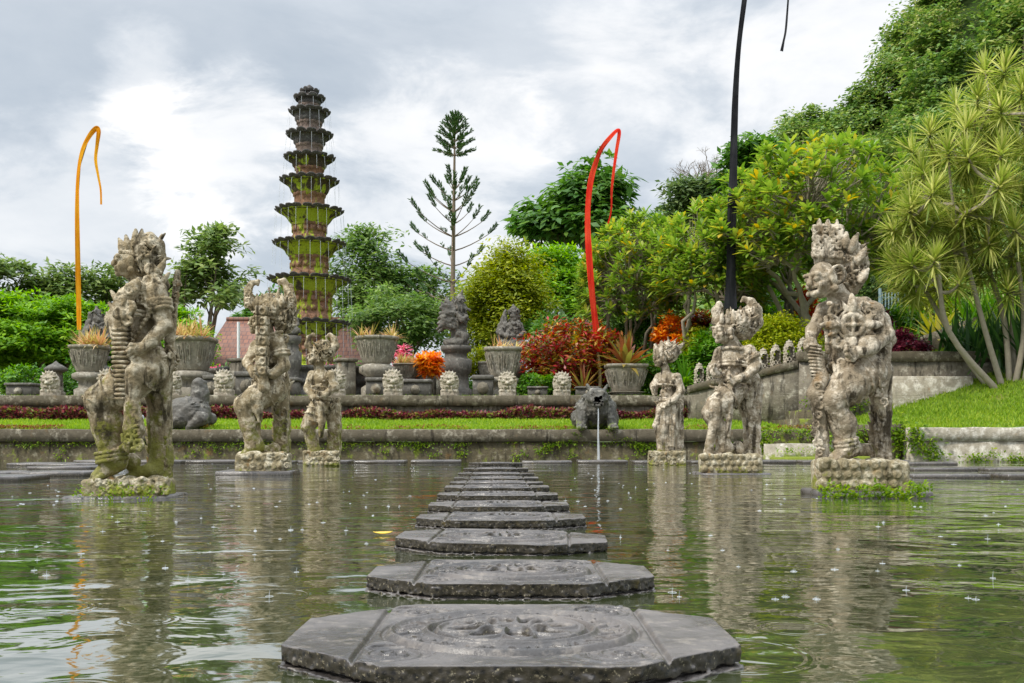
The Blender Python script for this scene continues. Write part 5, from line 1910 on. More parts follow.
# ------------------------------------------------------------------ fountain tower and its basin
def fountain_tower():
    Y = 33.0
    s = Y / F_PX
    base = P(309.5, 437, Y) * (1, 1, 0) + (0, 0, TER_Z)
    t = thing('fountain_tower', 'tall tiered fountain tower with mossy bowls narrowing to the top', 'tower', base)
    zof = lambda py: P(0, py, Y)[2] - base[2]
    # rim pixel height, rim half-width, drum half-width below the bowl
    rims = [(323.5, 40.5, 24), (280, 41, 22.5), (244, 36, 19), (211, 33.5, 17), (181, 29, 15.5), (158, 25.3, 14), (135, 23.2, 13.2), (112, 20.5, 12.2), (98, 15.5, 9.5), (91, 9.5, 6.5)]
    prev_z = 0.0
    drips = MB()
    rs = np.random.RandomState(3)
    for i, (py, rw, dw) in enumerate(rims):
        z = zof(py)
        R_, r_ = rw * s, dw * s
        nxt = rims[i + 1][2] * s if i + 1 < len(rims) else 0.1
        bh = min(0.46, (z - prev_z) * 0.42)
        zb = z - bh
        d = MB()
        prof = [(r_ * 1.06, prev_z), (r_ * 1.06, prev_z + 0.06), (r_ * 0.97, prev_z + 0.1), (r_ * 0.97, zb - 0.08), (r_ * 1.05, zb - 0.06), (r_ * 1.05, zb + 0.02)]
        d.lathe((0, 0, 0), prof, 48, 0, 1, 1, 0, 0.018, 12)
        if i < 4:
            for k in range(16):
                a = k / 16 * 2 * math.pi
                for zz in np.arange(prev_z + 0.25, zb - 0.1, 0.3):
                    d.box((math.cos(a) * r_ * 0.97, math.sin(a) * r_ * 0.97, zz), (0.06, 0.17, 0.17), a)
        d.build('drum', 'tower_drum' if i < 6 else 'tower_drum_grey', t)
        b = MB()
        b.lathe((0, 0, 0), [(r_ * 1.03, zb), (r_ * 1.2, zb + bh * 0.25), (R_ * 0.68, zb + bh * 0.5), (R_ * 0.8, zb + bh * 0.78), (R_ * 0.9, z - 0.08), (R_ * 0.9, z - 0.02), (R_ * 0.84, z - 0.02), (R_ * 0.8, z - 0.07), (nxt * 0.8, z - 0.1)], 48, 0, 1, 1, 0, 0.02, 16)
        b.build('bowl', 'tower_bowl' if i < 6 else 'tower_rim', t)
        m = MB()
        n = int(max(10, round(R_ * 2 * math.pi / 0.34)))
        for k in range(n):
            a = (k + 0.3 * rs.rand()) / n * 2 * math.pi
            ca, sa = math.cos(a), math.sin(a)
            w = R_ * 2 * math.pi / n * 0.44
            h = 0.04 + 0.06 * rs.rand()
            q = []
            for (rr, hw, zz) in ((0.84, w, -0.05), (0.93, w * 1.05, 0.0), (1.0, w * 0.9, 0.02), (1.035, w * 0.35, h * 0.6)):
                for sd in (-1, 1):
                    q.append((ca * R_ * rr - sa * hw * sd, sa * R_ * rr + ca * hw * sd, z + zz))
            q2 = [(x * (0.985 if j > 1 else 1), y * (0.985 if j > 1 else 1), zq - 0.055 + 0.009 * (j // 2)) for j, (x, y, zq) in enumerate(q)]
            v = np.array(q + q2)
            f = [(0, 1, 3, 2), (2, 3, 5, 4), (4, 5, 7, 6), (9, 8, 10, 11), (11, 10, 12, 13), (13, 12, 14, 15), (0, 2, 10, 8), (2, 4, 12, 10), (4, 6, 14, 12), (3, 1, 9, 11), (5, 3, 11, 13), (7, 5, 13, 15), (6, 7, 15, 14), (1, 0, 8, 9)]
            m.add(v, f)
            if i > 0 or rs.rand() < 0.8:
                ln = min(z - (rims[i - 1] and (zof(rims[i - 1][0]) if i else 0.9)), 1.6) * (0.45 + 0.55 * rs.rand())
                x, y = ca * R_ * 1.0, sa * R_ * 1.0
                o = 0.02 + 0.05 * rs.rand()
                drips.tube([(x, y, z - 0.1), (x + ca * o * 0.5, y + sa * o * 0.5, z - 0.1 - ln * 0.5), (x + ca * o, y + sa * o, z - 0.1 - ln)], [0.008, 0.006, 0.004], 4, False)
        m.build('rim_petals', 'tower_rim', t)
        prev_z = z - 0.1
    f = MB()
    f.lathe((0, 0, 0), [(0.16, prev_z - 0.05), (0.2, prev_z + 0.08), (0.12, prev_z + 0.14), (0.15, prev_z + 0.2), (0.03, prev_z + 0.3)], 16)
    f.build('finial', 'tower_rim', t)
    o = drips.build('water_drips', 'drip', t)
    o['kind'] = 'stuff'
    # stepped foot standing in the basin
    k = MB()
    k.lathe((0, 0, 0), [(1.9, -0.05), (1.9, 0.35), (1.5, 0.4), (1.5, 0.62), (1.15, 0.66), (1.15, 0.8)], 8, R(22.5))
    k.build('foot', 'dark_stone', t)


fountain_tower()


def basin():
    Y = 32.6
    c = P(318, 437, Y) * (1, 1, 0) + (0, 0, TER_Z)
    t = thing('fountain_basin', 'dark eight-sided stepped basin around the foot of the fountain tower', 'basin', c)
    m = MB()
    m.lathe((0, 0, 0), [(4.05, -0.05), (4.05, 0.22), (3.92, 0.25), (3.86, 0.42), (3.95, 0.45), (3.95, 0.55), (3.78, 0.56), (3.72, 0.84), (3.85, 0.88), (3.85, 0.98), (3.45, 0.98), (3.42, 0.8)], 8, R(22.5))
    m.build('basin_wall', 'dark_stone', t)
    w = MB()
    w.lathe((0, 0, 0), [(3.43, 0.80), (3.43, 0.84)], 8, R(22.5))
    w.build('basin_water', 'water', t)
    for k in range(8):
        a = R(22.5 + 45 * k)
        p = MB()
        p.bbox((math.cos(a) * 3.98, math.sin(a) * 3.98, 0.5), (0.5, 0.5, 1.12), 0.05, a)
        p.bbox((math.cos(a) * 3.98, math.sin(a) * 3.98, 1.1), (0.6, 0.6, 0.1), 0.03, a)
        p.build('corner_pier', 'terrace_wall', t)
    sp = MB()
    rs = np.random.RandomState(2)
    for k in range(90):
        a = rs.rand() * 6.28
        r = 3.3 * rs.rand() ** 0.5
        h = 0.1 + 0.22 * rs.rand()
        sp.tube([(r * math.cos(a), r * math.sin(a), 0.83), (r * math.cos(a) + 0.03, r * math.sin(a), 0.83 + h)], [0.03, 0.006], 5, False)
    o = sp.build('splashes', 'drip', t)
    o['kind'] = 'stuff'


basin()
# carved ledge blocks between the basin and the face stones
LEDGE = [(268, 300, 0.55, 'dark carved ledge block behind the horned left statue'), (366, 388, 0.55, 'dark carved ledge block beneath the round planter'), (400, 432, 0.5, 'low dark ledge block right of the tower below the orange croton'), (472, 494, 0.62, 'dark ledge block between the winged statue and the square planter'), (527, 548, 0.3, 'low ledge block left of the red croton bush'), (236, 262, 0.72, 'dark carved ledge block in front of the red-tiled building'), (8, 36, 0.4, 'low ledge block at the far left of the terrace'), (575, 600, 0.3, 'low ledge block behind the fanged beast'), (205, 222, 0.62, 'carved rosette block beside the round-backed beast')]
for (a, b, h, lab) in LEDGE:
    p, q = P(a, 0, 28.2), P(b, 0, 28.2)
    t = thing('ledge_block', lab, 'stone block', ((p[0] + q[0]) / 2, 28.25, TER_Z), 'carved blocks along the terrace ledge')
    w = q[0] - p[0]
    MB().bbox((0, 0, h * 0.4), (w * 0.92, 0.5, h * 0.8), 0.02).build('block_body', 'dark_stone', t)
    MB().bbox((0, 0, h * 0.9), (w, 0.6, h * 0.2), 0.02).build('block_cap', 'dark_stone', t)
    m = MB()
    m.lathe((0, 0, 0), [(0.02, 0.0), (h * 0.28, 0.0), (h * 0.28, 0.05), (h * 0.2, 0.07), (h * 0.1, 0.12), (0.01, 0.13)], 8)
    v = m.v[0]
    m.v = [np.stack([q_[:, 0], -q_[:, 2] - 0.24, q_[:, 1] + h * 0.42], 1) for q_ in m.v]
    m.build('carved_boss', 'terrace_wall', t)


# ------------------------------------------------------------------ planters
def planter(px, Y, rim_y, foot_y, base_y, rim_w, label, square=0.0, stand='bowl'):
    s = Y / F_PX
    zr, zf, zb = (P(px, q, Y)[2] for q in (rim_y, foot_y, base_y))
    z0 = zb
    t = thing('stone_planter', label, 'planter', (P(px, 0, Y)[0], Y, z0), 'carved stone planters on the terrace')
    Rr = rim_w / 2 * s * (0.93 if square else 1)
    h = zr - zf
    n = 48
    rz = R(45) if square else 0
    m = MB()
    zz = zf - z0
    m.lathe((0, 0, 0), [(Rr * 0.58, zz), (Rr * 0.64, zz + 0.04), (Rr * 0.70, zz + h * 0.25), (Rr * 0.84, zz + h * 0.62), (Rr * 0.9, zz + h * 0.86)], n, 0, 1, 1, square, 0.022, 12)
    body = m
    m = MB()
    m.lathe((0, 0, 0), [(Rr * 0.88, zz + h * 0.862), (Rr * 0.96, zz + h * 0.88), (Rr, zz + h * 0.93), (Rr, zz + h), (Rr * 0.9, zz + h), (Rr * 0.86, zz + h * 0.93), (0.02, zz + h * 0.91)], n, 0, 1, 1, square)
    m.build('pot_rim', 'pot', t)
    # carved panels standing proud of the body
    m = body
    for k in range(12):
        a = (k + 0.5) / 12 * 2 * math.pi
        ksq = 1.0
        if square:
            ksq = 1 + square * (min(1 / max(abs(math.cos(a)), abs(math.sin(a))), 1.3) - 1)
        ca, sa = math.cos(a), math.sin(a)
        for o_, f0, f1, th in ((-0.17, 0.2, 0.8, 0.016), (0.17, 0.2, 0.8, 0.016), (0.0, 0.3, 0.72, 0.03), (-0.08, 0.42, 0.6, 0.022), (0.08, 0.42, 0.6, 0.022)):
            pp = []
            for f in (f0, (f0 + f1) / 2, f1):
                r = (0.70 + (f - 0.25) * 0.375) * Rr * ksq + 0.004
                o2 = o_ * Rr * (0.85 + 0.3 * f)
                pp.append((ca * r - sa * o2, sa * r + ca * o2, zz + h * f))
            m.tube(pp, [th * 0.8, th, th * 0.8], 6)
    m.build('pot_body', 'pot', t)
    if zz > 0.05:
        m = MB()
        m.lathe((0, 0, 0), [(Rr * 0.72, 0), (Rr * 0.72, zz * 0.25), (Rr * 0.5, zz * 0.35), (Rr * 0.5, zz * 0.6), (Rr * 0.82, zz * 0.72), (Rr * 0.82, zz * 0.9), (Rr * 0.56, zz - 0.004)], 48, 0, 1, 1, square)
        m.build('pot_stand', 'dark_stone' if stand == 'dark' else 'pot', t)
    return np.array((P(px, 0, Y)[0], Y, zr - h * 0.09))


POTS = {}
POTS['a'] = planter(89, 29.0, 346, 372, 396, 39, 'carved planter on a bowl stand behind the largest left statue', 0.4)
POTS['b'] = planter(191, 29.0, 338, 371, 396, 54, 'widest carved planter right of the largest left statue', 0.5)
POTS['c'] = planter(377, 29.0, 337, 364, 396, 44, 'round grey carved planter on a tall bowl stand right of the tower')
POTS['d'] = planter(503, 29.0, 348, 377, 396, 41, 'square carved planter with a thin yellow tuft, right of the winged statue', 0.7)
POTS['e'] = planter(626, 28.6, 365, 392, 395, 46, 'pale square planter holding the big bronze bromeliad', 0.8)
POTS['f'] = planter(407, 30.5, 364, 378, 396, 31, 'small planter with a pale yellow tuft beside the orange croton', 0.6, 'dark')
POTS['g'] = planter(488, 31.5, 362, 382, 396, 22, 'small dark planter tucked behind the square one', 0.5, 'dark')


# ------------------------------------------------------------------ dark statues on pedestals, lanterns, posts
def pedestal_parts(t, w, h, n=8, mat='dark_stone'):
    m = MB()
    m.lathe((0, 0, 0), [(w * 0.62, 0), (w * 0.62, h * 0.12), (w * 0.5, h * 0.16), (w * 0.46, h * 0.42), (w * 0.58, h * 0.48), (w * 0.6, h * 0.72), (w * 0.42, h * 0.76), (w * 0.42, h * 0.86), (w * 0.56, h * 0.9), (w * 0.58, h - 0.003), (0.02, h)], n, R(22.5))
    m.build('pedestal', mat, t)


def winged_statue():
    Y = 31.0
    s = Y / F_PX
    b = P(456, 396, Y)
    t = thing('temple_statue', 'dark winged bird-headed statue on an eight-sided pedestal', 'statue', b)
    h = (396 - 346) * s
    pedestal_parts(t, 0.88, h)
    c = Carve((-0.75, -0.5, h - 0.05), (0.6, 0.5, h + 1.85), 0.022)
    o = np.array((0, 0, h))
    c.ell(o + (0, 0, 0.1), (0.42, 0.32, 0.16), 0.05)
    c.ell(o + (0.08, 0, 0.45), (0.24, 0.2, 0.34), 0.08)
    c.ell(o + (0.06, 0, 0.85), (0.25, 0.2, 0.28), 0.08)
    for e in (-1, 1):
        c.chain([o + (0.1, e * 0.14, 0.35), o + (0.28, e * 0.16, 0.3), o + (0.26, e * 0.16, 0.05)], [0.13, 0.11, 0.1], 0.04)
        c.chain([o + (0.06, e * 0.22, 0.95), o + (0.22, e * 0.28, 0.78), o + (0.34, e * 0.18, 0.9)], [0.1, 0.08, 0.06], 0.04)
        # a wing of stacked feathers spread behind
        for k in range(6):
            a0 = o + (-0.08, e * 0.2, 0.55 + 0.11 * k)
            c.chain([a0, a0 + (-0.28, e * 0.1, 0.12), a0 + (-0.48 + 0.03 * k, e * 0.12, 0.2 - 0.1 * (5 - k) * 0.5)], [0.1, 0.09, 0.05], 0.02)
    c.ell(o + (0.14, 0, 1.2), (0.18, 0.16, 0.17), 0.05)
    c.cap(o + (0.26, 0, 1.2), o + (0.42, 0, 1.12), 0.08, 0.04, 0.03)
    c.chain([o + (0.06, 0, 1.3), o + (0.14, 0, 1.5), o + (0.2, 0, 1.74)], [0.16, 0.11, 0.03], 0.04)
    c.chain([o + (-0.1, 0, 1.2), o + (-0.28, 0, 1.36), o + (-0.3, 0, 1.5)], [0.14, 0.09, 0.04], 0.04)
    c.ornate(o + (0.05, 0, 0.85), (0.3, 0.24, 0.5), 60, 0.075, 3)
    c.ornate(o + (0.1, 0, 1.36), (0.2, 0.17, 0.2), 26, 0.06, 4)
    c.rough([(6, 0.05), (3, 0.04), (1.6, 0.02)], 3)
    c.build('figure', 'dark_stone', t)


def robed_statue(px, Y, top_y, ped_y, base_y, label, seed, hgt_w=0.3, flip=1, name='temple_statue', ped=0.72):
    s = Y / F_PX
    b = P(px, base_y, Y)
    t = thing(name, label, 'statue', b)
    h = (base_y - ped_y) * s
    pedestal_parts(t, ped, h)
    H = (ped_y - top_y) * s
    c = Carve((-0.6, -0.5, h - 0.05), (0.6, 0.5, h + H + 0.1), 0.022)
    o = np.array((0, 0, h))
    k = H / 1.35
    c.ell(o + (0, 0, 0.18 * k), np.array((0.36, 0.3, 0.24)) * k, 0.06)
    c.ell(o + (0, 0, 0.5 * k), np.array((0.24, 0.2, 0.3)) * k, 0.08)
    c.ell(o + (0.02 * flip, 0, 0.72 * k), np.array((0.24, 0.17, 0.16)) * k, 0.06)
    c.ell(o + (0.04 * flip, -0.02, 0.98 * k), np.array((0.13, 0.13, 0.15)) * k, 0.05)
    c.chain([o + (0.03 * flip, 0, 1.08 * k), o + (0.0, 0, 1.2 * k), o + (0, 0, 1.33 * k)], [0.12 * k, 0.09 * k, 0.03 * k], 0.03)
    for e in (-1, 1):
        c.chain([o + (0.2 * e * k, 0, 0.76 * k), o + (0.3 * e * k, -0.06, 0.5 * k), o + (0.14 * e * k, -0.24 * k, 0.42 * k)], [0.09 * k, 0.075 * k, 0.06 * k], 0.03)
        c.chain([o + (0.15 * e * k, -0.08, 0.25 * k), o + (0.32 * e * k, -0.22 * k, 0.2 * k), o + (0.1 * e * k, -0.3 * k, 0.08 * k)], [0.13 * k, 0.11 * k, 0.08 * k], 0.04)
    c.chain([o + (-0.2 * flip * k, 0.15, 0.1), o + (-0.3 * flip * k, 0.18, 0.6 * k), o + (-0.22 * flip * k, 0.15, 1.15 * k)], [0.2 * k, 0.17 * k, 0.06 * k], 0.05)
    c.ornate(o + (0.02, 0, 0.6 * k), np.array((0.28, 0.22, 0.34)) * k, 40, 0.07 * k, seed)
    c.ornate(o + (0.02, 0, 1.12 * k), np.array((0.15, 0.14, 0.14)) * k, 20, 0.05 * k, seed + 1)
    c.rough([(6, 0.05), (3, 0.035), (1.6, 0.02)], seed)
    c.build('figure', 'dark_stone', t)


winged_statue()
robed_statue(513, 31.5, 304, 352, 396, 'dark cloaked statue with a high back behind the square planter', 5, 0.3, 1)
robed_statue(97, 32.0, 306, 356, 396, 'dark seated statue on a pedestal behind the largest left statue', 9, 0.3, 1)
robed_statue(291.5, 28.9, 306, 336, 396, 'small dark statue on a tall pedestal beside the horned left statue', 13, 0.3, 1, 'temple_statue', 0.5)
robed_statue(489, 30.0, 374, 386, 396, 'tiny dark figure on the ledge left of the square planter', 15, 0.3, 1, 'temple_statue', 0.3)


def stone_lantern(px, Y, top_y, base_y, w, label):
    s = Y / F_PX
    b = P(px, base_y, Y)
    h = (base_y - top_y) * s
    t = thing('stone_lantern', label, 'lantern', b)
    w = w * s
    MB().lathe((0, 0, 0), [(w * 0.66, 0), (w * 0.66, h * 0.1), (w * 0.5, h * 0.14), (w * 0.44, h * 0.68)], 4, R(45)).build('shaft', 'terrace_wall', t)
    m = MB()
    m.lathe((0, 0, 0), [(w * 0.5, h * 0.683), (w * 0.72, h * 0.72), (w * 0.76, h * 0.78), (w * 0.5, h * 0.86), (w * 0.2, h * 0.93), (w * 0.16, h * 0.95), (w * 0.03, h)], 8, R(22.5))
    m.build('cap_roof', 'dark_stone', t)
    m = MB()
    for k in range(4):
        a = k * math.pi / 2
        m.bbox((math.cos(a) * w * 0.34, math.sin(a) * w * 0.34, h * 0.45), (0.03, w * 0.3, h * 0.3), 0.01, a)
    m.build('carved_panel', 'dark_stone', t)


stone_lantern(56, 31, 361, 396, 15, 'grey stone lantern with a cap before the bright spreading tree at far left')
stone_lantern(789, 30.5, 286, 331, 12, 'small stone lantern among the shrubs above the golden bush')

# ------------------------------------------------------------------ building with the tiled roof, poles
def building():
    Y = 44.0
    a, b = P(196, 366, Y), P(364, 366, Y)
    ridge = P(0, 320, Y + 3.0)[2]
    cx = (a[0] + b[0]) / 2
    w = b[0] - a[0]
    zg, ze = TER_Z - 0.05, a[2]
    t = thing('garden_building', 'low building with a wide clay-tiled roof behind the fountain tower', 'building', (cx, Y + 3, zg))
    m = MB()
    m.box((0, 0.2, (ze - zg) / 2), (w - 1.6, 4.4, ze - zg - 0.02))
    m.build('wall', 'dark_wood', t)
    z0, z1 = ze - zg, ridge - zg
    hw = w / 2
    r = MB()
    v = []
    for (y0, zz, iw) in ((-3.0, z0, 0), (0, z1, 0.5), (3.0, z0, 0)):
        v += [(-hw + iw, y0, zz), (hw - iw, y0, zz)]
    v2 = [(x, y, z - 0.14) for x, y, z in v]
    r.add(v + v2, [(0, 1, 3, 2), (2, 3, 5, 4), (7, 6, 8, 9), (9, 8, 10, 11), (0, 2, 8, 6), (2, 4, 10, 8), (3, 1, 7, 9), (5, 3, 9, 11), (1, 0, 6, 7), (4, 5, 11, 10)])
    r.add([(-hw, -3, z0), (-hw, 3, z0), (-hw + 0.5, 0, z1)], [(0, 2, 1)])
    r.add([(hw, -3, z0), (hw, 3, z0), (hw - 0.5, 0, z1)], [(0, 1, 2)])
    r.build('roof', 'roof', t)
    rg = MB()
    rg.tube([(-hw + 0.5, 0, z1 + 0.03), (hw - 0.5, 0, z1 + 0.03)], 0.11, 8)
    rg.build('ridge_cap', 'roof', t)
    for k in range(6):
        x = -hw + 1.0 + (w - 2.0) * k / 5
        p = MB()
        p.bbox((x, -2.6, z0 / 2), (0.2, 0.2, z0 - 0.1), 0.01)
        p.build('veranda_post', 'dark_wood', t)
    fb = MB()
    fb.box((0, -3.01, z0 - 0.12), (w, 0.06, 0.2))
    fb.build('fascia', 'plaster', t)


building()
b = P(238.5, 392, 37)
t = thing('white_pole', 'thin white pole standing before the tiled roof', 'pole', b)
MB().tube([(0, 0, 0), (0, 0, P(0, 322, 37)[2] - b[2])], 0.055, 10).build('pole_shaft', 'white_paint', t)
m = MB()
m.lathe((0, 0, 0), [(0.14, 0), (0.14, 0.1), (0.06, 0.14)], 12)
m.build('pole_foot', 'plaster', t)


# ------------------------------------------------------------------ tall ceremonial banners
def banner(name, label, mat, Y, pole, cloth, ground_z, seed):
    """pole: pixel points up the bamboo; cloth: (px, py, width_px, sideways twist) along the strip"""
    b = P(pole[0][0], 0, Y) * (1, 1, 0) + (0, 0, ground_z)
    t = thing(name, label, 'banner', b)
    m = MB()
    pts = [b] + [P(x, y, Y) for x, y in pole]
    m.tube(np.array(pts) - b, np.linspace(0.055, 0.012, len(pts)), 8)
    m.build('bamboo_pole', 'bamboo', t, None, True)
    q = np.array([P(c[0], c[1], Y) for c in cloth]) - b
    w = 0.88 * np.array([c[2] for c in cloth]) * Y / F_PX
    # resample smoothly
    k = np.arange(len(q))
    kk = np.linspace(0, len(q) - 1, len(q) * 8)
    qs = np.stack([smooth1(k, q[:, i], kk) for i in range(3)], 1)
    ws = np.interp(kk, k, w)
    tg = unit(np.gradient(qs, axis=0))
    v = []
    cols = 5
    rs = np.random.RandomState(seed)
    ph = rs.rand() * 6
    for i in range(len(qs)):
        sd = unit(np.cross(tg[i], (0, 1, 0)))
        tw = 0.4 * math.sin(kk[i] * 1.3 + ph)
        for c in range(cols):
            u = c / (cols - 1) - 0.5
            off = 0.07 * ws[i] * math.sin(u * 9 + kk[i] * 2.3 + ph)
            v.append(qs[i] + sd * u * ws[i] * math.cos(tw) + np.array((0, 1, 0)) * (u * ws[i] * math.sin(tw) + off - 0.07))
    v = np.array(v)
    n = len(qs)
    i, j = np.meshgrid(np.arange(n - 1), np.arange(cols - 1), indexing='ij')
    a = (i * cols + j).reshape(-1)
    f = np.stack([a, a + 1, a + cols + 1, a + cols], 1)
    back = v + (0, 0.012, 0)
    cm = MB().add(v, f)
    cm.add(back, f[:, ::-1])
    o = cm.build('banner_cloth', mat, t, None, True)
    return t


def smooth1(k, y, kk):
    """monotone-free cubic (Catmull-Rom) through points at whole k"""
    i = np.clip(kk.astype(int), 0, len(k) - 2)
    f = kk - i
    y0, y1, y2, y3 = y[np.maximum(i - 1, 0)], y[i], y[i + 1], y[np.minimum(i + 2, len(k) - 1)]
    return 0.5 * (2 * y1 + (y2 - y0) * f + (2 * y0 - 5 * y1 + 4 * y2 - y3) * f * f + (3 * y1 - y0 - 3 * y2 + y3) * f ** 3)


banner('ceremonial_banner', 'tall thin orange banner with a drooping tip at left', 'orange_cloth', 31.0,
       [(80.5, 345), (79, 300), (78, 250), (77.5, 200), (80, 165), (88, 140), (97, 129)],
       [(80, 330, 5.5), (79.5, 300, 5.2), (78.5, 250, 5), (78, 205, 5), (79, 175, 4.5), (83, 152, 4.5), (90, 137, 5), (97, 129, 5), (99.5, 132, 4.5), (98, 145, 3.5), (96.5, 160, 3.5), (99, 176, 3), (101.5, 190, 2.5), (102, 205, 2)], TER_Z, 1)
banner('ceremonial_banner', 'tall red banner curving over at the top, rising from the croton bush', 'red_cloth', 30.0,
       [(600, 375), (597, 340), (590, 280), (588, 220), (591, 180), (600, 150), (614, 133)],
       [(598, 352, 8.5), (596, 330, 8), (592, 295, 7.5), (588.5, 250, 7), (587.5, 215, 6.5), (590, 185, 6.5), (595, 165, 6), (601, 150, 5), (609, 139, 5), (617, 131, 4.5), (619, 134, 4), (616.5, 150, 4), (614, 168, 3.2), (611.5, 190, 2.6), (611, 210, 2.2), (608, 224, 1.8)], TER_Z, 2)
banner('ceremonial_banner', 'very tall black banner behind the horned right statue, its hanging tip out over the sky', 'black_cloth', 28.2,
       [(730, 330), (730, 240), (732, 160), (736, 80), (742, 10), (756, -60), (775, -95)],
       [(730, 309, 15), (730.5, 270, 13), (731, 225, 10.5), (732.5, 185, 9), (733.5, 140, 8), (735, 95, 7), (738, 50, 6.5), (743, 8, 6), (750, -40, 5), (762, -80, 4.5), (777, -98, 4), (786, -88, 3.5), (788.5, -50, 2.8), (788, -10, 2.5), (786.5, 15, 2.4), (785, 32, 2.2), (783, 42, 2.4), (781, 52, 3.6)], TER_Z, 3)

# ------------------------------------------------------------------ vegetation
def rdir(rs, n):
    v = rs.randn(n, 3)
    return unit(v)


def crown_leaves(mb, c, rad, rs, clumps, per, clump_r, leaf, flat=0.6, inner=0.55, droop=0.25, lobes=5, aspect=0.42, bottom=-0.5):
    """leaf clumps on and inside an uneven ellipsoid"""
    c, rad = np.asarray(c, float), np.asarray(rad, float)
    lob = rdir(rs, lobes)
    lamp = 0.18 + 0.22 * rs.rand(lobes)
    d = rdir(rs, clumps * 2)
    d = d[d[:, 2] > bottom][:clumps]
    k = 0.78 + sum(a * np.clip(d @ l, 0, 1)[:, None] ** 3 for a, l in zip(lamp, lob)) * 1.0
    rr = (inner + (1 - inner) * rs.rand(len(d), 1) ** 0.55)
    cc = c + d * rad * k * rr
    n = len(cc) * per
    ci = np.repeat(np.arange(len(cc)), per)
    size = clump_r * (0.65 + 0.7 * rs.rand(len(cc)))[ci][:, None]
    o = rdir(rs, n) * (rs.rand(n, 1) ** 0.45)
    o[:, 2] *= flat
    p = cc[ci] + o * size
    out = unit(o + 0.5 * d[ci] + np.array((0, 0, 0.35)))
    nrm = unit(out * 0.6 + np.array((0, 0, 0.9)) + rs.randn(n, 3) * 0.35)
    ax = unit(np.cross(nrm, rs.randn(n, 3)) + out * 0.5 - np.array((0, 0, droop)))
    ln = leaf * (0.7 + 0.6 * rs.rand(n))
    mb.leaves(p, ax, nrm, ln, ln * aspect)
    return cc


def limbs(mb, base, c, rad, rs, n=7, r0=0.25, targets=None, split=0.35):
    base, c = np.asarray(base, float), np.asarray(c, float)
    fork = base + (c - base) * split + np.array((0, 0, 0.0))
    m = 6
    t = np.linspace(0, 1, m)[:, None]
    w = np.cumsum(rs.randn(m, 3) * 0.05 * np.linalg.norm(fork - base) * 0.4, axis=0) * (t > 0)
    pts = base + (fork - base) * t + w * (1, 1, 0.2)
    mb.tube(np.concatenate([[base - (0, 0, 0.3)], pts]), np.concatenate([[r0 * 1.5], np.linspace(r0 * 1.15, r0 * 0.8, m)]), 10)
    fork = pts[-1]
    for i in range(n):
        if targets is not None and len(targets):
            e = targets[rs.randint(len(targets))]
        else:
            e = c + rdir(rs, 1)[0] * rad * (0.6, 0.6, 0.6)
        mid = fork + (e - fork) * 0.5 + rs.randn(3) * 0.12 * np.linalg.norm(e - fork) + (0, 0, 0.1)
        tt = np.linspace(0, 1, 7)[:, None]
        q = (1 - tt) ** 2 * fork + 2 * tt * (1 - tt) * mid + tt ** 2 * e
        mb.tube(q, np.linspace(r0 * 0.55, r0 * 0.1, 7), 6)
        for _ in range(2):
            if targets is not None and len(targets):
                dd = np.linalg.norm(targets - q[4], axis=1)
                e2 = targets[np.argsort(dd)[rs.randint(min(6, len(dd)))]]
            else:
                e2 = q[4] + rs.randn(3) * rad * 0.3
            mid2 = (q[3] + e2) / 2 + rs.randn(3) * 0.08 * np.linalg.norm(e2 - q[3])
            q2 = (1 - tt) ** 2 * q[3] + 2 * tt * (1 - tt) * mid2 + tt ** 2 * e2
            mb.tube(q2, np.linspace(r0 * 0.26, r0 * 0.06, 7), 5)


def tree(name, label, cat, Y, box, base_px, mat, seed, clumps=70, per=150, clump_r=None, leaf=0.22, depth=None, ground=TER_Z, bark='bark', flat=0.6, extra=(), inner=0.5, r0=None, droop=0.25, aspect=0.42, group=None, bottom=-0.5, nl=8):
    """box: pixel extent (x0, x1, y0, y1) of the crown; extra: more crown boxes of the same tree"""
    rs = np.random.RandomState(seed)
    s = Y / F_PX
    b = P(base_px, 0, Y) * (1, 1, 0) + (0, 0, ground)
    t = thing(name, label, cat, b, group)
    mb, tr = MB(), MB()
    allc = []
    for (x0, x1, y0, y1) in (box,) + tuple(extra):
        c = P((x0 + x1) / 2, (y0 + y1) / 2, Y)
        rad = np.array(((x1 - x0) / 2 * s, depth or (x1 - x0) / 2 * s * 0.9, (y1 - y0) / 2 * s))
        share = max(0.15, (x1 - x0) * (y1 - y0) / ((box[1] - box[0]) * (box[3] - box[2])))
        allc.append(crown_leaves(mb, c - b, rad, rs, int(clumps * share), per, clump_r or 0.28 * min(rad[0], rad[2] * 1.3), leaf, flat, inner, droop, 5, aspect, bottom))
    allc = np.concatenate(allc)
    c = P((box[0] + box[1]) / 2, (box[2] + box[3]) / 2, Y) - b
    limbs(tr, (0, 0, 0), c, np.array((1, 1, 1)) * (box[1] - box[0]) * s * 0.4, rs, nl, r0 or 0.03 * (box[1] - box[0]) * s + 0.06, allc, 0.45)
    tr.build('trunk', bark, t, None, True)
    mb.build('crown', mat, t)
    return t


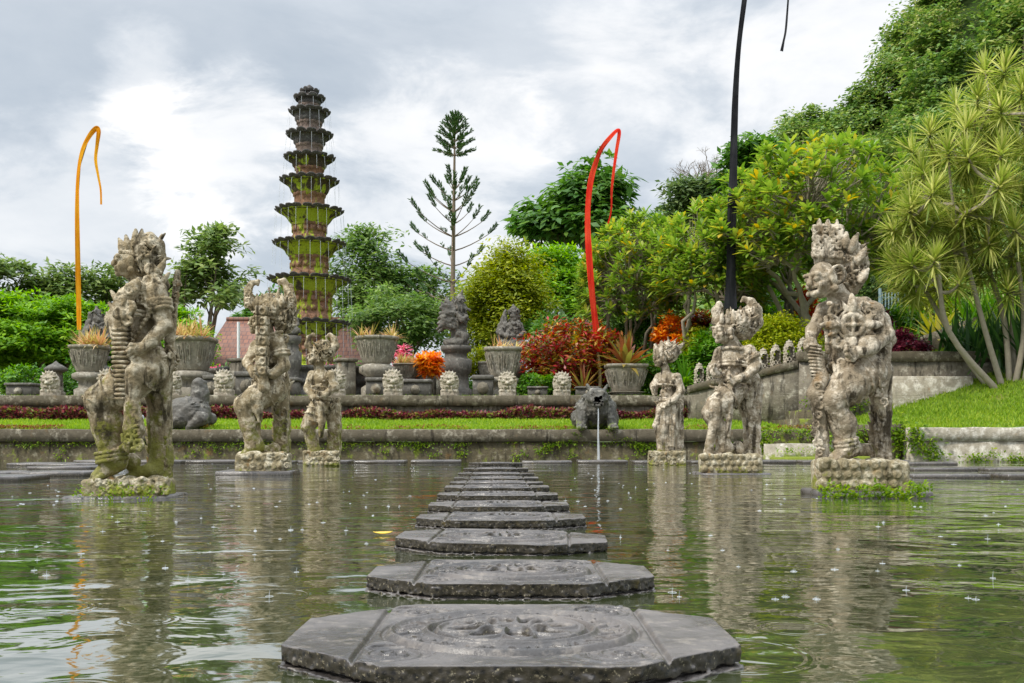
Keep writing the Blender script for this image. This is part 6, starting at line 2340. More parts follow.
# --- left side
tree('broadleaf_tree', 'dark rounded tree cut by the left edge of the photo', 'tree', 58, (-60, 24, 246, 330), -20, 'lf_olive', 101, 60, 80, leaf=0.42, inner=0.3)
tree('broadleaf_tree', 'airy dark treetop rising left of the orange banner', 'tree', 60, (24, 92, 262, 340), 58, 'lf_olive', 102, 60, 75, leaf=0.42, inner=0.2, clump_r=0.75)
tree('broadleaf_tree', 'reddish-tipped airy treetop just right of the orange banner', 'tree', 62, (84, 135, 266, 330), 108, 'lf_olive', 103, 40, 60, leaf=0.4, inner=0.2, clump_r=0.7)
tree('spreading_tree', 'bright green spreading flat-topped tree filling the far left', 'tree', 40, (-40, 112, 290, 395), 45, 'lf_flame', 104, 190, 170, clump_r=0.75, leaf=0.24, flat=0.35, extra=((-70, 60, 312, 392), (40, 128, 302, 380)), inner=0.5, droop=0.1)
tree('spreading_tree', 'bright green low tree behind the widest planter', 'tree', 42, (128, 214, 304, 392), 170, 'lf_flame', 105, 100, 150, clump_r=0.7, leaf=0.24, flat=0.35, droop=0.1)
tree('broadleaf_tree', 'tall dark open-branched tree behind the widest planter', 'tree', 56, (166, 246, 232, 330), 206, 'lf_olive', 106, 64, 64, leaf=0.42, clump_r=0.8, inner=0.15, extra=((205, 236, 226, 258), (160, 190, 262, 320)))
# --- behind the tower
tree('feathery_tree', 'pale feathery tree just right of the fountain tower', 'tree', 48, (332, 412, 240, 350), 372, 'lf_feather', 107, 70, 90, leaf=0.3, clump_r=1.0, inner=0.3, extra=((346, 392, 228, 268), (390, 448, 262, 350)), bark='pale_bark')
tree('feathery_tree', 'low green tree behind the round planter right of the tower', 'tree', 40, (345, 450, 288, 372), 400, 'lf_feather', 108, 80, 110, leaf=0.24, clump_r=0.7, inner=0.4)
tree('broadleaf_tree', 'distant grey-green tree peeping past the tower on its left side', 'tree', 66, (236, 300, 292, 345), 262, 'lf_mid', 109, 36, 100, leaf=0.5, inner=0.4)
tree('cypress_bush', 'dense yellow-green conical tree right of the tall pine', 'tree', 38, (466, 544, 252, 372), 503, 'lf_yellow', 110, 70, 230, leaf=0.17, clump_r=0.75, inner=0.5, extra=((484, 536, 246, 296), (460, 508, 280, 340), (510, 548, 280, 330), (462, 500, 318, 368)), flat=0.7)
tree('spreading_tree', 'bright green spreading tree behind the yellow-green one', 'tree', 46, (516, 606, 242, 350), 560, 'lf_flame', 111, 120, 160, leaf=0.26, clump_r=0.9, flat=0.4, droop=0.1)
tree('broadleaf_tree', 'dark big-leaved tree standing high behind the red banner', 'tree', 62, (524, 645, 186, 262), 585, 'lf_mid', 112, 62, 70, leaf=0.7, clump_r=1.25, inner=0.15, extra=((556, 628, 164, 214), (522, 560, 200, 245)), droop=0.5)
tree('broadleaf_tree', 'dark rounded tree left of the bare grey one on the skyline', 'tree', 70, (668, 722, 178, 236), 692, 'lf_dark', 113, 50, 100, leaf=0.5, clump_r=1.1, inner=0.3)
tree('broadleaf_tree', 'leafy green treetop just right of the black banner', 'tree', 68, (726, 790, 136, 215), 760, 'lf_mid', 114, 50, 130, leaf=0.65, clump_r=1.3, inner=0.4)


def bare_tree():
    Y = 74
    rs = np.random.RandomState(5)
    b = P(712, 250, Y)
    t = thing('bare_tree', 'bare grey twiggy tree on the skyline left of the black banner', 'tree', b)
    m = MB()
    s = Y / F_PX

    def grow(p, d, ln, r, k):
        n = 4
        pts = [p]
        for _ in range(n):
            d = unit(d + rs.randn(3) * 0.22 + (0, 0, 0.08))
            pts.append(pts[-1] + d * ln / n)
        m.tube(np.array(pts), np.linspace(r, r * 0.6, n + 1), 5, False)
        if k > 0:
            for _ in range(3 if k > 1 else 4):
                grow(pts[-1 - rs.randint(2)], unit(d + rs.randn(3) * 0.65), ln * 0.66, r * 0.55, k - 1)
    grow(np.zeros(3), np.array((0, 0, 1.0)), 3.6, 0.22, 0)
    for a in range(5):
        grow(np.array((0, 0, 3.3)), unit(np.array((math.cos(a * 1.3) * 0.7, math.sin(a * 1.3) * 0.7, 1.0))), 2.6, 0.13, 4)
    m.v = [q * 0.82 for q in m.v]
    m.build('trunk', 'bark', t, None, False)


bare_tree()


def forest():
    """the wooded slope: it reads as one mass of crowns"""
    rs = np.random.RandomState(77)
    mb, tr = MB(), MB()
    pts = []
    for t in np.linspace(0.03, 1.0, 12):
        for px in np.arange(640, 1150, 34):
            pts.append((px + rs.randn() * 14, min(1.0, max(0, t + rs.randn() * 0.03))))
    for px in np.arange(668, 1100, 13):
        pts.append((px + rs.randn() * 5, 1.0 - 0.05 * rs.rand()))
    for (px, t) in pts:
        p = hill_point(px, t)
        r = (1.9 + 1.5 * rs.rand()) * (0.75 + 0.25 * (p[1] / 70))
        if t > 0.98:
            r *= 0.85 + 0.35 * rs.rand()
        vis = 1.0 if sky_y(px) < 240 else 0.5
        crown_leaves(mb, p + (0, 0, -0.1), np.array((r, r, r * 0.95)), rs, int(26 * vis), 56, r * 0.4, 0.36 + 0.16 * rs.rand(), 0.6, 0.5, 0.3, 5, 0.5)
        q = p - (0, 0, 3.2)
        tr.tube([q, q + (rs.randn() * 0.2, 0, 2.0), p + (0, 0, r * 0.4)], [0.2, 0.16, 0.06], 6)
    o = mb.build('forest', 'lf_forest')
    tag(o, 'dense dark green forest covering the hillside at right', 'forest', None, 'stuff')
    o = tr.build('forest_trunks', 'bark')
    tag(o, 'trunks standing within the hillside forest at right', 'forest', None, 'stuff')


forest()


# --- the tall pine with tiers of branches
def norfolk_pine():
    Y = 42.0
    s = Y / F_PX
    b = P(452, 437, Y) * (1, 1, 0) + (0, 0, TER_Z)
    t = thing('pine_tree', 'tall slender tiered pine with a tufted top right of the tower', 'tree', b)
    z = lambda py: P(0, py, Y)[2] - b[2]
    xo = lambda py: (452 + (455 - 452) * (350 - py) / 230 - 452) * s
    tr, lf = MB(), MB()
    tr.tube([(0, 0, -0.2)] + [(xo(y), 0, z(y)) for y in (340, 280, 220, 160, 122)], [0.13, 0.12, 0.10, 0.075, 0.05, 0.02], 10)
    rs = np.random.RandomState(4)

    def spray(p, d, ln, n, w):
        """a branch tip brushed with needles"""
        d = unit(d)
        tt = rs.rand(n) * 0.95 + 0.05
        up = np.cross(unit(np.cross(d, (0, 0, 1.0))), d)
        sd = unit(np.cross(d, (0, 0, 1.0)))
        a = rs.rand(n) * 2 * math.pi
        off = np.cos(a)[:, None] * sd + np.sin(a)[:, None] * up
        base = p + d * (tt * ln)[:, None]
        lf.leaves(base, off * 0.75 + d * 0.75 + np.array((0, 0, 0.25)), np.cross(off, d), w * (0.7 + 0.6 * rs.rand(n)), 0.045, 0.05)
    whorls = [(122, 0.4, 5, 66), (128, 0.6, 6, 56), (135, 0.76, 7, 46), (142, 0.86, 7, 36), (149, 0.9, 7, 28), (156, 0.9, 6, 18)]
    for (py, ln, n, el) in whorls:
        for k in range(n):
            a = k / n * 2 * math.pi + py
            d = np.array((math.cos(a) * math.cos(R(el)), math.sin(a) * math.cos(R(el)), math.sin(R(el))))
            p0 = np.array((xo(py), 0, z(py)))
            tr.tube([p0, p0 + d * ln * 0.9], [0.02, 0.006], 4)
            spray(p0 + d * ln * 0.12, d, ln * 0.9, int(95 * ln) + 16, 0.14)
    for py in (190, 201, 212, 224, 237, 251, 266, 283, 302, 322):
        u = (py - 185) / 145
        ln = 0.6 + 1.5 * min(1, u * 2.2)
        for k in range(6):
            if rs.rand() < 0.22:
                continue
            a = k / 6 * 2 * math.pi + py * 0.7 + rs.randn() * 0.2
            L_ = ln * (0.65 + 0.5 * rs.rand())
            el = 30 - 28 * u
            d = np.array((math.cos(a) * math.cos(R(el)), math.sin(a) * math.cos(R(el)), math.sin(R(el))))
            p0 = np.array((xo(py), 0, z(py)))
            q = np.array([p0 + d * L_ * w + np.array((0, 0, 0.25 * L_ * w * w)) for w in np.linspace(0, 1, 6)])
            tr.tube(q, np.linspace(0.03, 0.01, 6), 4)
            dd = unit(q[-1] - q[-2])
            spray(q[-2] - dd * 0.02, unit(dd + (0, 0, 0.3)), 0.62, 90, 0.17)
            if rs.rand() < 0.5:
                spray(q[3], unit(dd + (rs.randn() * 0.3, rs.randn() * 0.3, 0.3)), 0.32, 30, 0.13)
            if rs.rand() < 0.3:
                spray(q[1], unit(dd + (rs.randn() * 0.3, 0, 0.4)), 0.25, 20, 0.12)
    tr.build('trunk', 'bark', t, None, True)
    lf.build('needles', 'lf_pine', t)


norfolk_pine()


# --- frangipani trees: gnarled forking limbs ending in rosettes of long leaves
def frangipani(label, Y, base_px, ground, box, seed, tips=230, leaf=0.34, r0=0.14, depth=2.6, leaves=13):
    rs = np.random.RandomState(seed)
    s = Y / F_PX
    b = P(base_px, 0, Y) * (1, 1, 0) + (0, 0, ground)
    t = thing('frangipani_tree', label, 'tree', b)
    tr, lf = MB(), MB()
    x0, x1, y0, y1 = box
    c = P((x0 + x1) / 2, (y0 + y1) / 2, Y) - b
    rad = np.array(((x1 - x0) / 2 * s, depth, (y1 - y0) / 2 * s))
    lob = rdir(rs, 6)
    d = rdir(rs, tips * 3)
    d = d[d[:, 2] > -0.55][:tips]
    k = 0.85 + sum(0.22 * np.clip(d @ l, 0, 1)[:, None] ** 3 for l in lob)
    tip = c + d * rad * k * (0.62 + 0.38 * rs.rand(len(d), 1) ** 0.6)
    # nodes grow from the trunk out to every tip through two levels of forks
    fork = np.array((0, 0, 0.35 * max(c[2] - rad[2], 1.2))) + rs.randn(3) * 0.1
    tr.tube([(0, 0, -0.3), (0.03, 0, fork[2] * 0.5), fork], [r0 * 1.5, r0 * 1.15, r0], 10)
    n1, n2 = 7, 34
    g1 = c + unit(rs.randn(n1, 3) * (1, 1, 0.35)) * rad * (0.42, 0.42, 0.3) - (0, 0, rad[2] * 0.45)
    idx = rs.choice(len(tip), min(n2, len(tip)), False)
    g2 = c + (tip[idx] - c) * (0.62, 0.62, 0.55) - (0, 0, 0.12 * rad[2])

    def limb(a, e, ra, rb, wob, n=7):
        tt = np.linspace(0, 1, n)[:, None]
        mid = (a + e) / 2 + rs.randn(3) * wob * np.linalg.norm(e - a) - (0, 0, 0.12 * np.linalg.norm(e - a))
        q = (1 - tt) ** 2 * a + 2 * tt * (1 - tt) * mid + tt ** 2 * e
        q[1:-1] += rs.randn(n - 2, 3) * 0.03 * np.linalg.norm(e - a)
        tr.tube(q, np.linspace(ra, rb, n), 7)
    for g in g1:
        limb(fork, g, r0 * 0.75, r0 * 0.45, 0.14, 9)
    for h in g2:
        g = g1[np.argmin(np.linalg.norm(g1 - h, axis=1))]
        limb(g, h, r0 * 0.42, r0 * 0.22, 0.14)
    for p in tip:
        h = g2[np.argmin(np.linalg.norm(g2 - p, axis=1))]
        limb(h, p, r0 * 0.2, r0 * 0.13, 0.1, 5)
        ax = unit(unit(p - h) * 0.5 + np.array((0, 0, 0.75)))
        n = leaves + rs.randint(-3, 4)
        u, w = frame(ax)
        a = np.arange(n) * 2.4 + rs.rand() * 6
        el = R(8) + R(62) * (np.arange(n) / n)
        dr = np.cos(a)[:, None] * u * np.cos(el)[:, None] + np.sin(a)[:, None] * w * np.cos(el)[:, None] + ax * np.sin(el)[:, None]
        base = p + ax * (np.arange(n) / n * 0.14)[:, None] + dr * 0.02
        ln = leaf * (0.65 + 0.5 * rs.rand(n))
        lf.blades(base, dr, ln, ln * 0.3, 0.12 + 0.25 * rs.rand(n), 3, (0, 0, 1), 0.55)
    tr.build('trunk', 'pale_bark', t, None, True)
    lf.build('crown', 'lf_frangi', t)


frangipani('largest frangipani with gnarled limbs spreading above the bald demon statue', 29.6, 806, 2.4, (704, 905, 172, 314), 201, 600, 0.42, 0.14, 2.8, 14)
frangipani('rounded frangipani behind the red banner', 33.5, 622, TER_Z, (572, 690, 222, 354), 202, 560, 0.36, 0.11, 2.2, 13)
frangipani('frangipani with bare lower limbs between the red and black banners', 30.5, 690, 1.9, (648, 772, 218, 330), 203, 360, 0.38, 0.11, 2.2, 13)


# --- bushes and potted plants
def bush(name, label, cat, px, base_py, Y, w, h, mat, seed, clumps=60, per=90, leaf=0.12, aspect=0.4, flat=0.8, ground=None, depth=None, clump=0.3):
    rs = np.random.RandomState(seed)
    s = Y / F_PX
    b = P(px, base_py, Y)
    if ground is not None:
        b[2] = ground
    t = thing(name, label, cat, b)
    mb, tr = MB(), MB()
    rad = np.array((w / 2 * s, depth or w / 2 * s * 0.85, h / 2 * s))
    c = np.array((0, 0, h / 2 * s * 0.98))
    cc = crown_leaves(mb, c, rad, rs, clumps, per, clump * min(rad[0], rad[2]) + 0.05, leaf, flat, 0.45, 0.1, 5, aspect, -0.9)
    for k in range(7):
        e = cc[rs.randint(len(cc))]
        tr.tube([(rs.randn() * 0.05, rs.randn() * 0.05, -0.05), e * 0.5 + (0, 0, 0.03), e], [0.03, 0.022, 0.008], 5)
    tr.build('stems', 'bark', t)
    mb.build('foliage', mat, t)
    return t


bush('croton_bush', 'large red and orange croton bush left of the red banner', 'shrub', 562, 393, 30.5, 78, 68, 'lf_croton', 301, 110, 60, 0.2, 0.34)
bush('croton_bush', 'red croton spilling behind the bronze bromeliad', 'shrub', 600, 393, 31.2, 60, 62, 'lf_croton', 302, 70, 60, 0.2, 0.34)
bush('croton_bush', 'bright orange croton beside the winged statue', 'shrub', 431, 377, 30.0, 20, 25, 'lf_orange', 303, 46, 46, 0.17, 0.4)
bush('golden_bush', 'round golden-green bush above the sloping wall', 'shrub', 776, 362, 28.0, 64, 52, 'lf_gold', 304, 90, 110, 0.1, 0.5)
bush('green_bush', 'fresh green bush behind the horned right statue', 'shrub', 716, 386, 29.5, 62, 58, 'lf_bush', 305, 80, 80, 0.17, 0.4)
bush('green_bush', 'tall green shrub below the largest frangipani', 'shrub', 750, 350, 33, 80, 64, 'lf_bush', 306, 90, 90, 0.18, 0.42)
bush('croton_bush', 'orange-red shrub between the bronze bromeliad and the horned right statue', 'shrub', 672, 362, 31.5, 40, 48, 'lf_orange', 307, 50, 50, 0.17, 0.4)
bush('croton_bush', 'dull red shrub left of the black banner', 'shrub', 700, 345, 33.5, 44, 36, 'lf_croton', 308, 50, 60, 0.18, 0.38)
bush('croton_bush', 'scarlet shrub peeping left of the bald demon statue', 'shrub', 808, 336, 31.5, 26, 48, 'lf_red', 309, 36, 50, 0.16, 0.4)
bush('crimson_bush', 'dark crimson bush on the retaining wall behind the bald demon statue', 'shrub', 903, 366, 26.6, 50, 34, 'lf_crimson', 310, 70, 90, 0.1, 0.45)
bush('croton_bush', 'dark red shrub behind the arm of the bald demon statue', 'shrub', 874, 350, 29, 40, 46, 'lf_crimson', 311, 50, 70, 0.14, 0.4)
bush('green_bush', 'leafy green shrub right of the bald demon statue below the hanging branches', 'shrub', 905, 350, 30, 50, 40, 'lf_bush', 312, 60, 70, 0.16, 0.35)
bush('pink_plant', 'pink-leaved plant beside the foot of the fountain tower', 'shrub', 326, 392, 29.6, 16, 22, 'lf_pink', 313, 14, 22, 0.16, 0.45)
bush('pink_plant', 'pink and red plants in front of the tiled roof building', 'shrub', 214, 384, 33, 26, 20, 'lf_pink', 314, 16, 22, 0.14, 0.4)
bush('red_flower_plant', 'deep pink cordyline tip behind the small planter', 'shrub', 403, 372, 31.6, 14, 26, 'lf_pink', 315, 10, 16, 0.26, 0.3)
bush('green_bush', 'yellow-green bush behind the square planter with thin yellow tuft', 'shrub', 481, 385, 32, 34, 40, 'lf_yellow', 316, 46, 60, 0.13, 0.42)
bush('green_bush', 'leafy hedge plant at the far-left edge below the spreading tree', 'shrub', 20, 396, 32, 60, 32, 'lf_bush', 317, 60, 60, 0.14, 0.42)
bush('green_bush', 'wide dark hedge plant behind the far-left stone lantern', 'shrub', 10, 396, 46, 190, 60, 'lf_mid', 325, 110, 80, 0.25, 0.42)
bush('green_bush', 'green shrubs below the tiled roof building', 'shrub', 222, 396, 41, 90, 26, 'lf_mid', 326, 60, 70, 0.18, 0.42)
bush('green_bush', 'low green leaves left of the fanged beast', 'shrub', 540, 396, 29, 44, 22, 'lf_bush', 318, 30, 50, 0.13, 0.42)
bush('green_bush', 'pale shrub before the small blue-grey fence', 'shrub', 930, 318, 36, 52, 42, 'lf_yellow', 319, 50, 60, 0.16, 0.42)
bush('green_bush', 'dark mass of shrubs under the hanging frangipani branches at right', 'shrub', 880, 330, 38, 80, 70, 'lf_dark', 320, 70, 80, 0.22, 0.42)
bush('green_bush', 'deep green shrub left of the small stone lantern', 'shrub', 760, 330, 36, 70, 60, 'lf_mid', 321, 70, 80, 0.2, 0.42)
bush('green_bush', 'green shrub behind the right-hand frangipani trunk', 'shrub', 835, 345, 34, 70, 56, 'lf_mid', 322, 60, 80, 0.18, 0.42)
bush('green_bush', 'green shrub between the two smaller frangipani trees', 'shrub', 650, 370, 35, 80, 62, 'lf_mid', 323, 70, 80, 0.18, 0.42)
bush('green_bush', 'green shrub filling in behind the red croton bush', 'shrub', 560, 370, 36, 90, 60, 'lf_mid', 324, 70, 80, 0.18, 0.42)


bush('green_bush', 'fresh green shrub hiding the trunks behind the small right statue', 'shrub', 664, 394, 29.4, 64, 46, 'lf_bush', 327, 70, 70, 0.16, 0.36)
bush('golden_bush', 'yellow-green shrub just left of the horned right statue', 'shrub', 700, 384, 30.2, 44, 60, 'lf_yellow', 328, 60, 70, 0.13, 0.42)
bush('croton_bush', 'orange-tipped shrub left of the golden bush, over the sloping wall', 'shrub', 742, 345, 30.5, 34, 34, 'lf_croton', 329, 40, 60, 0.16, 0.38)


def undergrowth():
    rs = np.random.RandomState(91)
    mb = MB()
    for k in range(150):
        x = -17 + 25 * k / 150 + rs.randn() * 0.3
        y = 35.5 + 4 * rs.rand()
        h = 0.7 + 0.9 * rs.rand()
        crown_leaves(mb, (x, y, TER_Z + h * 0.45), (0.8, 0.7, h * 0.62), rs, 14, 36, 0.34, 0.2, 0.7, 0.4, 0.2, 4, 0.42, -0.9)
    o = mb.build('undergrowth', 'lf_mid')
    tag(o, 'low green undergrowth filling the ground behind the terrace ornaments', 'undergrowth', None, 'stuff')


undergrowth()


def rosette(name, label, cat, pos, n, length, width, mat, seed, el0=5, el1=80, droop=0.4, seg=5, mid=0.4, spread=0.03):
    rs = np.random.RandomState(seed)
    o = MB()
    a = np.arange(n) * 2.39996 + rs.rand(n) * 0.3
    el = R(el0) + (R(el1) - R(el0)) * (np.arange(n) / n) + rs.randn(n) * 0.1
    d = np.stack([np.cos(a) * np.cos(el), np.sin(a) * np.cos(el), np.sin(el)], 1)
    base = d * (1, 1, 0) * spread + np.array((0, 0, 1)) * (np.arange(n) / n * 0.05)[:, None]
    ln = length * (0.75 + 0.45 * rs.rand(n))
    o.blades(base, d, ln, width * (0.8 + 0.4 * rs.rand(n)), droop * (0.5 + 0.9 * rs.rand(n)) * np.cos(el) ** 0.5, seg, (0, 0, 1), mid)
    ob = o.build(name, mat)
    ob.location = pos
    return tag(ob, label, cat)


rosette('bromeliad', 'big bronze-red bromeliad filling the pale square planter', 'plant', POTS['e'], 62, 1.2, 0.15, 'lf_brom', 401, 12, 85, 0.42, 5, 0.35, 0.12)
rosette('bromeliad', 'spiky dark bronze bromeliad in front of the red croton bush', 'plant', P(583, 392, 28.9), 40, 0.95, 0.08, 'lf_brom', 402, 15, 85, 0.3, 5, 0.3, 0.05)
rosette('agave', 'golden striped agave on the upper terrace at right', 'plant', P(937, 342, 28.2) + (0, 0, 0.02), 44, 1.15, 0.12, 'lf_agave', 403, 4, 80, 0.16, 5, 0.4, 0.06)
rosette('bromeliad', 'green strappy plant left of the sloping wall foot', 'plant', P(684, 384, 28.2), 50, 0.9, 0.08, 'lf_bush', 404, 8, 80, 0.6, 5, 0.35, 0.08)


def tuft(label, pos, w, n, length, seed):
    rs = np.random.RandomState(seed)
    o = MB()
    for k in range(max(1, n // 22)):
        c = rs.randn(2) * w * 0.3
        m = 22
        a = rs.rand(m) * 6.28
        el = R(20) + R(60) * rs.rand(m)
        d = np.stack([np.cos(a) * np.cos(el), np.sin(a) * np.cos(el), np.sin(el)], 1)
        base = np.array((np.clip(c[0], -w * 0.42, w * 0.42), np.clip(c[1], -w * 0.42, w * 0.42), 0)) + d * (1, 1, 0) * 0.03
        o.blades(base, d, length * (0.6 + 0.6 * rs.rand(m)), 0.035 + 0.015 * rs.rand(m), 0.55 * rs.rand(m), 4, (0, 0, 1), 0.3)
    ob = o.build('tuft_plant', 'lf_tuft')
    ob.location = pos
    tag(ob, label, 'plant')


tuft('pinkish yellow tufted plant in the planter behind the largest left statue', POTS['a'], 0.95, 300, 0.75, 1)
tuft('dense yellow tufted plant in the widest planter', POTS['b'], 1.3, 420, 0.75, 2)
tuft('thin reddish-yellow spikes in the round planter right of the tower', POTS['c'], 1.0, 150, 0.6, 3)
tuft('few pale yellow blades in the square planter', POTS['d'], 0.9, 90, 0.55, 4)
tuft('bushy pale yellow tuft in the small planter', POTS['f'], 0.75, 340, 0.42, 5)


# --- the big dracaena at right: slender leaning stems, each head a star of striped leaves
def dracaena():
    rs = np.random.RandomState(55)
    Y = 24.6
    b = P(1000, 386, Y)
    b[2] = float(right_z(np.array(b[0]), np.array(Y))) - 0.02
    t = thing('dracaena_tree', 'many-stemmed variegated dracaena with starry leaf heads at the right edge', 'tree', b)
    heads = [(952, 104), (979, 98), (1007, 64), (998, 137), (953, 153), (911, 150), (908, 190), (944, 197), (973, 213), (896, 232), (1021, 197), (992, 246), (929, 136), (918, 248), (998, 184), (973, 168), (975, 272), (995, 256), (1011, 284), (1040, 110), (1052, 160), (1044, 230), (1070, 200), (1020, 90), (1075, 130), (1060, 280), (934, 222), (890, 262), (955, 246), (1030, 150), (915, 268), (1085, 250), (1012, 230), (985, 72), (925, 170), (965, 128), (1035, 70), (1000, 110)]
    for _ in range(80):
        x = 898 + 190 * rs.rand()
        top = np.interp(x, [890, 910, 930, 950, 980, 1005, 1090], [240, 165, 128, 100, 84, 60, 70])
        heads.append((x, top + 25 + (270 - top) * rs.rand()))
    tr, lf = MB(), MB()
    s = Y / F_PX
    stems = [((996, 388), (948, 330), (938, 262)), ((1003, 388), (985, 330), (964, 250)), ((1010, 386), (1004, 320), (986, 260)), ((1016, 388), (1012, 330), (1010, 240)), ((1024, 386), (1034, 320), (1040, 240)), ((1014, 390), (1024, 330), (1018, 262)), ((1032, 386), (1056, 320), (1066, 260)), ((991, 391), (962, 352), (924, 288))]
    knots = []
    for k, st in enumerate(stems):
        dy = (k % 4 - 1.5) * 0.35
        q = np.array([P(x, y, Y + dy * (i * 0.5 + 0.3)) - b for i, (x, y) in enumerate(st)])
        q[0][2] = -0.15
        tt = np.linspace(0, 2, 9)
        pts = np.stack([smooth1(np.arange(3), q[:, i], tt) for i in range(3)], 1)
        tr.tube(pts, np.linspace(0.085, 0.05, 9), 8)
        knots += [pts[-1], pts[-3], pts[-2]]
    knots = np.array(knots)
    for (hx, hy) in heads:
        for rep in range(1):
            h = P(hx + rs.randn() * 2, hy + rs.randn() * 2, Y + rs.randn() * 0.75) - b
            kn = knots[np.argmin(np.linalg.norm((knots - h) * (1, 1, 0.75), axis=1) + 0.2 * rs.rand(len(knots)))]
            mid = (kn + h) / 2 + np.array(((kn[0] - h[0]) * -0.22, 0, -0.2))
            tt = np.linspace(0, 1, 7)[:, None]
            q = (1 - tt) ** 2 * kn + 2 * tt * (1 - tt) * mid + tt ** 2 * h
            tr.tube(q, np.linspace(0.05, 0.026, 7), 6)
            ax = unit(unit(h - q[-2]) * 0.7 + np.array((0, 0, 0.5)))
            n = 84
            u, w = frame(ax)
            a = np.arange(n) * 2.39996
            f = np.arange(n) / n
            el = R(-32) + R(117) * f + rs.randn(n) * 0.08
            d = (np.cos(a)[:, None] * u + np.sin(a)[:, None] * w) * np.cos(el)[:, None] + ax * np.sin(el)[:, None]
            base = h + ax * (f * 0.35 - 0.22)[:, None]
            lf.blades(base, d, (0.75 - 0.16 * f) * (0.8 + 0.3 * rs.rand(n)), 0.052, 0.05 + 0.14 * rs.rand(n), 4, (0.01, 0.01, 1), 0.3)
            knots = np.concatenate([knots, [q[3]]])
    tr.build('trunk', 'pale_bark', t, None, True)
    lf.build('crown', 'lf_drac', t)


dracaena()


def strap_clump(label, px, py, Y, n, length, mat, seed, w=0.9):
    rs = np.random.RandomState(seed)
    o = MB()
    a = rs.rand(n) * 6.28
    el = R(38) + R(48) * rs.rand(n)
    d = np.stack([np.cos(a) * np.cos(el), np.sin(a) * np.cos(el), np.sin(el)], 1)
    base = np.stack([rs.randn(n) * w * 0.35, rs.randn(n) * w * 0.3, np.zeros(n)], 1)
    o.blades(base, d, length * (0.55 + 0.6 * rs.rand(n)), 0.09, 0.3 * rs.rand(n), 5, (0, 0, 1), 0.4)
    ob = o.build('strap_plant', mat)
    p = P(px, py, Y)
    ob.location = p
    tag(ob, label, 'plant')


strap_clump('dark strap-leaved clump behind the dracaena stems', 1000, 376, 25.6, 190, 2.2, 'lf_strap', 1, 1.3)
strap_clump('tall strap-leaved clump at the right edge of the photo', 1035, 378, 25.4, 170, 2.4, 'lf_strap', 2, 1.3)
strap_clump('low strap-leaved plants left of the dracaena stems', 965, 352, 26.6, 110, 1.2, 'lf_strap', 3, 1.0)
strap_clump('broad green strap plants above the garden wall', 985, 330, 28.6, 120, 1.6, 'lf_bush', 4, 1.4)
strap_clump('green fern-like clump by the small blue-grey fence', 893, 350, 28.2, 90, 0.9, 'lf_bush', 5, 0.7)

# fence by the terrace
fp = P(900, 330, 37)
t = thing('garden_fence', 'small blue-grey slatted fence beyond the crimson bush', 'fence', fp)
for k in range(2):
    m = MB()
    m.bbox((-0.75 + 1.5 * k, 0, 0.75), (0.1, 0.1, 1.6), 0.01)
    m.build('fence_post', 'fence_blue', t)
m = MB()
for k in range(12):
    m.bbox((-0.66 + 0.12 * k, 0, 0.72), (0.05, 0.03, 1.35), 0.006)
for z in (0.25, 1.2):
    m.bbox((0, 0.045, z), (1.5, 0.04, 0.07), 0.006)
m.build('slat_panel', 'fence_blue', t)


# --- grass, bedding plants, wall growth
def grass():
    rs = np.random.RandomState(9)
    mb = MB()

    def field(n, x0, x1, y0, y1, zf, ln, keep=None):
        x = x0 + (x1 - x0) * rs.rand(n)
        y = y0 + (y1 - y0) * rs.rand(n)
        if keep is not None:
            k = keep(x, y)
            x, y = x[k], y[k]
        n = len(x)
        p = np.stack([x, y, zf(x, y) - 0.01], 1)
        d = np.stack([rs.randn(n) * 0.4, rs.randn(n) * 0.4, np.ones(n)], 1)
        l_ = ln * (0.5 + 0.8 * rs.rand(n))
        mb.leaves(p, d, rs.randn(n, 3), l_, 0.022 + 0.012 * rs.rand(n), 0.1, 0.35)
    field(26000, -13.5, 6.5, WALL_Y + 0.42, TER_Y - 0.3, lawn_z, 0.085)
    field(9000, -13.5, 6.5, WALL_Y + 0.42, WALL_Y + 1.2, lawn_z, 0.09)
    field(30000, 8.5, 15.5, 21.8, 28, right_z, 0.11, lambda x, y: (y < 25.25) | (x > 12.35))
    field(7000, 7.5, 15.5, 25.8, 28.5, up_z, 0.1)
    field(5000, -16, 6.6, TER_Y + 0.42, TER_Y + 1.0, lambda x, y: np.full_like(x, TER_Z - 0.02), 0.1)
    o = mb.build('grass', 'grass')
    tag(o, 'short bright grass on the lawns and the right bank', 'grass', None, 'stuff')


grass()


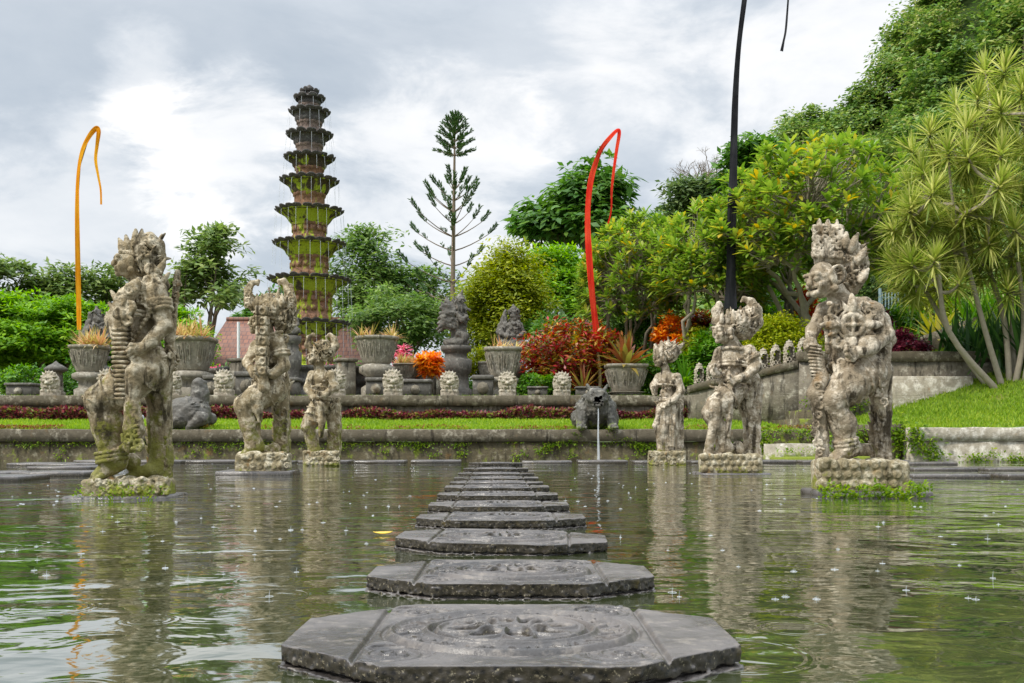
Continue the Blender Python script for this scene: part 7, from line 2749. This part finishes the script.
def bedding():
    rs = np.random.RandomState(19)
    mb = MB()
    n = 19000
    x = -16 + 22.6 * rs.rand(n)
    gap = np.sin(x * 1.3) + np.sin(x * 3.1 + 1) + 0.8 * np.sin(x * 0.43)
    hgt = 0.19 + 0.05 * np.clip(gap, -1, 1.5)
    x, hgt = x[hgt > 0.09], hgt[hgt > 0.09]
    n = len(x)
    y = TER_Y - 0.12 - 0.42 * rs.rand(n)
    z = lawn_z(x, y) + hgt * rs.rand(n) * 1.25
    d = np.stack([rs.randn(n), rs.randn(n) - 0.5, np.abs(rs.randn(n)) * 0.5 + 0.2], 1)
    mb.leaves(np.stack([x, y, z], 1), d, rs.randn(n, 3) * 0.4 + (0, 0, 1), 0.09 + 0.05 * rs.rand(n), 0.06, 0.1)
    o = mb.build('bedding_plants', 'lf_coleus')
    tag(o, 'row of dark red and green bedding plants along the ledge wall', 'plants', None, 'stuff')
    mb = MB()
    n = 5200
    x = np.concatenate([-13 + 7 * rs.rand(n // 2), -13 + 20 * rs.rand(n // 2)])
    k = np.sin(x * 2.1) + np.sin(x * 5.3 + 2) > -0.4
    x = x[k]
    n = len(x)
    y = WALL_Y + 0.44 + 0.3 * rs.rand(n)
    z = lawn_z(x, y) + 0.07 * rs.rand(n)
    mb.leaves(np.stack([x, y, z], 1), rs.randn(n, 3) + (0, 0, 0.7), rs.randn(n, 3), 0.06, 0.035, 0.1)
    o = mb.build('border_plants', 'lf_brom')
    tag(o, 'low reddish-brown creeping plants along the lawn edge above the pond', 'plants', None, 'stuff')


bedding()


def wall_growth():
    rs = np.random.RandomState(29)
    mb = MB()

    def patch(x, y, z, w, h, n, ln=0.07, out=(0, -1, 0.1)):
        p = np.stack([x + rs.randn(n) * w * 0.5, y - 0.03 * rs.rand(n), z + rs.randn(n) * h * 0.5], 1)
        d = np.asarray(out) + rs.randn(n, 3) * 0.7 - (0, 0, 0.4)
        mb.leaves(p, d, rs.randn(n, 3) * 0.5 + (0, -0.4, 1), ln * (0.6 + 0.8 * rs.rand(n)), ln * 0.55, 0.15)
    for _ in range(46):
        x = -12.5 + 18 * rs.rand()
        patch(x, WALL_Y - 0.03, 0.42 + 0.05 * rs.randn(), 0.2 + 0.5 * rs.rand(), 0.05, 34, 0.055)
    for _ in range(26):
        x = -12.5 + 18 * rs.rand()
        patch(x, WALL_Y - 0.02, 0.1 + 0.3 * rs.rand(), 0.16, 0.1, 26, 0.06)
    bx = P(596, 0, WALL_Y)[0]
    for k in range(12):
        e = -1 if k % 2 else 1
        patch(bx + e * (0.3 + 0.09 * k), WALL_Y - 0.03, 0.62 - 0.035 * k + 0.05 * rs.randn(), 0.17, 0.1, 36, 0.075)
    for _ in range(30):
        patch(8.6 + 6.5 * rs.rand(), 21.3, 0.06 + 0.16 * rs.rand() ** 2, 0.22, 0.12, 44, 0.08)
    for (x, z) in ((8.7, 0.35), (9.0, 0.25), (11.9, 0.3), (12.2, 0.18), (8.6, 0.6)):
        patch(x, 21.3, z, 0.25, 0.25, 110, 0.1)
    for _ in range(18):
        patch(5.7 + 2.3 * rs.rand(), 21.95, 0.36 + 0.08 * rs.randn(), 0.3, 0.06, 40, 0.07)
        patch(5.7 + 2.3 * rs.rand(), 22.55, 0.66 + 0.06 * rs.randn(), 0.3, 0.06, 30, 0.07)
    patch(5.6, 22.3, 0.5, 0.3, 0.3, 240, 0.1)
    patch(8.35, 21.5, 0.6, 0.3, 0.5, 300, 0.1)
    for _ in range(12):
        patch(7.4 + 2 * rs.rand(), 25.2, 1.3 + 0.3 * rs.rand(), 0.3, 0.3, 60, 0.1)
    o = mb.build('wall_ferns', 'lf_fern')
    tag(o, 'small bright ferns and creepers growing on the pond walls', 'ferns', None, 'stuff')


wall_growth()


def creeper(label, x0, x1, yb, Y, front, n, seed, ln=0.06):
    rs = np.random.RandomState(seed)
    mb = MB()
    a, b = P(x0, yb, Y), P(x1, yb, Y)
    w = b[0] - a[0]
    x = w * (rs.rand(n) - 0.5)
    cl = 0.5 + 0.5 * np.sin(x * 14 + seed) * np.sin(x * 31 + 1)
    z = 0.02 + (0.04 + 0.13 * cl) * rs.rand(n)
    d = np.stack([rs.randn(n) * 0.7, rs.randn(n) * 0.5 - 0.7, rs.rand(n)], 1)
    mb.leaves(np.stack([x, front + 0.05 * rs.randn(n), z], 1), d, rs.randn(n, 3) * 0.4 + (0, -0.3, 1), ln * (0.6 + 0.7 * rs.rand(n)), ln * 0.5, 0.15)
    o = mb.build('creeper', 'lf_fern')
    o.location = ((a[0] + b[0]) / 2, Y, 0)
    tag(o, label, 'creeper')


creeper('fresh green creeper fringing the plinth of the bald demon statue', 813, 916, 498, 9.0, -0.26, 620, 1, 0.05)
creeper('few mossy sprigs at the foot of the largest left statue', 84, 172, 497, 8.85, -0.2, 150, 2, 0.04)


# --- rain on the water and a floating leaf
def splashes():
    rs = np.random.RandomState(61)
    mb = MB()
    for _ in range(260):
        y = 3.3 + 17 * rs.rand() ** 1.4
        x = (rs.rand() * 1.1 - 0.55) * y
        if abs(x + 0.02 * y) < 0.62:
            continue
        k = 0.25 + 0.32 * rs.rand()
        h = 0.006 + 0.014 * rs.rand() ** 2
        mb.tube([(x, y, WATER_Z), (x, y, WATER_Z + h * 0.6), (x + 0.002, y, WATER_Z + h * 1.5)], [0.004 * k, 0.0024 * k, 0.0006], 5)
        mb.lathe((x, y, WATER_Z), [(0.030 * k, -0.001), (0.028 * k, 0.0012), (0.026 * k, -0.001)], 14)
        if rs.rand() < 0.25:
            n = 4
            for q in range(n):
                a = q / n * 6.28 + rs.rand()
                ca, sa = math.cos(a), math.sin(a)
                mb.tube([(x + ca * 0.008 * k, y + sa * 0.008 * k, WATER_Z), (x + ca * 0.02 * k, y + sa * 0.02 * k, WATER_Z + h * 0.6 + 0.003)], [0.0012, 0.0004], 4, False)
    o = mb.build('rain_splashes', 'jet')
    tag(o, 'small white rain splashes scattered over the pond', 'splashes', None, 'stuff')


splashes()
rs = np.random.RandomState(1)
p = P(383, 535, (EYE - WATER_Z) * F_PX / (535 - HOR))
m = MB()
a = np.linspace(0, 2 * math.pi, 14)[:-1]
v = np.stack([np.cos(a) * 0.055, np.sin(a) * 0.03, 0.012 + 0.01 * np.cos(a) ** 2], 1)
m.add(np.concatenate([v, v - (0, 0, 0.004)]), [tuple(range(13)), tuple(range(25, 12, -1))] + [(i, 13 + i, 13 + (i + 1) % 13, (i + 1) % 13) for i in range(13)])
o = m.build('fallen_leaf', 'yellow_leaf')
o.location = (p[0], p[1], WATER_Z)
o.rotation_euler = (0, 0, 0.3)
tag(o, 'yellow leaf floating left of the stepping stones', 'leaf')
